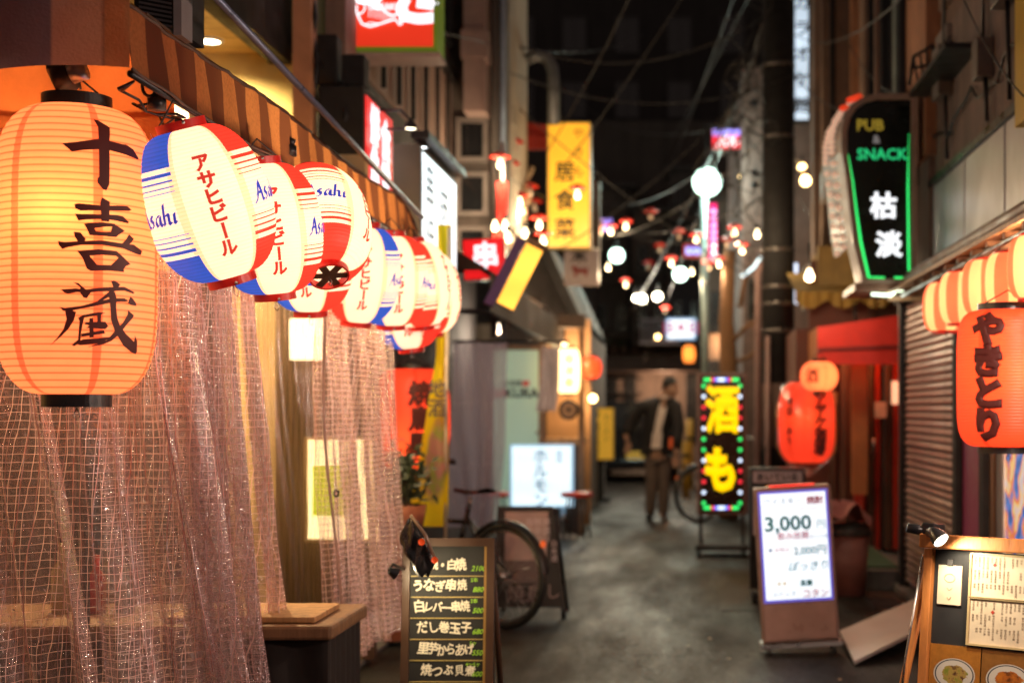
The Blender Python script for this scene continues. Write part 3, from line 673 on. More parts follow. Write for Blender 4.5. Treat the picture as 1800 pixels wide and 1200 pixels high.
# ---- the big orange lantern with the brush written name
Y0 = 3.70; cx, cy = 135, 443
big, rad = lantern('orange_lantern', 'large orange paper lantern at the left edge with black brush characters', 'lantern', .742, .40, .083, 42, M_BIG, BLACK, n=4.6, mexp=2.0, ring_h=.036, power=1.7, bulb=(-.02,-.10,.085), bc=(1,.76,.34), seg=96)
big.location = (PX(cx,Y0), Y0, PZ(cy,Y0)); big.rotation_euler = (0,0,.36)
S3 = lambda L: [(x/3, 80+y/3) for x, y in L]
S4 = lambda L: [(x/4, 440+y/4) for x, y in L]
strokes = [S3(q) for q in (
 [(498,428),(520,430),(577,463),(575,560),(576,770),(562,803),(545,800),(520,768),(519,745),(527,735),(524,560),(520,470)],
 [(352,573),(420,562),(520,535),(578,538),(640,545),(655,543),(690,562),(716,605),(712,614),(650,600),(577,590),(520,592),(440,605),(400,616)],
 [(540,840),(578,860),(575,965),(537,965),(535,920),(532,870)],
 [(412,885),(430,880),(540,884),(640,872),(662,872),(682,888),(670,897),(560,908),(440,918),(415,908)],
 [(413,935),(440,935),(540,930),(610,925),(640,928),(670,955),(662,963),(600,955),(540,955),(470,962),(430,970)],
 [(455,985),(478,978),(545,970),(600,972),(612,985),(560,992),(500,1005)],
 [(455,985),(500,990),(512,1018),(515,1040),(482,1042),(470,1010)],
 [(590,980),(612,980),(648,1003),(640,1012),(618,1030),(608,1042),(582,1040),(582,1015)],
 [(484,1018),(540,1020),(610,1014),(608,1042),(484,1042)],
 [(408,1028),(440,1030),(465,1062),(455,1085),(430,1082),(412,1052)],
 [(668,1018),(692,1040),(680,1062),(650,1088),(625,1085),(655,1045)],
 [(335,1078),(365,1083),(450,1074),(540,1064),(640,1072),(690,1070),(732,1098),(724,1122),(700,1118),(640,1098),(540,1088),(440,1095),(380,1110),(355,1120),(338,1098)])]
strokes += [S4(q) for q in (
 [(565,60),(700,42),(812,45),(850,80),(790,80),(720,80),(640,92),(600,85)],
 [(565,60),(640,88),(690,150),(680,190),(650,196),(625,180),(600,110)],
 [(780,60),(825,55),(900,128),(870,145),(850,180),(780,175),(775,148),(822,92),(805,78)],
 [(650,196),(660,152),(780,146),(858,155),(858,188),(760,186)],
 [(462,328),(560,318),(610,325),(700,308),(780,298),(860,290),(925,322),(918,335),(860,318),(800,325),(700,335),(640,345),(560,345),(510,358),(490,352)],
 [(540,275),(575,282),(615,320),(650,345),(625,385),(605,380),(585,350),(585,310),(560,290)],
 [(775,255),(800,252),(835,275),(820,300),(760,370),(700,410),(690,400),(750,345),(790,300),(780,270)],
 [(455,448),(490,455),(600,435),(700,400),(790,375),(860,370),(885,385),(870,395),(800,400),(700,430),(600,455),(520,475),(480,475)],
 [(490,470),(535,470),(560,480),(545,540),(510,600),(460,655),(395,715),(440,660),(480,600),(500,530)],
 [(750,345),(800,330),(810,370),(808,440),(815,510),(830,560),(870,620),(920,670),(925,625),(940,660),(938,740),(930,758),(900,745),(850,700),(800,610),(775,530),(770,430),(765,380)],
 [(880,450),(920,485),(915,500),(870,560),(830,620),(780,670),(720,700),(625,720),(700,690),(750,665),(800,600),(850,540),(880,480)],
 [(895,355),(910,365),(935,400),(935,418),(900,415),(880,405)],
 [(570,520),(600,500),(610,515),(600,560),(590,620),(585,690),(545,715),(530,705),(570,670),(575,600),(580,540)],
 [(600,500),(700,475),(740,480),(700,498),(610,518)],
 [(640,522),(664,516),(668,650),(640,655)], [(688,490),(714,488),(712,560),(690,560)],
 [(610,562),(620,548),(740,540),(758,570),(740,592),(620,588),(640,570)],
 [(590,628),(730,598),(738,622),(590,650)], [(560,692),(600,665),(700,655),(790,640),(700,692),(580,708)])]
def ink_strokes(root, rad, strokes, cx, cy, Ys, mt, R0, name='lettering', lift=.0022):
    g = MB()
    for i, q in enumerate(strokes):
        xy = []
        for px, py in q:
            dx = (px-cx)*Ys/F; z = (cy-py)*Ys/F; ph = math.asin(max(-.97, min(.97, dx/max(.05, rad(z))))); xy.append((ph*R0, z))
        tris = tessellate_polygon([[Vector((a, b, 0)) for a, b in xy]])
        wrap(g, xy, [tuple(tr) for tr in tris], rad, R0, 0, lift + .00012*i, .02, .01)
    return part(name, g, mt, root, local=True)
ink_strokes(big, rad, strokes, cx, cy, 3.60, INK_B, .2)
g = MB(); b0 = Vector((PX(cx,Y0),Y0,PZ(178,Y0)))
g.tube([b0+Vector((-.01,0,.03)), b0+Vector((-.02,0,.10)), b0+Vector((-.015,0,.16))], .0035, 6); g.tube([b0+Vector((.01,0,.03)), b0+Vector((-.005,0,.10)), b0+Vector((-.012,0,.16))], .0035, 6)
part('cord', g, BLACK, big)
so = thing('lamp_socket', 'dark cylindrical lamp socket clamped above the orange lantern', 'lamp socket', P(128,140,3.65))
g = MB(); g.tube([P(105,118,3.66),P(118,145,3.62)], .034, 16); part('socket_body', g, DARKM, so)
g = MB(); g.tube([P(125,130,3.6),P(150,122,3.6)], .026, 14); part('socket_arm', g, STEEL, so)
g = MB(); g.tube([P(84,116,3.64),P(150,114,3.64)], .012, 8); part('clamp', g, BLACK, so)

# ---- the beer lanterns
beer0, radb = lantern('beer_lantern', '', 'lantern', .398, .335, .062, 40, M_BEER, REDP, n=2.35, mexp=1.75, ring_h=.026, power=.32, bulb=(0,0,.02), bc=(1,.82,.5), seg=84, group='beer lanterns strung under the striped awning', sub=3)
Rb = .1675
for sct in (0, 2, 4):                                     # vertical name on each white gore
    vs, fs = [], []; g = MB()
    for i, ch in enumerate('アサヒビール'):
        a, b_ = text_raw(ch, .045); cyy = (2.5-i)*.0445
        if ch == 'ー': a = [(y, -x, z) for x, y, z in a]
        k = len(vs); vs += [(x*.050, y*.047 + cyy - .004, z*.006) for x, y, z in a]; fs += [tuple(k+j for j in f) for f in b_]
    wrap(g, vs, fs, radb, Rb, sct*pi/3, .0018, .02, .01)
    part('lettering', g, INK_R, beer0, local=True)
def nib(segs, wv=(.10,.075)):                             # broad nib strokes: hull of the nib at both ends
    out = []
    for pl in segs:
        for (x0,y0),(x1,y1) in zip(pl, pl[1:]):
            a, b_ = wv[0]/2, wv[1]/2
            if (x1-x0)*b_ - (y1-y0)*a > 0: q = [(x0-a,y0-b_),(x1-a,y1-b_),(x1+a,y1+b_),(x0+a,y0+b_)]
            else: q = [(x0-a,y0-b_),(x0+a,y0+b_),(x1+a,y1+b_),(x1-a,y1-b_)]
            out.append(q)
    return out
logo = [[(0,.02),(.10,.0),(.22,.22),(.42,.92),(.50,1.0)],[(.44,.95),(.56,.42),(.60,.06),(.72,.02)],[(.14,.36),(.36,.42),(.60,.40)],
        [(1.08,.52),(.90,.56),(.84,.42),(1.02,.26),(.98,.06),(.78,.02)],
        [(1.56,.52),(1.36,.50),(1.24,.26),(1.30,.04),(1.48,.12),(1.58,.50)],[(1.58,.50),(1.56,.10),(1.68,.04)],
        [(1.90,1.02),(1.84,.50),(1.80,.02)],[(1.82,.34),(1.96,.52),(2.10,.48),(2.08,.10),(2.20,.04)],
        [(2.42,.52),(2.38,.10),(2.48,.04)],[(2.44,.76),(2.50,.80)]]
s_ = .054
for sct in (1, 3, -1):
    g = MB()
    for i, q in enumerate(nib(logo, (.17,.13))):
        xy = [((x-1.2 + .12*y)*s_, (y-.45)*s_*1.0) for x, y in q]
        wrap(g, xy, [(0,1,2,3)], radb, Rb, sct*pi/3, .0018+.00006*i, .03, .02)
    part('blue_logo', g, INK_BLUE, beer0, local=True)
for s in (-1, 1):
    g = MB(); g.tube([(-.0,-.0646,s*.215),(0,-.068,s*.215)], .0045, 10); part('rivet', g, STEEL, beer0, local=True)
beers = [  # bottom px, py, Y ; top px, py, Y ; spin
 ((410,498,3.83),(316,214,3.72),  -.12, 'nearest beer lantern, fully seen with blue panel left and red panel right'),
 ((485,528,4.46),(455,274,4.38),  -.15, 'second beer lantern, half hidden behind the nearest one'),
 ((583,507,4.56),(540,290,4.82),   .85, 'third beer lantern, tilted so its perforated red base shows'),
 ((547,557,5.48),(538,350,5.40),   .10, 'beer lantern low behind the tilted one, only its lower half showing'),
 ((625,574,6.02),(642,388,5.95), -pi*2/3-.12, 'beer lantern with red writing and its red gore on the left'),
 ((687,580,6.42),(687,404,6.35),  -.22, 'beer lantern with red writing just right of the one with the left red gore'),
 ((741,580,6.85),(722,418,6.78),   .95, 'beer lantern with small blue logo, second from the far right end'),
 ((757,593,7.12),(744,436,7.05),   .85, 'rightmost beer lantern at the far end of the awning'),
 ((724,618,7.0),(704,462,6.95),    .05, 'lowest beer lantern of the far end, peeking out under the others')]
for i, (bp, tp, spin, lab) in enumerate(beers):
    o = beer0 if i == 0 else dup(beer0)
    o['label'] = 'white, red and blue paper lantern, ' + lab if False else lab
    a, c = P(*bp), P(*tp); ax = (c-a).normalized(); mid = (a+c)/2
    toc = (Vector((0,0,EYE)) - mid); yv = toc - ax*toc.dot(ax); yv = (-yv).normalized(); xv = yv.cross(ax)
    Mr = Matrix((xv, yv, ax)).transposed().to_4x4() @ Matrix.Rotation(-spin if i != 4 else -spin, 4, 'Z')
    o.location = mid; o.rotation_euler = Mr.to_euler()
# sockets and cable tangle over the row
for i, (bp, tp, spin, lab) in enumerate(beers[:8]):
    p = P(*tp)
    s = thing('lamp_holder', 'black lamp holder above the ' + ['nearest beer lantern','second beer lantern','tilted beer lantern','low half hidden beer lantern','red gored beer lantern','beer lantern right of the red gored one','second last beer lantern','rightmost beer lantern'][i], 'lamp holder', p + Vector((0,0,.05)))
    p = p + Vector((-.05,0,-.005)); g = MB(); g.tube([p+Vector((-.01,0,.035)),p+Vector((-.01,0,.07))], .024, 16); part('socket_cup', g, BLACK, s)
    g = MB(); g.tube([p+Vector((-.01,0,.07)),p+Vector((.0,0,.095))], .014, 12); part('socket_neck', g, DARKM, s)
g = MB(); pts = []
for k in range(140):
    a = k/139; Y = 3.55+3.5*a; pts.append((-1.41+.03*math.sin(k*1.7), Y, 2.10+.012*math.sin(k*2.3)+.02*math.sin(k*.9)))
g.tube(pts, .004, 5); tag(part('supply_cable', g, BLACK), 'black supply cable wound along the lantern row', 'cable')
g = MB(); g.tube([(-1.34,3.45,2.115),(-1.34,7.15,2.115)], .009, 8); tag(part('hanging_rail', g, DARKM), 'thin metal rail under the striped awning holding the lanterns', 'rail')
# hoops and curtain rings near the corner
g = MB(); c_ = P(263,152,3.7); g.tube([c_+Vector((math.cos(a*.4)*.019,0,math.sin(a*.4)*.026)) for a in range(16)], .0045, 8, closed=True); tag(part('curtain_ring', g, BLACK), 'black ring hanging at the awning corner beside the nearest beer lantern', 'ring')

# ---- striped awning
m, t = newmat('striped_canvas'); u, v = t.uv()
wv = t.math('ADD', u, t.math('MULTIPLY', t.math('SUBTRACT', t.noise(t.obj(), 2.2, 2), .5), .12))
f = t.math('FRACT', t.math('MULTIPLY', wv, 1/.235)); s = t.math('LESS_THAN', f, .47)
cv = t.mix(s, (.13,.05,.03), (.38,.16,.065)); cv = t.mix(t.ramp(t.noise(t.obj(), 90, 3), [(.35, 0.0),(.7,.35)]), cv, (.10,.05,.03))
hem = t.math('GREATER_THAN', t.math('ABSOLUTE', t.math('SUBTRACT', v, .5)), .47); cv = t.mix(hem, cv, (.12,.06,.04))
t.n.remove(t.b); d = t.new('ShaderNodeBsdfDiffuse'); t.put(d.inputs[0], cv); tr = t.new('ShaderNodeBsdfTranslucent'); t.put(tr.inputs[0], t.mix(1.0, cv, cv))
mxs = t.new('ShaderNodeMixShader'); mxs.inputs[0].default_value = .5; t.l.new(d.outputs[0], mxs.inputs[1]); t.l.new(tr.outputs[0], mxs.inputs[2]); t.l.new(mxs.outputs[0], t.out.inputs[0])
bn = t.bump(t.noise(t.obj(), 130, 3), .25); t.l.new(bn, d.inputs['Normal'])
CANV = m
def plain_canvas(name, c, trn=.35):
    m, t = newmat(name); t.n.remove(t.b); cv = t.ramp(t.noise(t.obj(), 4, 5), [(.3, tuple(x*.7 for x in c)), (.7, tuple(x*1.2 for x in c))])
    d = t.new('ShaderNodeBsdfDiffuse'); t.put(d.inputs[0], cv); tr = t.new('ShaderNodeBsdfTranslucent'); t.put(tr.inputs[0], t.mix(1.0, cv, cv))
    x = t.new('ShaderNodeMixShader'); x.inputs[0].default_value = trn; t.l.new(d.outputs[0], x.inputs[1]); t.l.new(tr.outputs[0], x.inputs[2]); t.l.new(x.outputs[0], t.out.inputs[0])
    t.l.new(t.bump(t.noise(t.obj(), 120, 3), .25), d.inputs['Normal']); return m
aw = thing('striped_awning', 'brown and orange striped canvas awning over the lantern row', 'awning', (-1.6, 3.4, 2.2))
def zt(Y): return 2.29 + .012*math.sin(Y*3) - .10*max(0, (Y-6.6)/.57)**2
def zb(Y): return 2.115 + .008*math.sin(Y*4+1) - .02*max(0,(3.6-Y))
def side(u, v):
    Y = 3.42 + 3.75*u; fold = .004*math.sin(Y*21+v*2) + .003*math.sin(Y*47+1)*(v)
    return (-1.325 + fold - .015*v, Y, zt(Y) + (zb(Y)-zt(Y))*(1-v))
g = MB(); g.grid(side, 300, 10, lambda u, v: (3.75*u, v)); part('side_valance', g, CANV, aw)
g = MB()
def front(u, v):
    a = u; X = -1.33 - 1.6*a; z = 2.11 + .012*math.cos(a*9) + v*.42
    Y = 3.42 - .02*math.sin(a*14) - .10*math.sin(min(1,a*3)*pi)*.3
    return (X, Y + .18*v*0, z)
g.grid(front, 120, 10, lambda u, v: (1.6*u, v))
m, t = newmat('front_canvas'); u, v = t.uv(); t.n.remove(t.b)
cv = t.ramp(u, [(.0,(.50,.20,.09)),(.05,(.46,.19,.08)),(.055,(.30,.15,.09)),(.062,(.50,.27,.17)),(.165,(.46,.27,.20)),(.172,(.17,.13,.16)),(.5,(.15,.12,.15)),(.51,(.40,.2,.1))])
d = t.new('ShaderNodeBsdfDiffuse'); t.put(d.inputs[0], cv); tr = t.new('ShaderNodeBsdfTranslucent'); t.put(tr.inputs[0], t.mix(1.0, cv, cv))
x = t.new('ShaderNodeMixShader'); x.inputs[0].default_value = .35; t.l.new(d.outputs[0], x.inputs[1]); t.l.new(tr.outputs[0], x.inputs[2]); t.l.new(x.outputs[0], t.out.inputs[0])
t.l.new(t.bump(t.math('ADD', t.noise(t.obj(), 5, 2), t.math('MULTIPLY', t.noise(t.obj(), 120, 2), .1)), .6, .05), d.inputs['Normal'])
part('front_valance', g, m, aw)
g = MB(); g.grid(lambda u, v: (-1.33-.9*v, 3.44+3.73*u, zt(3.44+3.73*u) + .30*v + .01*math.sin(u*60)*v*(1-v)), 80, 8, lambda u, v: (3.75*u, .2+.6*v)); part('roof_sheet', g, CANV, aw)
g = MB(); g.tube([side(k/60, 1) for k in range(61)], .006, 6); g.tube([side(k/60, 0) for k in range(61)], .004, 6); part('piping', g, mat('dark_piping', (.06,.03,.02)), aw)
g = MB(); g.tube([P(372,-12,4.45),P(742,382,7.1)], .0125, 12); part('support_arm', g, mat('blue_grey_tube', (.16,.19,.28), .35, .4), aw)
# vent grille box above the awning
vg = thing('vent_box', 'dark metal vent box with slatted grille on top of the awning', 'vent', P(280,40,4.5))
g = MB(); g.pbox(236,304,-60,44,4.6,4.9); part('casing', g, MATTE, vg)
g = MB(); g.pbox(305,319,-60,62,4.5,4.6); part('corner_post', g, mat('grey_violet_metal', (.20,.18,.19), .5), vg)
for k in range(12):
    g = MB(); y = -52+8*k; g.add([P(244,y-2,4.58),P(302,y+9,4.58),P(302,y+13,4.58),P(244,y+2,4.58)],[(0,3,2,1)]); g.v = g.v; part('slat', g, mat('grey_violet_metal', (1,1,1)), vg)
# downlight in the ochre soffit
dl = thing('recessed_downlight', 'round recessed downlight glowing in the ochre soffit', 'downlight', (PX(368,7.7),7.7,3.3))
x, y = PX(368,7.7), 7.7
g = MB(); g.lathe([(0,0),(.058,0)], 32, Matrix.Translation((x,y,3.293))); part('lens', g, glow('downlight_lens', (1,.9,.62), 14), dl)
g = MB(); g.lathe([(.058,0),(.058,-.008),(.075,-.004),(.078,.004)], 32, Matrix.Translation((x,y,3.296))); part('trim_ring', g, WHITEP, dl)
l = bpy.data.lights.new('downlight_lamp','SPOT'); l.energy = 160; l.color = (1,.78,.42); l.spot_size = 2.6; l.spot_blend = .6; l.shadow_soft_size = .06
o = bpy.data.objects.new('downlight_lamp', l); col.objects.link(o); o.parent = dl; o.location = (0,0,-.02)

# ---- clear curtain with woven grid
def net(name, pitch, wd, thread, film=.10, filmc=(.9,.8,.78), pitch2=None, spark=True, gloss=1.0, base=None):
    m, t = newmat(name); t.n.remove(t.b); u, v = t.uv(); o = t.obj()
    wob = t.math('MULTIPLY', t.math('SUBTRACT', t.noise(o, 9, 2), .5), pitch*.5)
    def line(c, p, w_):
        f = t.math('FRACT', t.math('DIVIDE', t.math('ADD', c, wob), p)); return t.math('LESS_THAN', f, w_/p)
    k = t.math('MAXIMUM', line(u, pitch, wd), line(v, pitch2 or pitch, wd))
    th = t.new('ShaderNodeBsdfDiffuse'); t.put(th.inputs[0], thread); tt = t.new('ShaderNodeBsdfTranslucent'); t.put(tt.inputs[0], thread)
    ts = t.new('ShaderNodeMixShader'); ts.inputs[0].default_value = .5; t.l.new(th.outputs[0], ts.inputs[1]); t.l.new(tt.outputs[0], ts.inputs[2])
    tp = t.new('ShaderNodeBsdfTransparent'); t.put(tp.inputs[0], (.97,.96,.96))
    gl = t.new('ShaderNodeBsdfGlossy'); gl.inputs['Roughness'].default_value = .18; t.put(gl.inputs[0], (1,1,1))
    if spark:
        gl.inputs['Roughness'].default_value = .14
        mpv = t.new('ShaderNodeMapping'); mpv.inputs['Scale'].default_value = (1,1,.07); t.l.new(o, mpv.inputs[0])
        bn = t.bump(t.math('ADD', t.math('MULTIPLY', t.noise(mpv.outputs[0], 60, 3, .6), 1.4), t.math('MULTIPLY', t.noise(o, 45, 3), .6)), 1.0, .02); t.l.new(bn, gl.inputs['Normal'])
    fr = t.new('ShaderNodeLayerWeight'); fr.inputs[0].default_value = .35
    fd = t.new('ShaderNodeBsdfDiffuse'); t.put(fd.inputs[0], filmc)
    fdt = t.new('ShaderNodeBsdfTranslucent'); t.put(fdt.inputs[0], filmc)
    ff = t.new('ShaderNodeMixShader'); ff.inputs[0].default_value = .5; t.l.new(fd.outputs[0], ff.inputs[1]); t.l.new(fdt.outputs[0], ff.inputs[2])
    a = t.new('ShaderNodeMixShader'); t.put(a.inputs[0], t.math('ADD', film*.16 if base is None else base, t.math('MULTIPLY', t.math('POWER', fr.outputs['Facing'], 1.6), min(.9, film*2.2)))); t.l.new(tp.outputs[0], a.inputs[1]); t.l.new(ff.outputs[0], a.inputs[2])
    b_ = t.new('ShaderNodeMixShader'); t.put(b_.inputs[0], t.math('MULTIPLY_ADD', fr.outputs['Facing'], .60*gloss, .20*gloss)); t.l.new(a.outputs[0], b_.inputs[1]); t.l.new(gl.outputs[0], b_.inputs[2])
    c = t.new('ShaderNodeMixShader'); t.put(c.inputs[0], k); t.l.new(b_.outputs[0], c.inputs[1]); t.l.new(ts.outputs[0], c.inputs[2])
    t.l.new(c.outputs[0], t.out.inputs[0]); return m
CURT = net('clear_grid_vinyl', .0235, .0015, (1,.70,.70), film=.42, filmc=(1,.52,.54))
FINE = net('fine_mesh_net', .014, .0034, (.15,.095,.045), film=.03, filmc=(.5,.4,.3), spark=False)
m, t = newmat('fold_highlight'); t.put(t.b.inputs['Base Color'], t.ramp(t.noise(t.obj(), 30, 3), [(.3,(.85,.35,.30)),(.5,(1,.62,.58)),(.7,(.9,.8,.9))])); t.b.inputs['Roughness'].default_value = .22; t.b.inputs['Specular IOR Level'].default_value = 1
t.b.inputs['Transmission Weight'].default_value = .0; HILITE = m  # bright colours stand in for highlights along the folds
def fold_highlights(fn, root, n_str, n_fac, seed, u0=0.0, u1=1.0):
    # bright strands and tiny facets added to imitate highlights and glints on the folds
    rr = random.Random(seed); g = MB()
    for k in range(n_str):
        u = u0 + (u1-u0)*(k+rr.random())/n_str; w_ = rr.choice((.0006,.0009,.0016)); v0 = rr.uniform(0,.3); v1 = rr.uniform(.7,1)
        g.tube([Vector(fn(min(1,max(0,u+.0015*math.sin(q*.7))), v0+(v1-v0)*q/36)) + Vector((0,-.002,0)) for q in range(37)], w_, 5, cap=False)
    part('highlight_strands', g, HILITE, root, kind='stuff')
    g = MB()
    bands = [u0+(u1-u0)*rr.random() for _ in range(16)]
    for k in range(n_fac):
        u = min(1,max(0,rr.choice(bands)+rr.gauss(0,.006))); v = rr.random(); c = Vector(fn(u, v)) + Vector((0,-.003,0)); s = rr.uniform(.0012,.0038)
        a = Vector((rr.gauss(0,.5),rr.gauss(0,.5),rr.gauss(0,1))).normalized(); b_ = a.orthogonal().normalized()
        b_ = (b_ + a.cross(b_)*rr.uniform(-1,1)).normalized()
        g.add([c-a*s*1.6, c+b_*s*.6, c+a*s*1.6, c-b_*s*.6], [(0,1,2,3)])
    part('glint_facets', g, mat('vinyl_glint',(.95,.80,.85),.10,0,bump=0,spec=1,var=.05), root, kind='stuff')
def hang(plan, z0, z1, amp, flare, nu=420, nv=70, seed=1, stretch=1.9, lean=.16):
    # plan: rail points (x, y); folds grow downwards, cloth length is stretch x the rail
    rr = random.Random(seed); pl = [Vector((x,y)) for x,y in plan]; L = [0]
    for _ in range(3):                                  # round the corners of the rail
        if len(pl) > 2:
            q_ = [pl[0]]
            for a, b_ in zip(pl, pl[1:]): q_ += [a.lerp(b_,.25), a.lerp(b_,.75)]
            pl = q_ + [pl[-1]]
    for a, b_ in zip(pl, pl[1:]): L.append(L[-1] + (b_-a).length)
    ph = [rr.uniform(0,6.28) for _ in range(6)]; fr_ = [rr.uniform(.7,1.4) for _ in range(6)]
    def fn(u, v):
        s = u*L[-1]; i = max(k for k in range(len(L)-1) if L[k] <= s+1e-9); d = (pl[i+1]-pl[i]).normalized(); p = pl[i] + d*(s-L[i]); n = Vector((d.y, -d.x))
        w_ = 1-v                                        # v: 0 bottom .. 1 top
        sw = s + .03*math.sin(w_*2.2+ph[0]) + .02*math.sin(5*s+w_*3)
        a = amp*(.35+.65*min(1, w_*2))
        sw = sw - lean*w_*math.sin(min(1,u*1.15)*pi)
        sp = lambda x: math.copysign(abs(math.sin(x))**.7, math.sin(x))
        f = a*(.75*sp(sw*27*fr_[0]+ph[1]) + .62*sp(sw*66*fr_[1]+ph[2]+w_*1.2) + .7*math.sin(sw*23*fr_[2]+ph[3]-w_*.7)) + .004*math.sin(sw*260+w_*20)
        q = p + n*f + d*(.55*a*math.sin(sw*54*fr_[0]+ph[4])) + n*flare[0]*w_*w_ + d*flare[1]*w_*w_*(u if flare[1] > 0 else 1)
        return (q.x, q.y, z0 + (z1-z0)*v)
    Lc = L[-1]*stretch; H_ = z1-z0
    g = MB(); g.grid(fn, nu, nv, lambda u, v: (u*Lc, v*H_)); g.fn = fn; return g
cu = thing('clear_curtain', 'clear vinyl curtain with woven grid hanging round the stall corner', 'curtain', (-1.6, 4.1, 0))
g = hang([(-2.35,4.08),(-1.62,4.02),(-1.40,4.05),(-1.42,4.30),(-1.44,4.75)], .28, 2.12, .040, (.05,.24), 1100, 80, 3, 1.75); part('sheet', g, CURT, cu); fold_highlights(g.fn, cu, 60, 5200, 31, .25, 1)
g = hang([(-1.72,4.20),(-1.60,4.18),(-1.52,4.32),(-1.52,4.5)], .30, 2.12, .034, (.02,.16), 400, 60, 8, 1.5); part('inner_sheet', g, CURT, cu)
g = MB(); g.tube([(-2.6,4.1,2.13),(-1.45,4.05,2.13),(-1.42,4.75,2.13)], .009, 8); part('curtain_rail', g, DARKM, cu)
c2 = thing('clear_curtain', 'gathered narrow clear vinyl curtain hanging under the middle beer lanterns', 'curtain', (-1.45, 6.3, 0))
g = hang([(-1.47,5.80),(-1.44,6.95)], .30, 2.10, .026, (.14,-.25), 420, 80, 5, 1.5); part('sheet', g, CURT, c2); fold_highlights(g.fn, c2, 18, 1800, 32)
g = MB(); g.tube([(-1.47,5.75,2.11),(-1.44,7.0,2.11)], .009, 8); part('curtain_rail', g, DARKM, c2)
g = MB(); g.grid(lambda u, v: (-1.46+.14*(1-v)**2+.012*math.sin(v*9), 5.74+.045*u-.22*(1-v)**2, .3+1.8*v), 4, 50); part('edge_band', g, mat('tan_webbing', (.50,.28,.20), .6), c2)
g = MB(); c_ = P(592,866,5.62); g.tube([c_+Vector((math.cos(a*.5)*.009,-.01,math.sin(a*.5)*.013)) for a in range(12)], .004, 8, closed=True); part('eyelet', g, BLACK, c2)
nn = hang([(-2.06,6.85),(-1.50,6.95)], .30, 2.3, .008, (.0,.0), 160, 40, 9, 1.08)
tag(part('mesh_net', nn, FINE), 'fine dark mesh net behind the gap between the two clear curtains', 'net')
# orange cloth and tangled film behind the big lantern
og = thing('orange_cloth', 'bunched orange cloth and clear film tucked under the awning corner', 'cloth', (-1.6, 3.95, 2.1))
g = MB(); g.grid(lambda u, v: (-2.5+1.08*u, 3.98+.02*math.sin(u*23)+.03*v, 2.36-.10*max(0,u-.85)/.15-.42*v*(.50+.50*abs(math.sin(u*pi*2.6+.4)))-.02*math.sin(u*9)), 40, 10); part('drape', g, plain_canvas('orange_cloth_fabric', (.75,.20,.06), .5), og)
g = MB()
for k in range(70):
    p = Vector((R.uniform(-2.0,-1.36), R.uniform(3.86,4.02), R.uniform(1.96,2.10))); pts = [p]
    for q in range(6): p = p + Vector((R.gauss(.0,.018), R.gauss(0,.006), -R.uniform(.01,.045))); pts.append(p)
    g.tube(pts, .0009, 4)
part('film_strands', g, mat('pink_strand', (.85,.5,.45), .3, bump=0), og, kind='stuff')
# inside the stall: paper box lamps, counter, board
M_PAPERLAMP = glow('paper_lamp', (1,.78,.38), 3.2)
def boxlamp(label, px0,px1,py0,py1,Y,green=None, es=None, frame=True):
    t_ = thing('paper_box_lamp', label, 'lamp', P((px0+px1)/2,py1,Y+.04))
    g = MB(); g.pbox(px0,px1,py0,py1,Y,Y+.07); part('lamp_shade', g, es or M_PAPERLAMP, t_, bevel=.006)
    if green:
        g = MB(); g.box(PX(green[0],Y),PX(green[1],Y),Y-.004,Y-.001,PZ(green[3],Y),PZ(green[2],Y)); part('picture', g, glow('green_picture', (.50,.55,.01), 2.2), t_)
    if frame:
        g = MB(); 
        for (a,b_,c_,d) in ((px0,px0+5,py0,py1),(px1-5,px1,py0,py1),(px0+5,px1-5,py0,py0+5),(px0+5,px1-5,py1-5,py1)): g.pbox(a,b_,c_,d,Y-.012,Y-.001)
        part('frame', g, mat('cream_frame', (.7,.5,.25)), t_)
boxlamp('cream paper wall lamp with a lime green square, seen in the gap', 535,662,768,952,7.15,(550,628,818,906))
boxlamp('small white hot lamp high in the gap above the lime square', 508,566,560,632,7.15, es=glow('hot_lamp', (1,.85,.5), 4), frame=False)
boxlamp('cream framed lit panel behind the curtain at the far left', -8,90,742,912,6.55,(15,75,758,895), es=glow('dim_lamp', (1,.72,.35), 2.6))
for k,(x,y,z,e) in enumerate(((-1.85,4.75,2.2,34),(-2.2,5.5,2.25,50),(-3.3,5.0,2.3,14),(-2.15,6.25,2.2,120))):  # bulbs added to brighten the stall interior and backlight the curtain
    cl = thing('added_bulb', ['bare warm bulb just behind the corner of the clear curtain','bare warm bulb under the stall ceiling over the counter','bare warm bulb at the back left of the stall ceiling','bare warm bulb near the end wall of the stall'][k], 'bulb', (x,y,z))
    g = MB(); g.lathe([(0,-.05),(.03,-.04),(.036,-.01),(.018,.03),(.014,.05)], 16, Matrix.Translation((x,y,z))); part('glass', g, glow('warm_bulb', (1,.72,.34), 12), cl)
    g = MB(); g.tube([(x,y,z+.05),(x,y,2.42)], .012); part('socket', g, BLACK, cl)
    l = bpy.data.lights.new('bulb_light','POINT'); l.energy = e; l.color = (1,.68,.32); l.shadow_soft_size = .08
    o = bpy.data.objects.new('bulb_light', l); col.objects.link(o); o.parent = cl; o.location = (0,0,-.09)
ct = thing('serving_table', 'low rustic wooden table with dark cloth behind the clear curtain', 'table', (-1.9,4.9,.03))
g = MB(); g.box(-2.9,-1.14,4.62,5.15,.55,.60); part('table_top', g, WOODM, ct, bevel=.012)
g = MB(); g.grid(lambda u, v: (-2.88+1.72*u, 4.66+.012*math.sin(u*60+v*2), .05+.50*v), 160, 6); g.grid(lambda u, v: (-1.165+.008*math.sin(u*40), 4.66+.45*u, .05+.50*v), 40, 6); part('cloth_skirt', g, mat('dark_cloth', (.02,.014,.012), .9), ct)
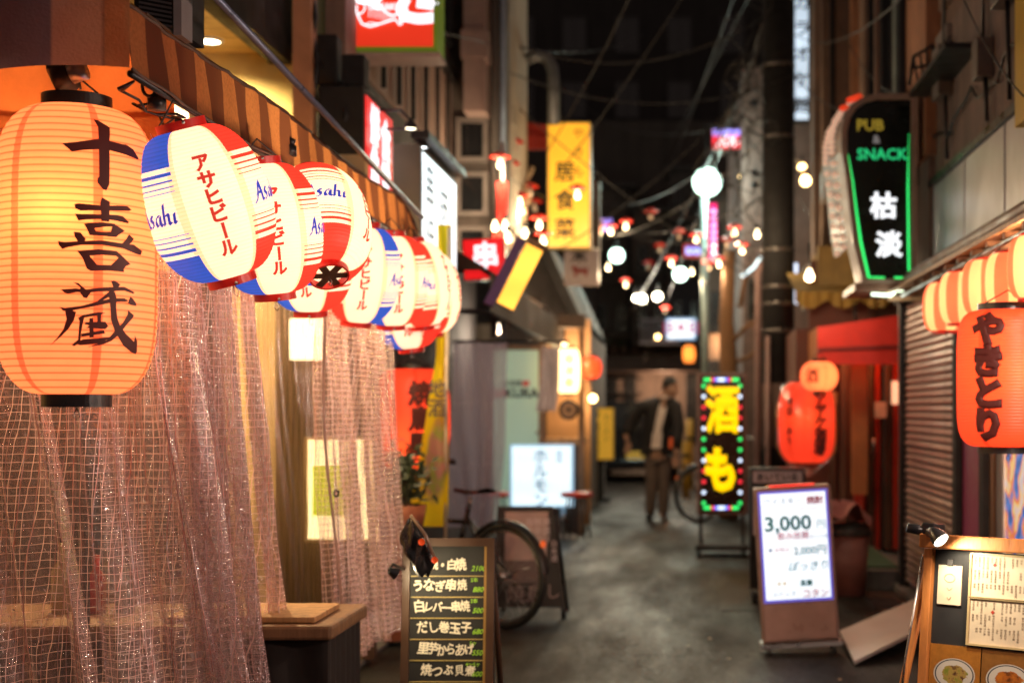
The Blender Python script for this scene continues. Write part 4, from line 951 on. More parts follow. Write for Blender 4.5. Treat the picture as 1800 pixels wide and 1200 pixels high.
for x,y in ((-2.8,4.7),(-1.2,4.7),(-2.8,5.08),(-1.2,5.08)):
    g = MB(); g.box(x-.02,x+.02,y-.02,y+.02,.0,.55); part('leg', g, WOODD, ct)
cb = MB(); cb.box(-1.70,-1.205,4.66,5.0,.602,.622); tag(part('cutting_board', cb, WOODL, bevel=.004), 'pale wooden cutting board on the corner of the low table', 'cutting board')
for k,(x,c_,lab) in enumerate(((-1.92,(.02,.05,.03),'dark green bottle standing on the low table behind the curtain'),(-2.02,(.35,.02,.02),'red capped jar on the low table behind the curtain'),(-2.14,(.30,.22,.1),'brown bottle on the low table behind the curtain'))):
    g = MB(); h = .16+.04*k; g.lathe([(0,0),(.032,0),(.034,.01),(.034,h*.6),(.012,h*.75),(.012,h),(0,h)], 20, Matrix.Translation((x,4.9,.601)))
    tag(part('bottle', g, mat('bottle%d'%k, c_, .12, bump=0, spec=.9)), lab, 'bottle')
# ------------------------------------------------------------------ lit and painted signs
def sign(name, label, px0, px1, py0, py1, Y, dep, face, frame, texts=(), cat='sign', border=.012, stand=None, tilt=0):
    s = thing(name, label, cat, ((PX(px0,Y)+PX(px1,Y))/2, Y+dep/2, PZ(py1,Y)))
    x0,x1,z0,z1 = PX(px0,Y),PX(px1,Y),PZ(py1,Y),PZ(py0,Y)
    g = MB(); g.box(x0,x1,Y+.006,Y+dep,z0,z1); part('casing', g, frame, s, bevel=.006)
    g = MB(); g.box(x0+border,x1-border,Y,Y+.005,z0+border,z1-border); part('face', g, face, s)
    g = MB()
    for (a,b_,c_,d) in ((x0,x1,z1-border,z1),(x0,x1,z0,z0+border),(x0,x0+border,z0+border,z1-border),(x1-border,x1,z0+border,z1-border)): g.box(a,b_,Y-.008,Y+.004,c_,d)
    part('frame', g, frame, s)
    for tx in texts:
        body, px, py, size, mt = tx[:5]; kw = tx[5] if len(tx) > 5 else {}
        g = MB(); put_text(g, body, face_cam(PX(px,Y),Y-.004,PZ(py,Y)), size*Y/F, **kw); part('lettering', g, mt, s)
    return s
WGLOW = glow('white_lettering_glow', (.92,.95,1), 1.35)
# red fish sign
GREENF = mat('lime_frame', (.20,.30,.03), .5, es=.12, ec=(.35,.55,.03))
s = sign('fish_sign', 'red lit sign with white fish outline and green frame at the top', 596,769,-110,90,8.5,.25,glow('red_sign_face',(.72,.035,.012),.85,.25,2,5),GREENF,
     [('い',672,-28,84,WGLOW,dict(offset=.05)),('き',735,-5,105,WGLOW,dict(offset=.05)),('た',620,-28,84,WGLOW,dict(offset=.05)),('TAIYAKI',672,12,16,WGLOW,dict(offset=.03,sx=.9))],border=.024)
g = MB(); Y = 8.49
def tp(pts, r=.0035): g.tube([P(x,y,Y) for x,y in pts], r, 5)
fish = [(624,12),(630,30),(636,42),(650,47),(662,44),(680,38),(694,34),(703,44),(707,42),(703,32),(706,22),(702,20),(694,28),(684,26),(672,16),(660,6),(645,0),(632,-4),(624,0),(622,8),(628,14)]
tp(fish,.0065)
for k in range(8): tp([(647+5.5*k,4+3*k),(650+5.5*k,14+2.2*k),(648+5.5*k,30+1.2*k)],.002)
tp([(634,2),(640,6),(642,14),(638,22),(630,26)],.0045); tp([(628,2),(632,6)],.006); tp([(640,46),(650,40),(664,42)],.003)
part('fish_outline', g, WGLOW, s)
g = MB(); g.pbox(600,772,92,99,8.5,8.75); part('bottom_tray', g, mat('pinkish_tin', (.55,.40,.36), .5), s)
g = MB(); g.pbox(660,672,-200,-108,8.6,8.65); part('hanger_arm', g, BLACK, s)
# black box sign facing the lane
def lane_sign(label, X, Ya, Yb, z0, z1, dep, face, frame, texts, name='box_sign', side=1):
    s = thing(name, label, 'sign', (X-dep/2*side, (Ya+Yb)/2, z0))
    g = MB(); g.box(X-dep*side, X-.006*side, Ya, Yb, z0, z1); part('casing', g, frame, s, bevel=.008)
    g = MB(); g.box(X-.005*side, X, Ya+.04, Yb-.04, z0+.04, z1-.04); part('face', g, face, s)
    for body, y, z, size, mt, kw in texts:
        M = Matrix.Translation((X+.004*side, y, z)) @ Matrix.Rotation(pi/2*side, 4, 'Z') @ Matrix.Rotation(pi/2, 4, 'X')
        g = MB(); put_text(g, body, M, size, **kw); part('lettering', g, mt, s)
    return s
s = lane_sign('black box sign with red lit face and white brush writing along the lane', -1.69,7.55,8.32,2.46,3.02,.24,glow('red_sign_face2',(.78,.02,.02),.95),MATTE,
     [('鮮魚',7.80,2.74,.22,WGLOW,dict(vertical=True,offset=.05)),('食堂',8.08,2.70,.24,WGLOW,dict(vertical=True,offset=.05))])
s = lane_sign('large white lit sign board with faint black brush writing along the lane', -1.45,7.90,9.15,1.86,2.78,.16,glow('white_sign_face',(.82,.93,1.0),1.25,.25,2,16),mat('olive_grey', (.10,.09,.075), .6),
     [('串焼',8.15,2.42,.30,mat('faded_ink',(.08,.09,.12)),dict(vertical=True,offset=.0)),('酒場',8.62,2.3,.34,MATS['faded_ink'],dict(vertical=True))])
g = MB(); g.box(-1.50,-1.40,7.85,9.2,2.80,2.84); part('top_tray', g, DARKM, s)
for k,(px,py,Y) in enumerate(((722,229,7.9),(741,262,7.95))):
    f = thing('spot_lamp', ['small warm spot lamp above the white lit sign, left one','small white spot lamp at the near top corner of the white lit sign'][k], 'spot lamp', P(px,py-6,Y))
    g = MB(); c_ = P(px,py-8,Y); g.lathe([(.01,.035),(.035,0),(.04,-.02),(.036,-.02),(.03,0)], 20, Matrix.Translation(c_)); part('hood', g, DARKM, f)
    g = MB(); g.lathe([(0,-.016),(.03,-.016)], 16, Matrix.Translation(c_)); part('lens', g, glow('spot_lens'+str(k), (1,.86,.6) if k == 0 else (.85,.95,1), 8), f)
    g = MB(); g.tube([c_+Vector((0,0,.03)),c_+Vector((-.06,.02,.09)),c_+Vector((-.2,.02,.09))], .008); part('arm', g, BLACK, f)
pst = MB(); pst.pbox(694,738,268,470,8.1,8.3); tag(part('sign_post', pst, mat('olive_grey',(1,1,1))), 'olive grey square post beside the near end of the white lit sign', 'post')
# yellow vertical sign
s = sign('yellow_vertical_sign', 'tall yellow lit vertical sign with black characters over the lane', 962,1038,215,436,14,.25,glow('yellow_sign_face',(.95,.47,.03),.78,.15,2,4),mat('brass_frame',(.55,.38,.12),.5,es=.05,ec=(.8,.5,.1)),
     [('居食菜',993,352,37,mat('sign_ink',(.02,.012,.01)),dict(vertical=True,step=1.35,offset=.02)),('やきもの',1017,285,21,MATS['sign_ink'],dict(vertical=True,step=1.6))])
s = sign('pale_horse_sign', 'pale unlit vertical sign with a red horse picture below the yellow sign', 992,1052,432,500,15.6,.2,mat('pale_sign',(.42,.33,.30),.6,es=.06,ec=(.7,.5,.45)),mat('pale_sign',(1,1,1)),  # unlit face given a faint painted glow
     [('末',1018,448,28,MATS['sign_ink'],dict(offset=.03))])
g = MB(); g.add([P(x,y,15.59) for x,y in ((1004,470),(1010,466),(1016,472),(1030,472),(1034,470),(1032,486),(1028,486),(1028,480),(1014,480),(1013,487),(1009,487),(1009,478))],[tuple(range(12))]); part('horse_picture', g, mat('maroon_print',(.28,.04,.03)), s)
s = sign('warm_side_sign', 'narrow brown side sign right of the yellow vertical sign', 1036,1054,318,436,15.2,.2,mat('brown_sign',(.22,.17,.14),.6),mat('brown_sign',(1,1,1)))
# red banner, red square sign, tilted yellow lantern
s = thing('red_banner', 'narrow red cloth banner hanging from a pole near the square red sign', 'banner', P(882,425,11.6))
g = MB(); g.grid(lambda u, v: (PX(874,11.6)+ (PX(892,11.6)-PX(874,11.6))*u - .05*(1-v)**3, 11.6+.02*math.sin(u*7+v*5), PZ(428,11.6)+(PZ(320,11.6)-PZ(428,11.6))*v), 10, 24); part('cloth', g, mat('bright_red_cloth',(.62,.02,.012),.7,es=.12,ec=(.9,.03,.02)), s)  # faint glow put into the banner cloth, which is no lamp
g = MB(); g.tube([P(884,318,11.6),P(884,250,11.6)], .014); part('rod', g, mat('pinkish_tin',(1,1,1)), s)
s = thing('red_square_sign', 'red lit square sign with thick white character beside the beer lanterns', 'sign', P(850,490,10))
Mr = face_cam(PX(851,10),10,PZ(455,10),0,0,.05)
g = MB(); g.box(-.148,.148,-.145,.145,-.12,-.004, M=Mr); part('casing', g, REDP, s, bevel=.006)
g = MB(); g.box(-.142,.142,-.138,.138,-.003,0, M=Mr); part('face', g, glow('red_square_face',(.85,.012,.015),.95), s)
g = MB(); put_text(g, '串', Mr @ Matrix.Translation((.01,.02,.004)), .20, .025); part('lettering', g, WGLOW, s)
s = thing('tilted_sign_lantern', 'yellow glowing box sign leaning out at a slant with purple side', 'sign', P(912,487,9.4))
Mr = face_cam(PX(914,9.4),9.4,PZ(486,9.4),.2,0,-.46) @ Matrix.Scale(.86,4)
g = MB(); g.box(-.075,.075,-.26,.26,-.12,-.004, M=Mr); part('casing', g, mat('purple_panel',(.14,.06,.15)), s)
g = MB(); g.box(-.07,.07,-.255,.255,-.003,0, M=Mr); part('face', g, glow('amber_face',(1,.48,.05),1.7,.3,2,20), s)
g = MB(); g.box(-.155,-.08,-.30,.27,-.14,-.02, M=Mr); part('side_board', g, mat('purple_panel',(1,1,1)), s)
g = MB(); g.tube([Mr@Vector((-.09,.3,0)),Mr@Vector((.09,.28,0))], .02); part('top_bar', g, WOODM, s)
# white horumon light box on a stand
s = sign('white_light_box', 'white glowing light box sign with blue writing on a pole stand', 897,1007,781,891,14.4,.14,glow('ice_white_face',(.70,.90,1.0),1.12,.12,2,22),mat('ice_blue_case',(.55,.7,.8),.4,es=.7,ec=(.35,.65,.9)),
     [('ホルモン',950,840,28,mat('blue_ink',(.06,.16,.40)),dict(vertical=True,step=.93,offset=.012)),('焼肉',983,802,12,MATS['blue_ink'],dict(vertical=True,offset=0))],border=.022)
g = MB(); x = PX(990,14.45); g.tube([(x,14.47,PZ(892,14.45)),(x,14.47,.03)], .028, 12); part('stand_pole', g, STEEL, s)
g = MB(); g.lathe([(0,.03),(.12,.03),(.15,0)], 24, Matrix.Translation((x,14.47,0))); part('stand_foot', g, GREYP, s)
for k,(px) in enumerate((868,1014)):
    st_ = thing('bar_stool', ['low black stool with red seat left of the white light box','low black stool with red seat right of the white light box'][k], 'stool', (PX(px,13.9),13.9,.03))
    c_ = Vector((PX(px,13.9),13.9,.03))
    g = MB(); g.lathe([(0,.0),(.15,.0),(.16,.02),(.15,.045),(0,.05)], 24, Matrix.Translation(c_+Vector((0,0,.42)))); part('seat', g, mat('red_vinyl',(.6,.03,.01),.35), st_)
    for a in range(4):
        q = a*pi/2+.6; g = MB(); g.tube([c_+Vector((math.cos(q)*.10,math.sin(q)*.10,.42)),c_+Vector((math.cos(q)*.15,math.sin(q)*.15,0))], .011); part('leg', g, BLACK, st_)
# yellow standing sign far
s = sign('yellow_standing_sign', 'yellow standing street sign with black characters left of the walking man', 1028,1079,716,808,20,.22,glow('dim_yellow_face',(.62,.33,.03),.5),mat('ochre_frame',(.35,.2,.04)),
     [('中華菜店',1043,762,22,MATS['sign_ink'],dict(vertical=True,offset=.03)),('ラーメン',1066,752,12,MATS['sign_ink'],dict(vertical=True))])
g = MB(); g.box(PX(1040,20),PX(1060,20),20.05,20.2,0,PZ(808,20)); g.box(PX(1032,20),PX(1072,20),19.95,20.3,0,.06); part('stand_base', g, MATTE, s)
# far lit sign
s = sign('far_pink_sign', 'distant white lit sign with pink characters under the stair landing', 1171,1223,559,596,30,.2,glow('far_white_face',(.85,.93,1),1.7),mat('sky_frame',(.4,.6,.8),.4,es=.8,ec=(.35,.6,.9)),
     [('日々日',1197,576,22,mat('pink_ink',(.5,.03,.12),es=.5,ec=(.8,.1,.25)),dict(offset=.05))],border=.04)
# small coloured signs around the street lamp
s = sign('small_red_blue_sign', 'small red and violet lit sign on a bracket above the white globe lamp', 1251,1308,227,263,19,.15,glow('red_small_face',(.85,.03,.05),1.0),DARKM,
     [('バル',1279,249,20,WGLOW,dict(offset=.05))],border=.01)
g = MB(); x0,x1 = PX(1253,19),PX(1306,19); g.box(x0,x1,18.985,18.995,PZ(239,19),PZ(228,19)); part('violet_band', g, glow('violet_glow',(.35,.28,.95),1.2), s)
g = MB(); g.tube([P(1238,222,19.02),P(1310,222,19.02)], .02); g.tube([P(1242,290,19.02),P(1242,222,19.02)], .02); g.tube([P(1246,270,19.02),P(1308,270,19.02)], .014); part('bracket', g, DARKM, s)
s = sign('pink_strip_sign', 'thin vertical magenta strip sign with small round lights on the lamp post', 1245,1261,357,462,17.6,.1,glow('magenta_face',(.85,.02,.22),1.1),mat('magenta_case',(.3,.02,.1)),border=.008)
for k in range(8):
    g = MB(); c_ = P(1255,372+12*k,17.58); g.lathe([(0,.012),(.03,.008),(.035,0)], 12, Matrix.Translation(c_) @ Matrix.Rotation(pi/2,4,'X')); part('round_light', g, glow('lilac_dot' if k < 5 else 'white_dot',(.8,.4,.9) if k < 5 else (.75,.85,1), 1.4), s)
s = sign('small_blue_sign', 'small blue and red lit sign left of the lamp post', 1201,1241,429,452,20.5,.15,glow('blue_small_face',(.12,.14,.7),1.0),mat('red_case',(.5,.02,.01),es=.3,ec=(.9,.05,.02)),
     [('BAR',1219,441,15,glow('lilac_text',(.5,.55,1),1.5),dict(offset=.04))],border=.03)
s = sign('round_pink_sign', 'small round pink sign with a dark centre among the string bulbs', 1033,1064,379,380,17,.05,REDP,REDP) if False else thing('round_pink_sign', 'small round pink sign with a dark centre among the string bulbs', 'sign', P(1047,396,17))
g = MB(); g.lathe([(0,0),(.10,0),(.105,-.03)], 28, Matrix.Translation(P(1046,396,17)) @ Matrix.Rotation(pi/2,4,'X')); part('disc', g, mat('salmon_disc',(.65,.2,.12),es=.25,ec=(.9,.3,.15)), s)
g = MB(); g.lathe([(0,0),(.035,0)], 20, Matrix.Translation(P(1046,396,16.99)) @ Matrix.Rotation(pi/2,4,'X')); part('centre', g, MATS['sign_ink'], s)
g = MB(); g.pbox(1056,1076,384,404,17.1,17.2); tag(part('violet_sign', g, glow('violet_small',(.2,.17,.7),.8)), 'tiny violet lit sign beside the round pink disc', 'sign')
# tall cool white sign behind the pole, right
s = sign('cool_white_tower_sign', 'tall cool white lit sign seen in the gap behind the utility pole', 1394,1424,-90,214,15.5,.2,glow('cool_tower_face',(.62,.78,.95),.95,.3,2,9),DARKM,
     [(ch_,1410,5+45*k_,30,mat('sign_ink',(1,1,1)),dict(offset=.02)) for k_, ch_ in enumerate('カラオケ館')],border=.02)
s = sign('small_cool_strip', 'thin cool white vertical strip light low behind the utility pole', 1394,1403,462,535,14.4,.1,glow('cool_strip',(.7,.8,1),1.6),STEEL,border=.004)
g = MB(); g.tube([P(1303,486,15),P(1325,470,15),P(1337,452,15)], .018, 8); tag(part('curved_tube_light', g, glow('cool_tube',(.75,.95,1),1.6)), 'bent cool white tube light left of the utility pole', 'tube light')
# the LED board
s = thing('led_board', 'tall LED sign on wheels with big yellow characters and coloured border lights', 'sign', (PX(1268,12.7),12.8,0))
Y = 12.7
g = MB(); g.pbox(1225,1313,655,905,Y,Y+.12); part('casing', g, mat('taupe_case',(.22,.13,.11),.5), s, bevel=.012)
g = MB(); g.pbox(1231,1307,661,899,Y-.006,Y-.002); part('display', g, mat('dark_display',(.03,.014,.008),.25), s)
YL = glow('yellow_led',(1,.62,.0),1.25)
g = MB(); put_text(g, '酒', face_cam(PX(1270,Y),Y-.012,PZ(720,Y)), .44, .034, sx=.68); part('yellow_character', g, YL, s)
g = MB(); put_text(g, 'も', face_cam(PX(1267,Y),Y-.012,PZ(826,Y)), .42, .055, sx=.72); part('yellow_character', g, YL, s)
leds = {'g': glow('green_led',(.03,.75,.14),2), 'r': glow('red_led',(.9,.03,.05),1.6), 'w': glow('white_led',(.65,.78,1),2.2), 'b': glow('blue_led',(.12,.2,.95),1.8)}
seq = []
for k, c_ in enumerate('ggrbwwbrgg'): seq += [(1240+6.2*k, 667, c_), (1240+6.2*k, 892, c_)]
for k, c_ in enumerate('gwrrwggwrrwg'): seq += [(1237, 678+18.7*k, c_), (1301, 678+18.7*k, c_)]
for k in (0,1): 
    for c_y in (674,684,875,885): pass
base = {}
for px, py, c_ in seq:
    if c_ not in base:
        g = MB(); g.lathe([(0,.010),(.012,.007),(.016,0)], 10, Matrix.Rotation(pi/2,4,'X')); o = part('led_light', g, leds[c_], s, local=True); base[c_] = o
    else: o = base[c_].copy(); col.objects.link(o); o.parent = s
    o.location = W(s).inverted() @ P(px, py, Y-.006)
for px in (1232,1306):
    g = MB(); x = PX(px,Y); g.box(x-.015,x+.015,Y+.04,Y+.08,.08,PZ(905,Y)); part('leg', g, DARKM, s)
g = MB(); g.box(PX(1222,Y),PX(1316,Y),Y-.15,Y+.3,.06,.10); part('wheel_base', g, MATTE, s)
for a in (-.2,.2):
    for b_ in (-.1,.25):
        g = MB(); c_ = Vector((PX(1268,Y)+a,Y+b_,.03)); g.tube([c_-Vector((.012,0,0)),c_+Vector((.012,0,0))], .03, 12); part('castor', g, RUBBER, s)
# pub & snack sign
PUBF = mat('pub_frame', (.42,.31,.26), .5)
s = thing('pub_sign', 'teardrop shaped black pub sign with green neon edges and white characters', 'sign', P(1540,500,9.3))
Y = 9.0
outer = [(1515,497),(1500,430),(1493,380),(1487,320),(1478,262),(1478,232),(1484,205),(1497,185),(1515,173),(1540,166),(1610,166),(1610,497)]
inner = [(1523,491),(1509,425),(1502,375),(1496,318),(1488,262),(1488,234),(1493,210),(1504,193),(1520,182),(1542,176),(1601,176),(1601,491)]
M = face_cam(0,Y,0)
pr = lambda L, Yq: [(PX(x,Yq), PZ(y,Yq)) for x, y in L]
g = MB(); o_ = pr(outer,Y); i_ = pr(inner,Y); n = len(o_)
vs = [(x,Y-.03,z) for x,z in o_] + [(x,Y-.03,z) for x,z in i_] + [(x,Y,z) for x,z in i_]
fs = [(k,(k+1)%n,n+(k+1)%n,n+k) for k in range(n)] + [(n+k,n+(k+1)%n,2*n+(k+1)%n,2*n+k) for k in range(n)]
vs += [(x,Y+.30,z) for x,z in o_]; fs += [(k,3*n+k,3*n+(k+1)%n,(k+1)%n) for k in range(n)] + [tuple(3*n+k for k in range(n))]
g.add(vs, fs); part('frame', g, PUBF, s)
g = MB(); g.prism(i_, M, -.004); part('face', g, mat('pub_black',(.008,.012,.010),.2,bump=0,spec=.6), s)
GN = glow('green_neon',(.03,.85,.16),1.5)
g = MB()
def ps(pts, r): g.tube([P(x,y,Y-.02) for x,y in pts], r, 8)
ps([(1491,272),(1499,318),(1506,375),(1513,425),(1527,487),(1555,488)],[.002,.004,.006,.008,.008,.006]); ps([(1572,488),(1597,488)],.006); ps([(1598,488),(1597,420),(1596,330),(1597,270),(1598,235)],[.006,.006,.005,.002,.001])
part('neon_tube', g, GN, s)
g = MB(); put_text(g, 'PUB', face_cam(PX(1529,Y),Y-.01,PZ(220,Y)), 27*Y/F, .03); part('lettering', g, mat('gold_letter',(.45,.36,.06),es=.28,ec=(.7,.5,.05)), s)
g = MB(); put_text(g, '&', face_cam(PX(1540,Y),Y-.01,PZ(245,Y)), 20*Y/F, .03); part('lettering', g, mat('silver_letter',(.5,.5,.5),es=.25), s)
g = MB(); put_text(g, 'SNACK', face_cam(PX(1550,Y),Y-.01,PZ(271,Y)), 27*Y/F, .02); part('lettering', g, glow('green_letter',(.02,.60,.20),.9), s)
g = MB(); put_text(g, '枯', face_cam(PX(1553,Y),Y-.01,PZ(362,Y)), 47*Y/F, .035); part('lettering', g, WGLOW, s)
g = MB(); put_text(g, '淡', face_cam(PX(1562,Y),Y-.01,PZ(430,Y)), 47*Y/F, .035); part('lettering', g, WGLOW, s)
# deep riveted rim running back along the lane side, with small bulbs
rim = outer[1:10]; Rm = MB(); vs = []
for k,(x,y) in enumerate(rim): a = P(x-4,y,Y+.31); b_ = Vector((a.x-.0,Y+.62,a.z)); c_ = Vector((a.x-.02, Y+1.15, a.z)); vs += [a,b_,c_]
Rm.add(vs, [(3*k+i,3*k+3+i,3*k+4+i,3*k+1+i) for k in range(len(rim)-1) for i in range(2)]); part('rim', Rm, mat('worn_chrome',(.13,.09,.075),.4,.3), s)
bb = None
for k in range(len(rim)-1):
    for q in range(3):
        for r_ in range(2):
            a = Vector((PX(rim[k][0]-4,Y+.31), 0, PZ(rim[k][1],Y+.31))).lerp(Vector((PX(rim[k+1][0]-4,Y+.31),0,PZ(rim[k+1][1],Y+.31))), q/3); pos = Vector((a.x-.03, Y+.45+.4*r_, a.z))
            if bb is None: g = MB(); g.lathe([(0,-.022),(.022,-.008),(.022,.008),(0,.022)], 8); bb = part('rim_bulb', g, mat('peach_bulb',(.6,.4,.3),.2,es=.5,ec=(1,.6,.4)), s, local=True); o = bb
            else: o = bb.copy(); col.objects.link(o); o.parent = s
            o.location = W(s).inverted() @ pos
g = MB(); g.tube([P(1555,519,9.05),P(1590,509,9.05)], .010); g.tube([P(1532,517,8.9),P(1568,519,8.9)], .010); part('tube_lamp', g, glow('tube_lamp',(.8,1,.75),3), s)
l = bpy.data.lights.new('tube_light','POINT'); l.energy = 3; l.color = (.9,1,.8); l.shadow_soft_size = .1
o = bpy.data.objects.new('tube_light', l); col.objects.link(o); o.parent = s; o.location = W(s).inverted()@(P(1562,527,9.0))
g = MB(); g.box(PX(1500,9.1),PX(1625,9.1),9.0,9.7,PZ(512,9.1),PZ(500,9.1)); part('bottom_board', g, mat('rust_brown',(1,1,1)), s)
for k in range(6):
    g = MB(); g.lathe([(0,-.014),(.018,-.009),(.021,0)], 10, Matrix.Translation(P(1480+k*6,182-k*2.2+ (10 if k<2 else 0),9.33)+Vector((0,-.02,0))) @ Matrix.Rotation(pi/2,4,'X')); part('red_reflector', g, glow('red_reflector',(.9,.10,.03),.4), s)
# 3,000 yen light box on castors
s = thing('price_light_box', 'white lit price board on castors with a 3,000 yen offer', 'sign', (.62,7.6,0), .03)
Y = 7.55; yw = Matrix.Translation((PX(1410,Y),Y,0)) @ Matrix.Rotation(-.06,4,'Y') @ Matrix.Rotation(.0,4,'Z')
def L3(x0,x1,y0,y1,z0,z1,mt,nm,bev=0):
    g = MB(); g.box(x0,x1,y0,y1,z0,z1,M=yw); return part(nm, g, mt, s, bevel=bev)
BR = mat('brown_case',(.30,.19,.16),.42,.2)
L3(-.205,.205,0,.12,.07,.895,BR,'casing',.012)
L3(-.185,.185,-.004,-.001,.285,.875,glow('violet_border',(.10,.09,.50),.9),'lit_border')
L3(-.172,.172,-.008,-.005,.300,.862,glow('price_face',(.78,.91,1.0),1.0,.08,2,18),'face')
L3(-.185,.185,-.006,-.001,.09,.27,mat('brown_panel',(.33,.21,.18),.35),'lower_panel')
L3(-.215,.215,-.03,.15,.045,.068,STEEL,'base_plate')
L3(-.12,.12,.0,.05,.897,.905,glow('red_strip',(.9,.03,.02),.9),'top_light')
for a in (-.17,.17):
    for b_ in (-.01,.13):
        g = MB(); g.tube([yw@Vector((a-.01,b_,.024)),yw@Vector((a+.01,b_,.024))], .024, 12); part('castor', g, RUBBER, s)
def T3(body, x, z, size, mt, **kw):
    g = MB(); put_text(g, body, yw @ face_cam(x,-.011,z), size, **kw); part('lettering', g, mt, s)
TEAL = mat('teal_ink',(.02,.26,.32)); CRIM = mat('crimson_ink',(.55,.03,.10)); NAVY = mat('navy_ink',(.10,.16,.30)); YEL = mat('yellow_ink',(.8,.55,.05))
T3('ウイスキー',-.055,.820,.042,NAVY); T3('焼酎',.115,.818,.045,CRIM,offset=.03); T3('ボトル入れて',.09,.775,.020,CRIM)
T3('3,000',-.035,.705,.108,TEAL,offset=.028,sx=1.05); T3('円',.140,.690,.052,TEAL)
T3('飲み放題',-.01,.635,.042,CRIM,offset=.01); T3('セット付',.125,.625,.024,NAVY)
T3('●',-.135,.565,.024,mat('blue_dot',(.02,.2,.6))); T3('女性は',-.075,.565,.026,CRIM); T3('2,000円',.075,.555,.055,TEAL,offset=.012)
T3('ぽっきり',.065,.472,.055,mat('soft_teal',(.15,.45,.55)),shear=.25,offset=.01)
T3('★★',-.085,.385,.030,YEL); T3('黒霧',.045,.382,.034,TEAL,offset=.03); T3('スナック',-.075,.328,.032,NAVY); T3('コタン',.09,.326,.048,CRIM,offset=.015)
ol = thing('orange_strip_light', 'small amber strip light behind the top left corner of the price board', 'light', P(1349,880,7.75))
g = MB(); g.tube([P(1349,855,7.75),P(1349,880,7.75)], .012, 10); part('tube', g, glow('amber_strip',(1,.36,.02),2.6), ol)
g = MB(); g.tube([P(1349,882,7.75),P(1349,905,7.78)], .008, 8); part('holder', g, BLACK, ol)
# white standing sign behind it
s = sign('white_standing_sign', 'white standing board with black frame right behind the price board', 1318,1416,822,1035,9.6,.12,MATTE,BLACK,(),border=.02)
g = MB(); g.pbox(1324,1410,828,848,9.59,9.6); part('white_panel', g, mat('off_white',(.50,.36,.34),.6,es=.05,ec=(.6,.4,.4)), s)
g = MB(); g.pbox(1324,1410,856,940,9.59,9.6); part('white_panel', g, MATS['off_white'], s)
for b_, px, py, sz in (('あいている',1366,838,15),('営業中',1372,895,18),('いらっしゃい',1366,925,10)):
    g = MB(); put_text(g, b_, face_cam(PX(px,9.6),9.585,PZ(py,9.6)), sz*9.6/F, .03); part('lettering', g, BLACK, s)
for px in (1326,1408):
    g = MB(); x = PX(px,9.6); g.box(x-.02,x+.02,9.5,9.85,0,.07); part('foot', g, BLACK, s)
# pink cloth, bin, ramp
bn = thing('lidded_bin', 'pink grey plastic bin with a dark lid beside the price board', 'bin', (PX(1490,9.9),10.0,.0))
g = MB(); c_ = Matrix.Translation((PX(1490,9.9),10.05,0)); g.lathe([(.0,.0),(.14,.0),(.17,.42),(.165,.42),(.14,.02)], 28, c_); part('bin_body', g, mat('pinkish_plastic',(.38,.17,.16),.4), bn)
g = MB(); g.lathe([(.185,.42),(.19,.45),(.17,.50),(0,.52)], 28, c_); part('lid', g, mat('bin_lid',(.05,.05,.055),.4), bn)
g = MB()
def cl(u, v):
    a = u*2*pi; r = .02+.20*v; return (PX(1478,9.9)+math.cos(a)*r*1.05, 9.95+math.sin(a)*r*.8, .66-.36*v**2.2*(.35+.12*math.sin(a*7)+.2*math.sin(a*2+1)) + .012*math.sin(a*5+v*8))
g.grid(cl, 60, 14); tag(part('pink_cloth', g, mat('pink_cloth',(.60,.24,.22),.8)), 'crumpled pink cloth draped over the top of the bin', 'cloth')
g = MB(); g.add([(PX(1478,7.9),7.95,.05),(PX(1500,7.25),7.2,.012),(PX(1640,7.9),7.75,.14),(PX(1608,8.6),8.55,.15)],[(0,1,2,3)]); g.add([(x,y,z+.018) for x,y,z in ((PX(1478,7.9),7.95,.05),(PX(1500,7.25),7.2,.012),(PX(1640,7.9),7.75,.14),(PX(1608,8.6),8.55,.15))],[(0,1,2,3)])
g.add([v for v in g.v],[(0,4,5,1),(1,5,6,2),(2,6,7,3),(3,7,4,0)]); tag(part('loading_ramp', g, mat('worn_alu',(.42,.38,.36),.5,.3)), 'pale metal ramp plate leaning on the kerb right of the price board', 'ramp')

# ------------------------------------------------------------------ left chalk boards
def tilted(px, py, Y, yaw, tilt): return face_cam(PX(px,Y),Y,PZ(py,Y),yaw,tilt)
mb_ = thing('menu_chalkboard', 'black chalk menu board with handwritten white dishes and green prices', 'menu board', (-.78,5.2,0))
M = tilted(795,945,5.2,-.0,-.10); wB, hB = .345, 1.0            # hangs from its top edge
xr = PX(870,5.2)-PX(795,5.2)
FRW = mat('dark_frame_wood',(.07,.035,.02),.4)
g = MB(); g.box(-.18,xr,-.86,0,-.03,-.012, M=M); part('board', g, mat('chalkboard',(.014,.013,.012),.7), mb_)
g = MB(); g.box(-.18,xr,-.03,0,-.035,.006, M=M); part('top_rail', g, FRW, mb_)
g = MB(); g.box(xr-.028,xr,-.86,-.031,-.035,.006, M=M); part('side_rail', g, FRW, mb_)
g = MB(); g.box(-.18,-.152,-.86,-.031,-.035,.006, M=M); part('side_rail', g, FRW, mb_)
g = MB(); g.box(xr-.038,xr-.029,-.86,-.031,-.012,.0, M=M); part('inner_strip', g, mat('gold_strip',(.35,.20,.06),.4), mb_)
rows = [('・蒲焼・白焼','2100',''),('うなぎ串焼','880','2本'),('白レバー串焼','500','2本'),('だし巻玉子','680',''),('里芋からあげ','550','5ヶ'),('焼つぶ貝煮','600','4〜5ヶ'),('こにゃく鉄板焼','750','')]
CH = mat('cream_chalk',(.85,.75,.58),.8); GC = mat('green_chalk',(.30,.60,.04),.8)
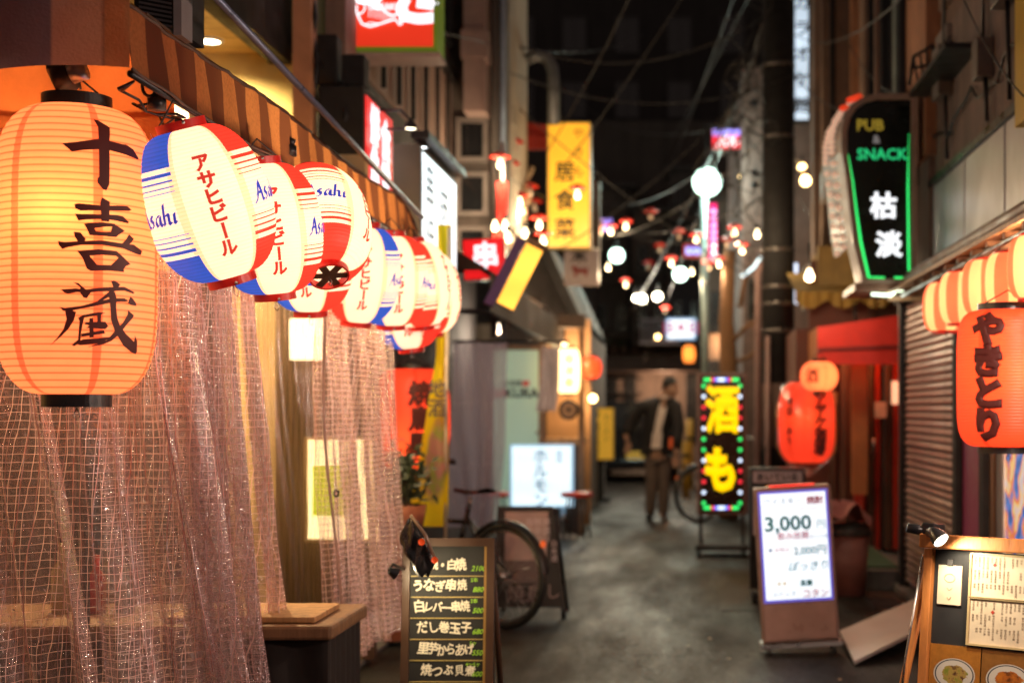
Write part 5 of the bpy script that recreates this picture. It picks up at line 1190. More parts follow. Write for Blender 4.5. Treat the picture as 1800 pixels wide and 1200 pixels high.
for k, (a, p_, q) in enumerate(rows):
    y = -.098-.076*k; dy = .012
    g = MB(); g.box(-.15,xr-.04,y-.042,y-.039,-.012,-.008, M=M); part('divider', g, mat('brass_line',(.50,.38,.12),.5), mb_)
    n_ = len(a); g = MB(); wdt = .20
    for i, ch in enumerate(a):
        jitter = R.uniform(-.004,.004); put_text(g, ch, M @ Matrix.Translation((-.152+.011*k*.8 + wdt*(i+.5)/n_, y+jitter, -.009+.0003*i)) @ Matrix.Rotation(R.uniform(-.13,.13),4,'Z'), .045*R.uniform(.86,1.1), R.choice((.018,.026,.034)), sx=.92*R.uniform(.9,1.08), shear=R.uniform(-.1,.12))
    part('handwriting', g, CH, mb_)
    g = MB(); put_text(g, p_, M @ Matrix.Translation((.098, y-.012, -.006)), .026, .02, shear=.3)
    if q: put_text(g, q, M @ Matrix.Translation((.082, y+.022, -.006)), .018, .02)
    part('price', g, GC, mb_)
for x in (-.16,xr-.02):
    g = MB(); g.tube([M@Vector((x,-.86,-.02)),M@Vector((x,-.90,-.02))], .014); part('leg', g, FRW, mb_)
    g = MB(); g.tube([M@Vector((x,-.03,-.04)),Vector(((M@Vector((x,0,0))).x, 5.62, .03))], .012); part('rear_leg', g, FRW, mb_)
cl2 = thing('clip_lamp', 'small black clip lamp lighting the chalk board from its left edge', 'clip lamp', P(709,1000,5.1))  # lamp added to brighten the chalk board
g = MB(); a_ = P(709,1000,5.15); g.tube([a_, a_+Vector((-.02,-.10,.03)), a_+Vector((-.01,-.20,.02))], .006, 8); part('arm', g, BLACK, cl2)
g = MB(); h_ = a_+Vector((-.01,-.20,.02)); ax_ = Vector((.75,.42,-.50)).normalized(); g.tube([h_, h_+ax_*.03], [.012,.022], 16, cap=False); part('head', g, BLACK, cl2)
g = MB(); g.lathe([(0,0),(.02,0)], 16, Matrix.Translation(h_+ax_*.028) @ Vector((0,0,1)).rotation_difference(ax_).to_matrix().to_4x4()); part('lens', g, glow('added_clip_lens',(1,.8,.45),9), cl2)
l = bpy.data.lights.new('clip_light','SPOT'); l.energy = 7; l.color = (1,.80,.48); l.spot_size = 2.6; l.spot_blend = .6; l.shadow_soft_size = .02
o = bpy.data.objects.new('clip_light', l); col.objects.link(o); o.parent = cl2; o.location = W(cl2).inverted()@(h_+ax_*.035); o.rotation_euler = Vector((.75,.62,-.42)).to_track_quat('-Z','Y').to_euler()
bg_ = thing('vinyl_bag', 'shiny black vinyl bag with orange reflections hanging by the menu board', 'bag', P(738,1000,5.0))
g = MB(); rr = random.Random(4)
def bag(u, v):
    a = 2*pi*u; f = math.sin(pi*min(1, .06+.94*v))**.55; wob = 1+.16*math.sin(a*3+v*7)+.10*math.sin(a*5-v*13)
    return (PX(738-22*(v-.4)*1.2,5.0)+.047*f*wob*math.cos(a), 4.98+.035*f*wob*math.sin(a), PZ(1008,5.0)+.19*v + .01*math.sin(a*4))
g.grid(bag, 48, 30); part('bag_body', g, mat('black_vinyl',(.01,.01,.011),.26,bump=0,spec=1), bg_)
g = MB(); g.tube([P(722,905,4.95),P(748,940,4.93),P(765,985,4.94)], .006, 8); part('strap', g, mat('grey_strap',(.25,.17,.12),.3), bg_)
for x,y in ((741,952),(764,984)):
    g = MB(); g.lathe([(0,-.006),(.010,-.005),(.012,0)], 12, Matrix.Translation(P(x,y,4.91)) @ Matrix.Rotation(pi/2,4,'X')); part('reflector', g, mat('orange_reflector',(.8,.10,.02),.2,es=.25,ec=(1,.12,.02)), bg_)  # glow put into the discs in place of reflected lamp light
# A-board behind the bicycle
ab_ = thing('easel_board', 'dark folding A board with pinkish paper menu behind the bicycle wheel', 'menu board', (-1.0,9,0))
M = face_cam(PX(932,8.85),8.85,0,.0,-.12)
g = MB(); g.add([M@Vector(p) for p in ((-.235,.07,0),(.215,.07,0),(.13,.70,0),(-.215,.70,0),(-.235,.07,-.025),(.215,.07,-.025),(.13,.70,-.025),(-.215,.70,-.025))],[(0,1,2,3),(7,6,5,4),(0,4,5,1),(1,5,6,2),(2,6,7,3),(3,7,4,0)]); part('board', g, mat('slate_black',(.03,.027,.027),.6), ab_)
g = MB(); g.add([M@Vector(p) for p in ((-.165,.36,.004),(.095,.36,.004),(.105,.665,.004),(-.165,.665,.004))],[(0,1,2,3)]); part('paper_menu', g, mat('pink_paper',(.45,.33,.31),.7), ab_)
g = MB(); g.add([M@Vector(p) for p in ((-.165,.22,.004),(.10,.22,.004),(.10,.355,.004),(-.165,.355,.004))],[(0,1,2,3)]); part('paper_menu', g, mat('grey_paper',(.16,.12,.12),.7), ab_)
g = MB(); put_text(g, '焼鳥', M@Matrix.Translation((-.03,.155,.006)), .12, .0); put_text(g, 'し', M@Matrix.Translation((.14,.17,.006)), .10, .0); part('chalk_writing', g, mat('dim_chalk',(.35,.27,.26)), ab_)
g = MB(); put_text(g, '海鮮丼\n刺身盛\n煮付け', M@Matrix.Translation((.04,.60,.006)), .055, .0); put_text(g, '日本酒', M@Matrix.Translation((.145,.42,.006)), .045, vertical=True); part('chalk_writing', g, mat('pale_chalk',(.7,.62,.66)), ab_)
for x in (-.215,.20):
    g = MB(); g.tube([M@Vector((x,.08,-.012)),M@Vector((x*1.04,.0,-.012))], .014); part('leg', g, BLACK, ab_)
    g = MB(); g.tube([M@Vector((x*.7,.69,-.03)),Vector(((M@Vector((x,0,0))).x,9.25,.0))], .012); part('rear_leg', g, BLACK, ab_)
# yellow flag banner, red lantern behind it
fl = thing('yellow_banner', 'tall yellow cloth banner on a pale pole leaning beside the beer lanterns', 'banner', (-1.4,8.3,0))
def fy(u, v):
    pxl = 712+56*min(1, v/.55); pxr = 786+6*v; px = pxl + (pxr-pxl)*u; Y = 8.2+.05*math.sin(u*5+v*4)+.02*math.sin(v*13+u*3)
    return P(px + 2*math.sin(v*9), 925-(925-395)*v, Y)
g = MB(); g.grid(fy, 20, 50, lambda u, v: (u, v))
m, t = newmat('yellow_flag'); u, v = t.uv(); t.n.remove(t.b)
n = t.noise(t.obj(), 11, 4); dd = t.math('SQRT', t.math('ADD', t.math('POWER', t.math('MULTIPLY', t.math('SUBTRACT', u, .6), .34), 2), t.math('POWER', t.math('SUBTRACT', v, .22), 2)))
cv = t.mix(t.ramp(t.math('ADD', dd, t.math('MULTIPLY', n, .06)), [(.14, 1.0), (.18, 0.0)]), (.88,.70,.03), t.ramp(n, [(.4,(.50,.25,.22)),(.6,(.32,.36,.10))]))
d = t.new('ShaderNodeBsdfDiffuse'); t.put(d.inputs[0], cv); tr = t.new('ShaderNodeBsdfTranslucent'); t.put(tr.inputs[0], t.mix(1.0, cv, cv)); e = t.new('ShaderNodeMixShader'); e.inputs[0].default_value = .5
t.l.new(d.outputs[0], e.inputs[1]); t.l.new(tr.outputs[0], e.inputs[2]); t.l.new(e.outputs[0], t.out.inputs[0]); part('cloth', g, m, fl)
g = MB(); g.tube([P(783,960,8.15),P(784,700,8.15),P(790,400,8.15)], .011, 10); part('pole', g, mat('pale_pole',(.6,.5,.36),.5), fl)
g = MB(); g.lathe([(0,.05),(.14,.04),(.17,0),(0,0)], 24, Matrix.Translation((PX(783,8.15),8.15,0))); part('base_weight', g, mat('base_grey',(.2,.2,.2)), fl)
g = MB(); g.tube([P(783,960,8.15),(PX(783,8.15),8.15,.03)], .011, 10); part('pole_foot', g, MATS['pale_pole'], fl)
g = MB(); put_text(g, '地酒', face_cam(PX(768,8.1),8.10,PZ(700,8.1),-.2), .11, .02, vertical=True); part('lettering', g, mat('ink_print',(.07,.05,.05)), fl)

# ------------------------------------------------------------------ more lanterns
rl, rr_ = lantern('red_lantern', 'big red lantern with black brush marks behind the yellow banner', 'lantern', .60, .46, .12, 28, M_REDB, BLACK, n=3.4, mexp=1.9, power=3.0, bulb=(-.02,-.06,-.14), bc=(1,.6,.25), seg=56)
rl.location = P(724,736,8.6)
g = MB()
for i,(ch,zz) in enumerate(zip('焼鳥屋',(.15,0,-.15))):
    a, b_ = text_raw(ch, .05); wrap(g, [(x*.15, y*.15+zz, z*.02) for x, y, z in a], b_, rr_, .23, .42, .003, .04, .03)
part('lettering', g, INK_B, rl, local=True)
pl = thing('leafy_plant', 'dark leafy potted plant in front of the red lantern base', 'plant', P(715,900,8.0))
g = MB(); c0 = P(712,830,7.9)
for k in range(380):
    c_ = c0 + Vector((R.gauss(-.01,.055),R.gauss(0,.05),R.gauss(-.03,.07))); a = R.random()*6.3; L_ = R.uniform(.04,.075); d_ = Vector((math.cos(a),R.uniform(-.4,.4),math.sin(a))).normalized()*L_; s_ = d_.orthogonal().normalized()*L_*.2
    g.add([c_,c_+d_*.5+s_,c_+d_,c_+d_*.5-s_],[(0,1,2,3)])
part('foliage', g, mat('dark_leaf',(.03,.045,.015),.45,bump=0), pl)
g = MB(); g.tube([c0+Vector((0,0,-.2)),c0], .01); g.tube([c0+Vector((.0,0,-.18)),c0+Vector((.04,0,.08))], .007); part('stem', g, WOODD, pl)
g = MB(); g.lathe([(0,0),(.09,0),(.12,.18),(.11,.18),(.10,.15),(0,.15)], 24, Matrix.Translation(c0+Vector((0,0,-.36)))); g.box(c0.x-.1,c0.x+.1,c0.y-.1,c0.y+.1,.03,c0.z-.36); part('pot', g, mat('terracotta',(.30,.09,.04)), pl)
# tall cream and round red lantern at the bar stall
wl, rw = lantern('cream_lantern', 'tall glowing cream lantern hanging at the bar doorway', 'lantern', .46, .245, .075, 22, M_CREAM, WOODD, n=4, mexp=2, power=1.2, seg=40)
wl.location = P(999,652,14.8)
g = MB()
for i,ch in enumerate('居酒屋'):
    a, b_ = text_raw(ch, .02); wrap(g, [(x*.09, y*.09+.12-.12*i, z*.02) for x, y, z in a], b_, rw, .12, .15, .003, .03, .03)
part('lettering', g, ink('brown_ink_on_paper',(.5,.22,.05),1.0), wl, local=True)
r2, _ = lantern('round_red_lantern', 'round red lantern hanging right of the tall cream one', 'lantern', .235, .245, .05, 14, M_RED, WOODD, n=2.2, mexp=1.9, power=.8, bulb=(-.03,-.05,0), seg=36)
r2.location = P(1038,646,15.6)
ol2, _ = lantern('orange_lantern', 'small distant orange lantern below the pink lit sign', 'lantern', .34, .24, .06, 12, paper('amber_paper', c_plain((1,.42,.08),(.9,.3,.05),14), 1.0, trcol=(1,.6,.2)), WOODD, power=1, seg=28)
ol2.location = P(1211,622,29)
# crest curtain: dark ring emblem
em = thing('crest_emblem', 'round black crest with star flower hanging at the bar doorway', 'emblem', P(1000,720,14.7))
g = MB(); Mx = face_cam(PX(1000,14.7),14.7,PZ(720,14.7))
g.lathe([(.075,0),(.105,0),(.105,.02),(.075,.02)], 36, Mx @ Matrix.Identity(4)); part('ring', g, BLACK, em)
g = MB()
for k in range(6):
    a = k*pi/3; g.lathe([(0,.012+.001*k),(.032,.012+.001*k)], 14, Mx @ Matrix.Translation((math.cos(a)*.055,math.sin(a)*.055,0)))
part('petals', g, mat('crest_brown',(.42,.22,.10)), em)
g = MB(); g.lathe([(0,.0),(.10,.0)], 30, Mx); part('backing', g, mat('crest_black',(.02,.015,.012)), em)
# plastic curtain sheets at the bar stall
VIN = net('thin_vinyl', .5, .004, (.6,.5,.6), film=.4, filmc=(.70,.62,.80), gloss=.6, base=.5)
pcs = thing('stall_curtain', 'long violet tinted vinyl curtain across the front of the bar stall', 'curtain', P(845,740,11.7))
g = hang([(PX(798,11.7),11.7),(PX(892,11.7),11.75)], PZ(925,11.7), PZ(600,11.7), .035, (.0,-.12), 160, 40, 11, 1.6); part('sheet', g, VIN, pcs)
g = MB(); g.tube([P(795,600,11.7),P(1000,600,11.8)], .012); part('rail', g, DARKM, pcs)
g = hang([(PX(952,14.6),14.6),(PX(984,14.6),14.6)], PZ(722,14.6), PZ(610,14.6), .018, (.0,-.05), 80, 30, 12, 1.5)
tag(part('tied_curtain', g, mat('white_vinyl',(.62,.50,.47),.5,bump=0)), 'white vinyl curtain end tied up beside the pale green door', 'curtain')
# right hand lanterns
yk, ry = lantern('red_lantern', 'big red lantern with fat black hiragana at the right edge', 'lantern', .535, .40, .115, 44, M_RED, BLACK, n=6, mexp=2.3, power=1.9, bulb=(.03,-.07,.02), bc=(1,.75,.35), seg=84)
yk.location = P(1772,665,5.6); yk.rotation_euler = (0,0,0)
g = MB()
for i,ch in enumerate('やきとり'):
    a, b_ = text_raw(ch, .085); wrap(g, [(x*.135, y*.128+.185-.122*i, z*.02) for x, y, z in a], b_, ry, .20, -.62, .003, .02, .015)
part('lettering', g, INK_B, yk, local=True)
net('clear_wrap_vinyl', .6, .002, (.8,.6,.5), film=.06, spark=False, gloss=.25)
sl0, rs_ = lantern('striped_lantern', '', 'lantern', .235, .235, .075, 20, M_STRIPE, REDP, n=2.6, mexp=1.9, ring_h=.012, power=.7, bc=(1,.75,.4), seg=60, group='striped lanterns under the tin eave')
stl = [(1664,540,7.0,.3,'farthest striped lantern under the eave, leftmost of the row'),(1694,524,6.6,.1,'second striped lantern from the left under the eave'),(1738,506,6.15,.55,'third striped lantern under the eave, with a wide white gore'),(1780,497,5.75,.15,'fourth striped lantern, right above the big red hiragana lantern'),(1826,470,5.35,.4,'nearest striped lantern cut by the right edge of the photo')]
for i,(px,py,Y,sp,lab) in enumerate(stl):
    o = sl0 if i == 0 else dup(sl0); o['label'] = lab; o.location = P(px,py,Y); o.rotation_euler = (0,0,sp)
bw, rb_ = lantern('red_lantern', 'red lantern wrapped in clear film with black writing by the snack bar', 'lantern', .62, .44, .10, 34, M_REDB, WOODD, n=3.6, mexp=1.9, power=1.1, bulb=(.0,-.1,.03), bc=(1,.6,.25), seg=56)
bw.location = P(1418,742,11)
g = MB()
for i,ch in enumerate('やヤケ酒場'):
    a, b_ = text_raw(ch, .055); wrap(g, [(x*.115, y*.112+.20-.10*i, z*.02) for x, y, z in a], b_, rb_, .22, .42, .003, .04, .03)
for i,ch in enumerate('地酒 あり'):
    if ch == ' ': continue
    a, b_ = text_raw(ch, .03); wrap(g, [(x*.07, y*.07+.16-.075*i, z*.02) for x, y, z in a], b_, rb_, .22, -.72, .003, .04, .03)
part('lettering', g, INK_B, bw, local=True)
g = MB(); g.lathe([(.03,-.42),(.10,-.36),(.19,-.28),(.232,-.2),(.235,.1),(.20,.27),(.10,.33)], 40); part('clear_wrap', g, MATS['clear_wrap_vinyl'], bw, local=True)
sr_, rr2 = lantern('small_lantern', 'small round peach lantern sitting above the film wrapped red lantern', 'lantern', .215, .28, .05, 14, paper('peach_paper', c_plain((.95,.22,.08),(.8,.12,.04),14), 1.0, trcol=(1,.6,.3)), WOODD, n=2.3, mexp=1.9, power=.9, bulb=(.03,-.05,0), seg=40)
sr_.location = P(1440,661,10.55)
g = MB(); a, b_ = text_raw('酒', .02); wrap(g, [(x*.11, y*.11, z*.02) for x, y, z in a], b_, rr2, .14, -.5, .003, .03, .03); part('lettering', g, INK_B, sr_, local=True)

for k,(x,y,z,e,c_,lab) in enumerate(((-1.72,13.2,2.05,30,(1,.8,.6),'bare bulb hanging inside the bar stall behind the violet curtain'),(-1.28,15.35,2.0,30,(1,.68,.36),'warm bulb in the doorway of the bar stall'),(1.45,11.95,1.95,11,(1,.30,.10),'orange red bulb under the red awning of the snack bar'),(-.4,32.7,1.95,120,(1,.6,.35),'warm lamp under the canopy at the lane end'),(.9,26,2.7,90,(1,.5,.22),'orange lamp at the mouth of the side alley'),(-1.50,7.55,1.98,26,(1,.72,.40),'warm bulb past the end of the striped awning above the yellow banner'),(.98,11.0,2.34,22,(1,.74,.46),'warm white bulb hanging over the red awning corner'),(1.50,5.75,1.93,34,(1,.66,.40),'warm eave bulb hidden behind the striped lanterns'),(1.46,4.3,1.93,95,(1,.72,.56),'warm eave bulb nearest the menu stand'),(1.46,2.9,1.93,105,(1,.72,.58),'warm eave bulb closest to the street corner'))):  # bulbs added or assumed, to brighten stalls, awning, walls, curtains and banner
    p = thing('added_hanging_bulb', lab, 'bulb', (x,y,z)); g = MB(); g.lathe([(.001,-.05),(.03,-.036),(.038,-.008),(.02,.03),(.014,.05)], 14, Matrix.Translation((x,y,z))); part('glass', g, glow('added_bulb_glass%d'%k, c_, 7), p)
    g = MB(); g.tube([(x,y,z+.05),(x,y,z+.25)], .010); part('cord', g, BLACK, p)
    l = bpy.data.lights.new('bulb_light','POINT'); l.energy = e; l.color = c_; l.shadow_soft_size = .08
    o = bpy.data.objects.new('bulb_light', l); col.objects.link(o); o.parent = p; o.location = (0,-.02,-.1)
# ------------------------------------------------------------------ string bulbs, globes, poles, wires
GB = glow('string_bulb_glass', (1,.80,.48), 5); GU = mat('unlit_bulb', (.45,.34,.26), .2, es=.12, ec=(1,.6,.3), bump=0)  # unlit bulbs get a faint glow put into the glass
proto = {}
def bulb(px, py, Y, lit, shade, label):
    k = (lit, shade)
    if k in proto:
        o = dup(proto[k], label, P(px,py,Y)); return o
    p = thing('string_bulb', label, 'bulb', P(px,py,Y), group='string bulbs with red shades over the lane')
    g = MB(); g.lathe([(0,-.036),(.020,-.030),(.028,-.010),(.025,.010),(.014,.030),(.012,.05)], 16); part('glass', g, GB if lit else GU, p, local=True)
    g = MB(); g.tube([(0,0,.048),(0,0,.09)], .016, 10); part('socket', g, BLACK, p, local=True)
    if shade:
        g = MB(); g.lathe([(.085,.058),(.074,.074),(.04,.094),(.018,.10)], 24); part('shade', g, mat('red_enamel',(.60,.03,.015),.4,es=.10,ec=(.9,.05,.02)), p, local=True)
    if lit:
        l = bpy.data.lights.new('bulb_light','POINT'); l.energy = 13; l.color = (1,.75,.45); l.shadow_soft_size = .05
        o = bpy.data.objects.new('bulb_light', l); col.objects.link(o); o.parent = p; o.location = (0,0,-.1)
    proto[k] = p; return p
bl = [(1015,343,13,1,1,'lit bulb with red shade hanging in front of the yellow vertical sign'),
 (1053,411,17,1,0,'lit bare bulb just below the round pink disc, left of a pair'),(1074,407,17,1,1,'lit bulb with red shade, right of the pair below the round pink disc'),
 (1069,470,16,1,0,'lit bare bulb right below the left pale globe lamp'),(1144,381,17,0,1,'unlit bulb with red shade alone in the dark middle of the lane'),
 (1194,416,18,0,1,'unlit bulb with red shade left of the lit one near the lamp post'),(1224,422,17,1,1,'lit bulb with red shade just left of the magenta strip sign'),
 (1180,463,18,1,1,'lit bulb with red shade up left of the middle pale globe'),(1216,478,18,1,0,'lit bare bulb touching the middle pale globe'),
 (1264,464,17,1,1,'lit bulb with red shade right of the lamp post below the magenta strip'),(1291,409,16,1,1,'lit bulb with red shade between lamp post and utility pole'),
 (1331,412,13,1,0,'lit bare bulb touching the left side of the utility pole'),(879,289,11.5,1,1,'lit bulb with red shade above the narrow red banner'),
 (948,396,13,1,1,'lit bulb with red shade left of the yellow vertical sign'),(955,424,12.5,1,1,'lit bulb with red shade above the slanted yellow box sign'),
 (870,398,11.4,1,0,'lit bare bulb left of the narrow red banner foot'),(888,397,11.3,1,0,'lit bare bulb right beside the narrow red banner'),
 (893,418,11,1,0,'dimmer lit bare bulb above the red square sign corner'),(940,366,14,0,1,'unlit bulb with red shade in the clutter left of the yellow vertical sign'),
 (923,410,12,1,0,'lit bare bulb above the purple side of the slanted sign')]
for px,py,Y,li,shd,lab in bl: bulb(px,py,Y,li,shd,lab)
for k,(px,py,Y,r,c_) in enumerate(((1243,320,18,.18,(.72,1,.86)),(1084,449,22,.115,(.72,1,.88)),(1196,482,24,.12,(.72,1,.88)),(1128,525,24,.08,(1,.9,.7)),(1156,521,24,.075,(1,.9,.7)),(1118,524,25,.06,(1,.9,.7)))):
    lab = ['large white globe lamp on top of the lamp post','pale green white globe lamp left of the lane middle','pale green white globe lamp beside the bare string bulb','warm globe lamp in the far middle, centre of the cluster','warm globe lamp in the far middle, right of the cluster','warm globe lamp in the far middle, left of the cluster'][k]
    gl_ = thing('globe_lamp', lab, 'globe lamp', P(px,py,Y))
    c0 = P(px,py,Y); g = MB(); g.lathe([(r*math.sin(pi*i/14)+.0001, -r*math.cos(pi*i/14)) for i in range(15)], 28, Matrix.Translation(c0)); part('globe', g, glow('globe_cool' if k < 3 else 'globe_warm', c_, 4 if k < 3 else 2.2), gl_)
    g = MB(); g.lathe([(r*.4,r*.9),(r*.3,r*1.1),(r*.12,r*1.25)], 16, Matrix.Translation(c0)); part('cap', g, DARKM, gl_)
    if k: g = MB(); g.tube([c0+Vector((0,.0,r*1.2)),c0+Vector((0,.0,r*1.2+.12))], .010); part('bracket', g, MATTE, gl_)
    l = bpy.data.lights.new('globe_light','POINT'); l.energy = 90 if k == 0 else 60; l.color = c_; l.shadow_soft_size = r
    o = bpy.data.objects.new('globe_light', l); col.objects.link(o); o.parent = gl_; o.location = (0,-r*1.6,0)
lp = thing('lamp_post', 'slim grey green lamp post in the middle of the lane', 'lamp post', (PX(1239,17.9),17.9,0))
x = PX(1239,17.9); g = MB(); g.tube([(x,17.9,0),(x,17.9,PZ(348,17.9))], .05, 14); part('post', g, GALV, lp)
g = MB(); g.lathe([(0,.12),(.09,.12),(.12,0)], 20, Matrix.Translation((x,17.9,0))); part('foot', g, GALV, lp)
for pz in (452,500): 
    g = MB(); g.lathe([(.053,0),(.058,.02),(.053,.04)], 16, Matrix.Translation((x,17.9,PZ(pz,17.9)))); part('collar', g, STEEL, lp)
up = thing('utility_pole', 'thick dark utility pole standing on the right side of the lane', 'utility pole', (PX(1368,13.6),13.6,0))
x = PX(1368,13.6); g = MB(); g.tube([(x,13.6,0),(x,13.6,7)], [.158,.148], 32); part('pole', g, mat('dark_pole',(.012,.010,.010),.8,grime=.2,scale=8,bump=.3), up)
for pz in (120,245,443,508,538,585):
    g = MB(); g.lathe([(.158,0),(.163,.004),(.163,.03),(.158,.034)], 32, Matrix.Translation((x,13.6,PZ(pz,13.6)))); part('steel_band', g, mat('worn_band',(.16,.14,.13),.35,.8), up)
g = MB(); g.lathe([(.157,0),(.159,.004),(.159,.6),(.157,.604)], 32, Matrix.Translation((x,13.6,PZ(785,13.6)))); part('wrap_sheet', g, mat('pole_wrap',(.10,.05,.035),.5), up)
g = MB(); g.tube([(PX(1350,13.4),13.44,PZ(590,13.4)),(PX(1350,13.4),13.44,.0)], .022); part('cable_guard', g, mat('pink_conduit',(.33,.20,.18),.5), up)
for pz,s_ in ((305,1),(182,-1),(300,-1)):
    g = MB(); g.tube([(x+.15*s_*-1,13.6,PZ(pz,13.6)),(x-.26*s_,13.5,PZ(pz+3,13.6))], .012); part('step_bolt', g, DARKM, up)
pipe('conduit_pipe', [(PX(1333,13.5),13.6,0),(PX(1333,13.5),13.6,PZ(480,13.5)),(PX(1340,13.5),13.6,PZ(460,13.5))], .03, mat('pink_conduit',(1,1,1)), 'pinkish grey conduit pipe rising just left of the utility pole', 'pipe')
tk = thing('wooden_post', 'rough brown leaning wooden post with stub branches behind the LED board', 'post', P(1282,900,17))
g = MB(); g.tube([(PX(1281,17),17,0),P(1281,650,17),P(1277,560,17),P(1283,440,17)], [.12,.11,.09,.07], 14); part('trunk', g, mat('bark',(.20,.10,.045),.85,scale=25,bump=1), tk)
g = MB(); g.tube([P(1280,610,17),P(1310,575,16.8),P(1338,560,16.6)], [.03,.025,.02]); g.tube([P(1284,640,17),P(1320,625,16.8),P(1340,605,16.6)], [.03,.025,.02]); g.tube([P(1300,540,17),P(1312,480,17),P(1335,460,17)], [.03,.025,.02]); part('branch', g, mat('bark',(1,1,1)), tk)
# wires
rw_ = random.Random(12)
def wire(a, b_, sag, r=.008, n=24):
    pts = [a.lerp(b_, k/(n-1)) - Vector((0,0,sag*4*(k/(n-1))*(1-k/(n-1)))) for k in range(n)]
    g = MB(); g.tube(pts, r, 5); return g
WIRE = mat('wire_rubber', (.03,.028,.028), .5, bump=0); WIREG = mat('wire_grey', (.035,.032,.03), .45, bump=0)
wl_ = [((700,20,12),(1400,130,13.5),.5,'wire from the left building top to the utility pole'),((860,60,13),(1345,30,13.6),.35,'wire crossing high under the dark sky'),
 ((700,35,9),(1130,62,24),.25,'wire from the fish sign towards the lane end'),((980,440,14),(1345,120,13.6),.15,'wire rising from the yellow sign foot to the pole'),
 ((985,300,14),(1210,-20,13),.05,'wire slanting across the yellow sign face'),((960,270,14),(1110,-10,12),.05,'steep wire passing the top of the yellow sign'),
 ((1030,420,18),(1345,240,13.6),.25,'wire sagging behind the string bulbs'),((1020,380,20),(1340,345,13.6),.3,'nearly level wire carrying the middle bulbs'),
 ((1100,560,28),(1345,60,13.6),.2,'wire climbing from the far stair to the pole'),((1130,640,30),(1352,10,13.6),.1,'long wire climbing steeply from the far canopy'),
 ((1150,300,30),(1330,-30,15),.05,'pale steep wire left of the utility pole'),((1165,330,31),(1300,-30,15),.03,'second pale steep wire left of the utility pole'),
 ((1395,60,13.6),(1620,-40,8),.2,'wire from the pole to the upper right corner'),((1395,130,13.6),(1700,95,8),.35,'wire drooping in front of the brown facade'),
 ((1690,-10,7),(1800,170,6),.05,'black wire falling across the right air conditioner'),((1395,330,13.6),(1480,420,12.6),.1,'short wire from the pole to the ochre balcony'),
 ((1045,350,26),(1345,200,13.6),.4,'slack wire over the far roofs'),((880,300,12),(1060,330,17),.2,'wire holding the left string bulbs'),
 ((1040,385,17),(1345,398,13.5),.22,'bulb string wire across the lane'),((860,395,11.5),(965,385,14),.1,'short bulb wire near the yellow sign'),
 ((1020,180,30),(1250,228,19),.3,'faint wire to the small red and violet sign'),((1150,440,18),(1280,455,17),.05,'low bulb wire near the lamp post'),
 ((900,180,13),(1340,500,14),.1,'long thin wire slanting down to the right behind the bulbs'),((1480,50,13),(1600,170,9),.15,'wire touching the top of the pub sign')]
for (a, b_, sg, lab) in wl_:
    g = wire(P(*a), P(*b_), sg, rw_.uniform(.004,.007)); tag(part('overhead_wire', g, WIREG if ('pale' in lab or 'steep' in lab or rw_.random() < .15) else WIRE), lab, 'wire', 'overhead wires across the lane')
g = MB()
for k in range(26):
    a = P(1322+rw_.uniform(-30,20), rw_.uniform(-20,330), 13.6+rw_.uniform(-.4,.8)); pts = [a]
    for q in range(9): a = a + Vector((rw_.gauss(0,.09),rw_.gauss(0,.05),-rw_.uniform(.02,.16))); pts.append(a)
    g.tube(pts, .007, 5)
tag(part('wire_tangle', g, WIREG), 'loose tangle of cables hanging left of the utility pole top', kind='stuff')
for k,(px,py,Y,lab) in enumerate(((1410,295,14.6,'warm round bulb high right of the utility pole'),(1416,318,14.5,'second warm bulb just under the high one right of the pole'),(1303,310,19,'small dim warm bulb left of the pink corner house'),(1156,592,29,'tiny warm bulb left of the far pink lit sign'),(1042,700,15.5,'hot warm bulb under the round red lantern'))):
    p = thing('warm_bulb', lab, 'bulb', P(px,py,Y)); g = MB(); r = (.045,.055,.03,.05,.045)[k]
    g.lathe([(r*math.sin(pi*i/8)+.0001,-r*math.cos(pi*i/8)) for i in range(9)], 14, Matrix.Translation(P(px,py,Y))); part('glass', g, glow('warm_round_bulb',(1,.68,.28),9), p)
    g = MB(); g.tube([P(px,py,Y)+Vector((0,0,r)),P(px,py,Y)+Vector((0,0,r+.08))], .012); part('socket', g, BLACK, p)
    l = bpy.data.lights.new('bulb_light','POINT'); l.energy = (10,8,3,6,8)[k]; l.color = (1,.65,.3); l.shadow_soft_size = .06
    o = bpy.data.objects.new('bulb_light', l); col.objects.link(o); o.parent = p; o.location = (0,-.12,-.05)
# clutter left of the yellow sign (lamp brackets, blowers)
for k,(px,py,Y,lab) in enumerate(((912,330,13.4,'rusty pipe bracket cluster left of the yellow vertical sign'),(925,365,13.2,'tan metal hood in the clutter under the red awning'),(905,450,12.6,'grey meter cluster behind the slanted yellow sign'))):
    c_ = thing('wall_fixture', lab, 'fixture', P(px,py,Y)); rr3 = random.Random(k)
    for q in range(6):
        g = MB(); a = P(px+rr3.uniform(-16,16), py+rr3.uniform(-22,22), Y+rr3.uniform(-.2,.2))
        if q % 2: g.tube([a,a+Vector((rr3.uniform(-.08,.08),0,rr3.uniform(.05,.2)))], .022, 10)
        else: g.box(a.x-.04,a.x+.04,a.y,a.y+.1,a.z-.04,a.z+.06)
        part('fitting', g, mat('tan_metal',(.40,.28,.17),.5), c_)

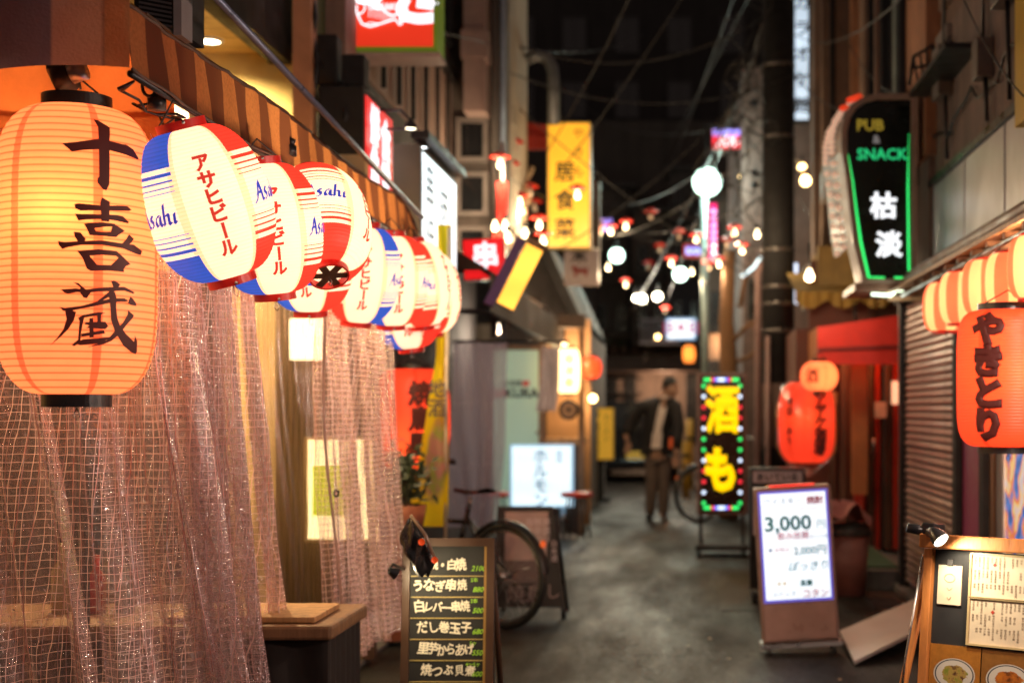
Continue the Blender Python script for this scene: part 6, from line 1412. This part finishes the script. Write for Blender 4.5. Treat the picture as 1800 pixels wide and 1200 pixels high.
# ------------------------------------------------------------------ right menu stand
ms = thing('menu_stand', 'wooden framed menu stand with black board at the lower right', 'menu stand', (.9,4.4,0))
d = Vector((.28,-.20,0)).normalized(); nrm = Vector((d.y,-d.x,0)); nrm = -nrm if nrm.y > 0 else nrm
org = Vector((PX(1648,4.5),4.5,0)); tl = .10
M = Matrix((d.to_4d(), Vector((0,0,1,0)), nrm.to_4d(), (0,0,0,1))).transposed(); M = Matrix(((d.x,0,nrm.x,org.x),(d.y,0,nrm.y,org.y),(0,1,nrm.z,0),(0,0,0,1)))
M = M @ Matrix.Translation((0,.9,0)) @ Matrix.Rotation(-.12,4,'X') @ Matrix.Translation((0,-.9,0))
def B(x0,x1,y0,y1,z0,z1,mt,nm,bev=0):
    g = MB(); g.box(x0,x1,y0,y1,z0,z1,M=M); return part(nm, g, mt, ms, bevel=bev)
WO = wood('orange_wood', (.55,.20,.05))
B(-.035,.52,.862,.905,-.02,.06,WO,'top_rail',.004); B(-.035,-.006,.0,.860,-.02,.02,WO,'side_rail',.003); B(.50,.53,.0,.860,-.02,.02,WO,'side_rail',.003)
B(-.005,.499,.05,.860,-.012,-.002,mat('board_black',(.02,.02,.022),.6),'board')
B(-.005,.499,.02,.049,-.02,.02,WO,'bottom_rail')
g = MB(); g.tube([M@Vector((-.03,.86,-.03)), Vector(((M@Vector((-.10,0,0))).x-.05,(M@Vector((0,0,0))).y+.12,.0))], .014, 8); part('rear_leg', g, WO, ms)
g = MB(); g.tube([M@Vector((.51,.86,-.03)), Vector(((M@Vector((.55,0,0))).x,(M@Vector((.55,0,0))).y+.35,.0))], .014, 8); part('rear_leg', g, WO, ms)
g = MB(); g.tube([M@Vector((-.045,.84,.0)), M@Vector((-.09,.50,.0)), M@Vector((-.10,.42,-.01))], .004, 8); part('metal_stay', g, STEEL, ms)
def paper_sheet(x0,x1,y0,y1,label,kind=0):
    s_ = thing('menu_sheet', label, 'menu sheet', M@Vector(((x0+x1)/2,y0,.002)))
    g = MB(); g.box(x0,x1,y0,y1,.000,.006,M=M); part('paper', g, mat('menu_paper',(.72,.60,.44),.7), s_)
    return s_
GOLD = mat('pale_gold_frame',(.55,.42,.22),.4)
for (y0,y1,lab) in ((.722,.850,'upper framed paper menu with tiny columns of writing on the stand'),(.578,.715,'lower framed paper menu with tiny columns of writing on the stand')):
    s_ = paper_sheet(.125,.46,y0,y1,lab)
    g = MB()
    for (a,b_,c_,e) in ((.118,.47,y1,y1+.006),(.118,.47,y0-.006,y0),(.118,.125,y0,y1),(.46,.47,y0,y1)): g.box(a,b_,c_,e,-.0015,.012,M=M)
    part('frame', g, GOLD, s_)
    g = MB(); rt = random.Random(int(y0*1000)); words_ = '冷奴枝豆刺身焼鳥唐揚玉子焼牛肉豆腐茄子味噌汁定食鯖塩鮭天丼親子丼'
    for row in range(3):
        for c_ in range(24):
            n_ = rt.randint(2,5); st_ = ''.join(rt.choice(words_) for _ in range(n_)); 
            if rt.random() < .12: continue
            put_text(g, st_, M@Matrix.Translation((.136+.0135*c_, y1-.024-.040*row+ (5-n_)*.003, .0068)), .0078, .0, vertical=True)
    part('print', g, mat('brown_print',(.10,.05,.03)), s_)
    g = MB()
    for (a,b_) in ((.20,y0+.10),(.33,y0+.06)): put_text(g, '◆', M@Matrix.Translation((a,b_,.0072)), .014)
    part('red_print', g, mat('red_print',(.5,.05,.03)), s_)
cd = paper_sheet(.012,.092,.690,.812,'small white card with a line drawing clipped on the black board')
g = MB(); c0 = M@Vector((.052,.772,.0075)); ex = (M.to_3x3()@Vector((1,0,0))); ey = (M.to_3x3()@Vector((0,1,0)))
g.tube([c0+ex*(.018*math.cos(a*.5))+ey*(.013*math.sin(a*.5)) for a in range(13)], .0006, 4, closed=True); g.tube([c0+ex*(-.008)+ey*(-.03),c0+ex*.0+ey*(-.038),c0+ex*.01+ey*(-.03)], .0006, 4); g.tube([c0+ex*(-.006)+ey*-.06,c0+ey*-.068,c0+ex*.008+ey*-.058], .0008, 4)
part('line_drawing', g, mat('sepia_line',(.2,.08,.03)), cd)
g = MB(); g.box(.044,.062,.812,.830,.0,.012,M=M); part('clip', g, STEEL, cd)
# food photographs at the foot of the board
def foodmat(name, bgc, a_, b_, c_):
    m, t = newmat(name); o = t.new('ShaderNodeTexCoord').outputs['UV']; s_ = t.new('ShaderNodeSeparateXYZ'); t.l.new(o, s_.inputs[0])
    dx = t.math('SUBTRACT', s_.outputs[0], .5); dy = t.math('MULTIPLY', t.math('SUBTRACT', s_.outputs[1], .45), 1.35)
    r = t.math('SQRT', t.math('ADD', t.math('POWER', dx, 2), t.math('POWER', dy, 2))); n = t.noise(o, 7, 5, .65)
    food = t.ramp(n, [(.35, a_), (.5, b_), (.62, c_)], 'LINEAR'); rr = t.math('ADD', r, t.math('MULTIPLY', t.math('SUBTRACT', n, .5), .25))
    c = t.mix(t.math('LESS_THAN', rr, .24), (.62,.58,.52), food)
    c = t.mix(t.math('GREATER_THAN', r, .36), c, (.05,.05,.07)); c = t.mix(t.math('GREATER_THAN', r, .385), c, (.6,.56,.5)); c = t.mix(t.math('GREATER_THAN', r, .41), c, t.ramp(n, [(.3, tuple(q*.7 for q in bgc)), (.7, bgc)]))
    t.put(t.b.inputs['Base Color'], c); t.b.inputs['Roughness'].default_value = .3; return m
for k,(x0,x1,mt,lab) in enumerate(((-.003,.148,foodmat('salad_photo',(.45,.18,.03),(.20,.24,.03),(.42,.28,.08),(.10,.04,.02)),'square food photograph of a plated salad on the menu stand'),(.152,.31,foodmat('fried_photo',(.30,.13,.03),(.55,.18,.02),(.42,.12,.02),(.12,.04,.01)),'square food photograph of fried chicken on the menu stand'),(.314,.47,foodmat('noodle_photo',(.25,.12,.05),(.6,.4,.1),(.4,.1,.02),(.15,.2,.03)),'square food photograph at the far right of the menu stand'))):
    x0 *= 1.12; x1 *= 1.12; p0 = thing('food_photo', lab, 'photograph', M@Vector((x0,.37,.0)))
    g = MB(); g.add([M@Vector(q) for q in ((x0,.405,.003),(x1,.405,.003),(x1,.566,.003),(x0,.566,.003))],[(0,1,2,3)],[((0,0),(1,0),(1,1),(0,1))]); g.box(x0,x1,.405,.566,-.001,.0025,M=M); part('print', g, mt, p0)
# clip lamp
cl_ = thing('clip_lamp', 'black clip lamp shining from the corner of the menu stand', 'clip lamp', M@Vector((-.03,.905,.03)))
c0 = M@Vector((-.02,.91,.02)); g = MB(); g.box(-.035,.012,.895,.94,-.03,.05,M=M); part('clamp', g, BLACK, cl_, bevel=.006)
g = MB(); g.tube([c0+Vector((-.07,-.0,.015)),c0+Vector((0,0,.005))], [.014,.02], 12); part('clamp_handle', g, BLACK, cl_)
hd = P(1655,950,4.33); ax = Vector((.45,-.55,-.62)).normalized(); 
g = MB(); g.tube([c0,hd-ax*.035,hd-ax*.02,hd], [.016,.018,.026,.028], 20, cap=False); part('head', g, BLACK, cl_)
g = MB(); rot = Vector((0,0,1)).rotation_difference(ax).to_matrix().to_4x4(); g.lathe([(0,-.001),(.025,-.002)], 24, Matrix.Translation(hd) @ rot); part('lens', g, glow('clip_lens',(1,.92,.70),12), cl_)
l = bpy.data.lights.new('clip_light','SPOT'); l.energy = 6; l.color = (1,.84,.58); l.spot_size = 2.7; l.spot_blend = .5; l.shadow_soft_size = .02
o = bpy.data.objects.new('clip_light', l); col.objects.link(o); o.parent = cl_; o.location = W(cl_).inverted()@(hd+ax*.01); tgt = (M@Vector((.25,.62,0))) - hd
o.rotation_euler = tgt.to_track_quat('-Z','Y').to_euler()

# ------------------------------------------------------------------ bicycles
def bicycle(label, origin, yaw, fender=True, wheel_r=.315):
    # rear wheel contact at the origin, bicycle points along local +x
    b = thing('bicycle', label, 'bicycle', origin, yaw); r = wheel_r; wb = 1.02
    M = Matrix.Translation(origin) @ Matrix.Rotation(yaw,4,'Z')
    T = lambda pts: [M@Vector(p) for p in pts]
    for x in (0, wb):
        wg = MB(); wg.tube(T([(x+math.cos(a*pi/24)*(r-.02),0,r+math.sin(a*pi/24)*(r-.02)) for a in range(48)]), .021, 10, closed=True); wo = part('wheel', wg, RUBBER, b)
        g = MB(); g.tube(T([(x+math.cos(a*pi/24)*(r-.045),0,r+math.sin(a*pi/24)*(r-.045)) for a in range(48)]), .010, 8, closed=True); part('rim', g, STEEL, wo)
        g = MB()
        for k in range(24):
            a = k*pi/12; s_ = .03*(1 if k % 2 else -1); g.tube(T([(x+math.cos(a+.3)*.02,s_,r+math.sin(a+.3)*.02),(x+math.cos(a)*(r-.05),0,r+math.sin(a)*(r-.05))]), .0012, 4, cap=False)
        part('spokes', g, STEEL, wo, kind='stuff')
        g = MB(); g.tube(T([(x,-.045,r),(x,.045,r)]), .02, 12); part('hub', g, STEEL, wo)
        if fender:
            g = MB(); a0, a1 = (.10, 2.5) if x == 0 else (.4, 2.9)
            a_ = [(a0+(a1-a0)*k/24) if x == 0 else (a0+(a1-a0)*k/24) for k in range(25)]
            vs = []; 
            for q in a_:
                q = pi - q
                for yy, dr in ((-.028,-.012),(-.012,.0),(.012,.0),(.028,-.012)): vs.append(M@Vector((x+math.cos(q)*(r+.02+dr),yy,r+math.sin(q)*(r+.02+dr))))
            g.add(vs, [(4*i+j,4*i+j+1,4*i+j+5,4*i+j+4) for i in range(24) for j in range(3)], smooth=True); part('mudguard', g, BLACK, b)
    BB = (.44,0,.27); ST = (.30,0,.70); HT = (.86,0,.80); HB = (.90,0,.62)
    g = MB(); g.tube(T([BB,ST]), .016); g.tube(T([BB,HB]), .018); g.tube(T([(.33,0,.62),HB]), .015); g.tube(T([HT,HB]), .02); g.tube(T([(0,.04,r),BB]), .010); g.tube(T([(0,-.04,r),BB]), .010); g.tube(T([(0,.04,r),(.31,.01,.64)]), .009); g.tube(T([(0,-.04,r),(.31,-.01,.64)]), .009); part('frame', g, mat('bike_black',(.015,.015,.017),.25,.3), b)
    g = MB(); g.tube(T([HB,(.92,.04,.58),(wb,.045,r)]), .011); g.tube(T([HB,(.92,-.04,.58),(wb,-.045,r)]), .011); part('fork', g, MATS['bike_black'], b)
    g = MB(); g.tube(T([ST,(.28,0,.775)]), .012); part('seat_post', g, STEEL, b)
    g = MB()
    def sd(u, v):
        x = .13 - .26*v; w_ = .018 + .065*min(1,max(0,(v-.25))*1.9); a = pi*u; return M@Vector((.28+x, math.cos(a)*w_, .79+math.sin(a)*.022*(1+.3*v)+.012*(v-.5)**2*4))
    g.grid(sd, 12, 16); g.add([sd(0,v/8) for v in range(9)]+[sd(1,v/8) for v in range(8,-1,-1)],[tuple(range(18))]); part('saddle', g, BLACK, b)
    g = MB(); g.tube(T([HT,(.84,0,.93)]), .013); g.tube(T([(.72,-.27,.97),(.80,-.24,.98),(.86,-.10,.95),(.84,0,.94),(.86,.10,.95),(.80,.24,.98),(.72,.27,.97)]), .012); part('handlebar', g, STEEL, b)
    for s_ in (-1,1):
        g = MB(); g.tube(T([(.80,.245*s_,.98),(.69,.28*s_,.965)]), .017); part('grip', g, RUBBER, b)
    g = MB(); g.tube(T([(.44,-.06,.27),(.44,.06,.27)]), .045, 16); g.tube(T([(.44,.07,.27),(.52,.08,.14)]), .01); g.tube(T([(.44,-.07,.27),(.36,-.08,.40)]), .01); g.box(.47,.57,.075,.155,.125,.145,M=M); g.box(.31,.41,-.155,-.075,.39,.41,M=M); part('crank', g, DARKM, b)
    g = MB(); g.tube(T([(-.18,-.06,.66),(.25,-.06,.68)]), .006); g.tube(T([(-.18,.06,.66),(.25,.06,.68)]), .006); g.tube(T([(-.18,-.06,.66),(-.18,.06,.66)]), .006); g.tube(T([(-.12,.06,.66),(0,.05,r)]), .006); g.tube(T([(-.12,-.06,.66),(0,-.05,r)]), .006); part('rear_rack', g, MATS['bike_black'], b) if wheel_r > .32 else None
    g = MB(); g.tube(T([(.02,-.03,r),(-.16,-.03,.37)]), .004); part('kickstand', g, STEEL, b)
    g = MB(); g.lathe([(0,-.012),(.02,-.01),(.022,0)], 12, M @ Matrix.Translation((-.30,0,.52)) @ Matrix.Rotation(-pi/2,4,'Y')); part('rear_reflector', g, mat('red_reflector_plastic',(.7,.02,.01),.2,es=.4,ec=(1,.25,.05)), b)
    return b
bicycle('black city bicycle parked beside the curtain, rear wheel toward the lane', (PX(888,8.45),8.45,.0), pi-.62)
bicycle('black bicycle leaning behind the LED board at the far right', (PX(1228,16.6),16.4,.0), .55, True, .33)
# ------------------------------------------------------------------ parked car far down the lane
cr = thing('parked_car', 'black car parked far down the lane behind the man', 'car', (PX(1118,25.5),25.5,0))
cx0 = PX(1118,25.5); CB = mat('car_black',(.012,.012,.014),.15,.2,bump=0)
prof = [(-.75,.22),(.75,.22),(.78,.60),(.74,.85),(.60,1.32),(.45,1.40),(-.45,1.40),(-.60,1.32),(-.74,.85),(-.78,.60)]
g = MB(); vs = []
for (y,sc_,zt_) in ((25.45,.96,.97),(25.6,1,1),(28.0,1,1),(28.9,.95,.62),(29.0,.9,.6)): vs += [(cx0+x*sc_,y,.05+z*(zt_ if z > .6 else 1)) for x,z in prof]
n = len(prof); g.add(vs,[tuple(range(n))]+[(n*j+k,n*j+(k+1)%n,n*j+n+(k+1)%n,n*j+n+k) for j in range(4) for k in range(n)]+[tuple(4*n+k for k in range(n))[::-1]], smooth=False); part('body', g, CB, cr, bevel=.03)
g = MB(); g.add([(cx0+x,25.44,z+.05) for x,z in ((-.55,.9),(.55,.9),(.44,1.28),(-.44,1.28))],[(0,1,2,3)]); part('rear_window', g, GLASSD, cr)
for s_ in (-1,1):
    g = MB(); g.box(cx0+s_*.55,cx0+s_*.74,25.40,25.44,.62,.80); part('tail_light', g, mat('tail_red',(.5,.02,.01),.2,es=.2,ec=(.9,.2,.03)), cr)
    for y in (25.9,28.3):
        g = MB(); g.tube([(cx0+s_*.60,y,.27),(cx0+s_*.76,y,.27)], .27, 20); part('wheel', g, RUBBER, cr)
g = MB(); g.box(cx0-.17,cx0+.17,25.40,25.44,.42,.56); part('number_plate', g, mat('plate_yellow',(.6,.42,.05),.5,es=.15,ec=(.8,.4,.1)), cr)
g = MB(); g.box(cx0-.77,cx0+.77,25.37,25.45,.24,.42); part('bumper', g, CB, cr, bevel=.02)
for k,(px,h_,Y,lab) in enumerate(((1206,.85,21,'short yellow bollard just right of the walking man'),(1212,1.15,23,'taller yellow bollard behind the short one, right of the man'))):
    bo = thing('bollard', lab, 'bollard', (PX(px,Y),Y,0)); x = PX(px,Y)
    g = MB(); g.tube([(x,Y,0),(x,Y,h_)], .055, 14); part('post', g, mat('bollard_yellow',(.62,.30,.02),.5), bo)
    g = MB(); g.lathe([(.056,0),(.058,.03),(.056,.06)], 16, Matrix.Translation((x,Y,h_*.7))); part('band', g, BLACK, bo)

# ------------------------------------------------------------------ the man
def skinned(name, joints, edges, mt, parent, levels=2, root=0):
    me = bpy.data.meshes.new(name); me.from_pydata([j[0] for j in joints], edges, []); me.update()
    o = bpy.data.objects.new(name, me); col.objects.link(o)
    inv = W(parent).inverted()
    for v in me.vertices: v.co = inv @ v.co
    o.modifiers.new('skin', 'SKIN'); sk = me.skin_vertices[0] if me.skin_vertices else None
    if sk is None:
        bm = bmesh.new(); bm.from_mesh(me); bm.verts.layers.skin.verify(); bm.to_mesh(me); bm.free(); sk = me.skin_vertices[0]
    for i, j in enumerate(joints):
        r = j[1]; sk.data[i].radius = r if isinstance(r, tuple) else (r, r); sk.data[i].use_root = (i == root)
    s_ = o.modifiers.new('smooth', 'SUBSURF'); s_.levels = levels; s_.render_levels = levels
    bpy.context.view_layer.update(); ev = o.evaluated_get(bpy.context.evaluated_depsgraph_get()); nm = bpy.data.meshes.new_from_object(ev)
    o.modifiers.clear(); o.data = nm; nm.materials.clear(); nm.materials.append(mt)
    for p_ in nm.polygons: p_.use_smooth = True
    o.parent = parent; o.name = name; return o
YM = 16.9
def q(px, py, dy=0.0): return tuple(P(px, py, YM+dy))
man = thing('person', 'man in open black jacket and pale shirt bending forward in the lane', 'person', P(1152,912,YM))
J = [(q(1154,788,.03),(.085,.07)),(q(1157,755,.02),(.095,.075)),(q(1161,722,.0),(.11,.08)),(q(1166,706,-.02),(.07,.06)),(q(1172,695,-.07),.052),(q(1178,685,-.10),.055),
     (q(1128,716,.04),.058),(q(1110,742,.10),.045),(q(1100,764,.05),.034),(q(1103,776,.02),.030),
     (q(1188,716,-.08),.058),(q(1192,752,-.12),.045),(q(1189,786,-.16),.034),(q(1188,800,-.18),.030),
     (q(1148,804,.0),.075),(q(1146,845,-.02),.062),(q(1144,893,.03),.042),(q(1142,907,-.02),.036),(q(1138,910,-.10),.030),
     (q(1166,804,.02),.075),(q(1165,848,.0),.062),(q(1162,893,.06),.042),(q(1164,907,.0),.036),(q(1170,910,-.10),.030)]
E = [(0,1),(1,2),(2,3),(3,4),(4,5),(3,6),(6,7),(7,8),(8,9),(3,10),(10,11),(11,12),(12,13),(0,14),(14,15),(15,16),(16,17),(17,18),(0,19),(19,20),(20,21),(21,22),(22,23)]
skinned('body', J, E, SKIN, man)
hc = P(1179,682,YM-.12)                                         # head turned down to the right
Mh = Matrix.Translation(hc) @ Matrix.Rotation(-.35,4,'Y') @ Matrix.Rotation(.75,4,'Z') @ Matrix.Rotation(.45,4,'X')
g = MB()
def head(u, v):
    a = 2*pi*u; b_ = pi*v; x = math.sin(b_)*math.sin(a)*.075; y = -math.sin(b_)*math.cos(a)*.095; z = -math.cos(b_)*.118
    if z < 0: x *= 1+z*2.0; y = y*(1+z*1.2) - (.012 if y < 0 else 0)
    f = max(0, 1-abs(a if a < pi else 2*pi-a)/.28)
    if f > 0: y -= .026*f*max(0, 1-abs(z+.015)/.035); y -= .008*max(0, 1-abs(z+.058)/.018)
    for s_ in (-1,1): y += .012*max(0,1-math.hypot(x-s_*.03,z-.012)/.02)*(1 if y < 0 else 0)
    return Mh@Vector((x,y,z))
g.grid(head, 40, 30); ho = part('head', g, SKIN, man)
for s_ in (-1,1):
    g = MB(); g.lathe([(0,-.010),(.020,-.006),(.026,.0),(.018,.008),(0,.010)], 14, Mh @ Matrix.Translation((s_*.078,.006,-.005)) @ Matrix.Rotation(pi/2,4,'Y') @ Matrix.Diagonal((1.25,.8,.7,1))); part('ear', g, SKIN, ho)
    g = MB(); g.lathe([(0,-.004),(.010,0),(0,.004)], 12, Mh @ Matrix.Translation((s_*.03,-.082,.012)) @ Matrix.Rotation(pi/2,4,'X')); part('eye', g, BLACK, ho)
g = MB()
def hair(u, v):
    a = 2*pi*u; b_ = pi*(.0+.56*v); back = .5-.5*math.cos(a); n_ = 1+.05*math.sin(a*9+v*20)+.04*math.sin(a*17)
    b_ = pi*(1-(.30+.32*back)*v) ; return Mh@Vector((math.sin(b_)*math.sin(a)*.088*n_, -math.sin(b_)*math.cos(a)*.108*n_+.006, -math.cos(b_)*.134*n_+.004))
g.grid(hair, 48, 16); part('hair', g, mat('black_hair',(.012,.009,.008),.5,scale=60,bump=.6), man)
JK = mat('black_jacket',(.014,.012,.014),.75)
spine = [(1150,800,.03,.175,.135),(1152,780,.03,.160,.125),(1155,755,.02,.160,.125),(1160,730,.01,.180,.130),(1164,712,-.01,.175,.115),(1168,702,-.03,.115,.085),(1172,697,-.05,.075,.070)]
def ring_at(v, a, grow=0.0):
    k = min(len(spine)-2, int(v*(len(spine)-1))); f = v*(len(spine)-1)-k; A = [spine[k][i]*(1-f)+spine[k+1][i]*f for i in range(5)]
    c = P(A[0], A[1], YM+A[2]); n_ = 1+.03*math.sin(a*5+v*9)
    return c + Vector((math.sin(a)*(A[3]+grow)*n_, -math.cos(a)*(A[4]+grow)*n_, 0))
g = MB(); g.grid(lambda u, v: ring_at(v, .34+(.16-.05*v) + (2*pi-.78)*u), 48, 24)
for bx, ex in ((([1128,716,.02],[1110,741,.08],[1101,763,.05]),0),(([1188,716,-.08],[1193,752,-.12],[1190,788,-.16]),1)):
    pts = [P(x,y,YM+d) for x,y,d in bx]; s0 = P(1158,708,YM-.01) if not ex else P(1172,706,YM-.04)
    g.tube([s0,pts[0],pts[0].lerp(pts[1],.5),pts[1],pts[1].lerp(pts[2],.5),pts[2]], [.085,.082,.074,.068,.062,.056], 18)
part('jacket', g, JK, man)
for s_ in (-1,1):
    g = MB(); g.grid(lambda u, v: ring_at(.30+.62*v, (.33 if s_ > 0 else .20)*1.0*s_ + s_*(.0+.22*u*math.sin(pi*min(1,.15+v*.85))), .012), 4, 14); part('lapel', g, JK, man)
g = MB(); g.grid(lambda u, v: ring_at(.10+.80*v, -.65+1.3*u, -.008), 14, 16); part('shirt', g, mat('pink_white_shirt',(.92,.75,.72),.8), man)
g = MB(); g.tube([ring_at(.09, -.9+.3*k, .004) for k in range(7)], .016, 8); part('belt', g, BLACK, man)
g = MB(); g.tube([ring_at(.97, -.8+.27*k, .004) for k in range(7)], .014, 8); part('collar', g, MATS['pink_white_shirt'], man)
TR = mat('grey_trousers',(.13,.095,.085),.85)
Tr = [(q(1157,786,.02),(.165,.135)),(q(1147,808,.0),.105),(q(1146,850,-.02),.080),(q(1142,908,.0),.060),(q(1168,808,.02),.105),(q(1167,850,.0),.080),(q(1166,908,.03),.060)]
skinned('trousers', Tr, [(0,1),(1,2),(2,3),(0,4),(4,5),(5,6)], TR, man)
for (px,dy) in ((1141,-.02),(1167,.02)):
    g = MB(); c0 = P(px,912,YM+dy); g.v = []; 
    def shoe(u, v, c0=c0):
        a = 2*pi*u; f = math.sin(pi*min(1,.08+.9*v))**.5; return (c0.x+math.cos(a)*.045*f, c0.y-.15+.26*v, max(.0,.03+math.sin(a)*.035*f*(.8+.5*v)))
    g.grid(shoe, 20, 14); part('shoe', g, BLACK, man)
for (wp, s_) in ((q(1103,776,.02),-1),(q(1188,800,-.18),1)):
    w0 = Vector(wp); hand = None
    Jh = [(tuple(w0+Vector((0,0,.01))),(.026,.018)),(tuple(w0+Vector((0,-.01,-.05))),(.036,.016))]; Eh = [(0,1)]
    for k in range(4):
        b_ = w0+Vector((-.028+.018*k,-.012,-.075)); L_ = (.07,.08,.075,.06)[k]; i = len(Jh)
        Jh += [(tuple(b_),.0095),(tuple(b_+Vector((0,-.006,-L_*.5))),.009),(tuple(b_+Vector((0,-.022,-L_*.95))),.007)]; Eh += [(1,i),(i,i+1),(i+1,i+2)]
    i = len(Jh); Jh += [(tuple(w0+Vector((s_*-.038,-.02,-.045))),.011),(tuple(w0+Vector((s_*-.05,-.03,-.08))),.009)]; Eh += [(0,i),(i,i+1)]
    skinned('hand', Jh, Eh, SKIN, man, 1)

# ------------------------------------------------------------------ small things on the ground and walls
g = MB(); g.tube([(.70,7.75,.10),(.78,7.9,.012),(.95,8.0,.01),(1.15,8.35,.01),(1.35,8.3,.012),(1.50,8.7,.03),(1.53,8.9,.06)], .006, 6); tag(part('power_cord', g, BLACK), 'black power cord running from the price board to the right wall', 'cord')
rk = random.Random(21)
g = MB()
for k in range(150):
    x = rk.uniform(-1.5,1.5); y = rk.uniform(4.6,20); s_ = rk.uniform(.006,.02); a = rk.random()*6
    if rk.random() < .6: x = (1.38 if rk.random() < .5 else -1.5)+rk.gauss(0,.09)
    g.add([(x+math.cos(a+q*1.6)*s_*rk.uniform(.5,1), y+math.sin(a+q*1.6)*s_, .004+.006*rk.random()) for q in range(4)], [(0,1,2,3)])
tag(part('ground_litter', g, mat('litter',(.30,.22,.15),.8,bump=0)), 'tiny leaves, butts and paper bits scattered along the lane edges', kind='stuff')
for k,(x,y) in enumerate(((1.36,6.9),(1.36,9.6),(-1.50,9.9))):
    dg = thing('drain_grate', ['steel drain grate in the right gutter near the ramp','steel drain grate in the right gutter by the shutter','steel drain grate in the left gutter beside the bicycle'][k], 'drain grate', (x,y,.0))
    g = MB(); g.box(x-.11,x+.11,y-.26,y+.26,.0,.004); part('pit', g, MATTE, dg)
    for q in range(12):
        g = MB(); g.box(x-.10,x+.10,y-.25+.042*q,y-.238+.042*q,.004,.012); part('bar', g, DARKM, dg)
for k,(px0,px1,py0,py1,Y,lab) in enumerate(((1446,1486,300,352,12.6,'air conditioner box half hidden left of the pub sign rim'),(1050,1082,560,585,32.9,'air conditioner on the far cream wall'),(596,640,150,172,7.9,'small dark ventilation unit under the fish sign'))):
    a = thing('outdoor_unit', lab, 'air conditioner', P((px0+px1)/2, py1, Y+.15))
    g = MB(); g.pbox(px0,px1,py0,py1,Y,Y+.25); part('casing', g, mat('ac_paint',(1,1,1)), a, bevel=.01)
    g = MB(); c_ = P(px0*.4+px1*.6,(py0+py1)/2,Y-.01); r_ = (px1-px0)*Y/F*.28
    for q in range(3): g.tube([c_+Vector((math.cos(w_*pi/8)*r_*(q+1)/3,0,math.sin(w_*pi/8)*r_*(q+1)/3)) for w_ in range(16)], .004, 5, closed=True)
    part('fan_grille', g, DARKM, a)

xb = [(905,262,12.8),(898,300,12.6),(932,340,13.4),(914,356,13),(1030,365,17.5),(1100,398,18),(1160,440,19),(1245,470,17),(1305,440,16),(1278,430,17.2),(1140,470,20),(1100,500,22),(1170,548,24)]
wh = ['high left near the cream wall','under the high left one near the cream wall','close to the yellow sign edge','lower down beside the tan metal hood','just right of the yellow sign','between the pink disc and the unlit bulb','low over the lane middle','beside the magenta strip foot','near the conduit pipe','left of the pole above the lane','over the dark balconies','below the left pale globe','above the far pink sign']
for k,(px,py,Y) in enumerate(xb): bulb(px,py,Y,k in (3,5,8,11),1,('lit' if k in (3,5,8,11) else 'unlit')+' string bulb with red shade '+wh[k])
for k,(y,z,w2,h2,lab) in enumerate(((9.35,3.05,.16,.24,'grey meter box on the plaster band right of the pub sign'),(8.35,3.15,.22,.30,'rusty switch box above the silver fascia'),(7.25,3.0,.14,.20,'small junction box above the silver fascia near its middle'),(6.75,3.25,.20,.16,'flat grey box high above the near end of the silver fascia'))):
    mb2 = thing('meter_box', lab, 'meter box', (1.55,y,z)); g = MB(); g.box(1.50,1.585,y,y+w2,z,z+h2); part('box', g, mat('grey_enamel_box',(.20,.17,.15),.5,grime=.2), mb2, bevel=.006)
    g = MB(); g.tube([(1.55,y+.04,z),(1.56,y+.04,2.78)], .012, 8); g.tube([(1.55,y+.09,z+h2),(1.56,y+.10,z+h2+.9)], .010, 8); part('conduit', g, DARKM, mb2)
g = MB(); pts = [(1.565,9.8-.16*k,2.98-.05*math.sin(k*.9)-.03*math.sin(k*2.3)) for k in range(24)]; g.tube(pts, .008, 6); tag(part('wall_cable', g, BLACK), 'black cable slung along the wall above the silver fascia', 'cable')

for k,(px,py,w2,h2,mt,lab) in enumerate(((1576,690,16,40,glow('warm_plaque',(1,.62,.35),.9),'small glowing vertical plaque beside the shutter jamb'),(1548,720,20,28,WHITEP,'small paper notice stuck on the snack bar lattice'),(1462,700,18,22,mat('kraft_paper',(.5,.3,.12)),'brown paper notice left on the snack bar wall'))):
    g = MB(); g.pbox(px-w2/2,px+w2/2,py-h2/2,py+h2/2,12.18,12.2); tag(part('notice', g, mt), lab, 'notice')
g = MB(); g.tube([P(1536,770,12.15),P(1536,800,12.15)], .012, 8); tag(part('door_handle', g, STEEL, bpy.data.objects['snack_bar_front']))
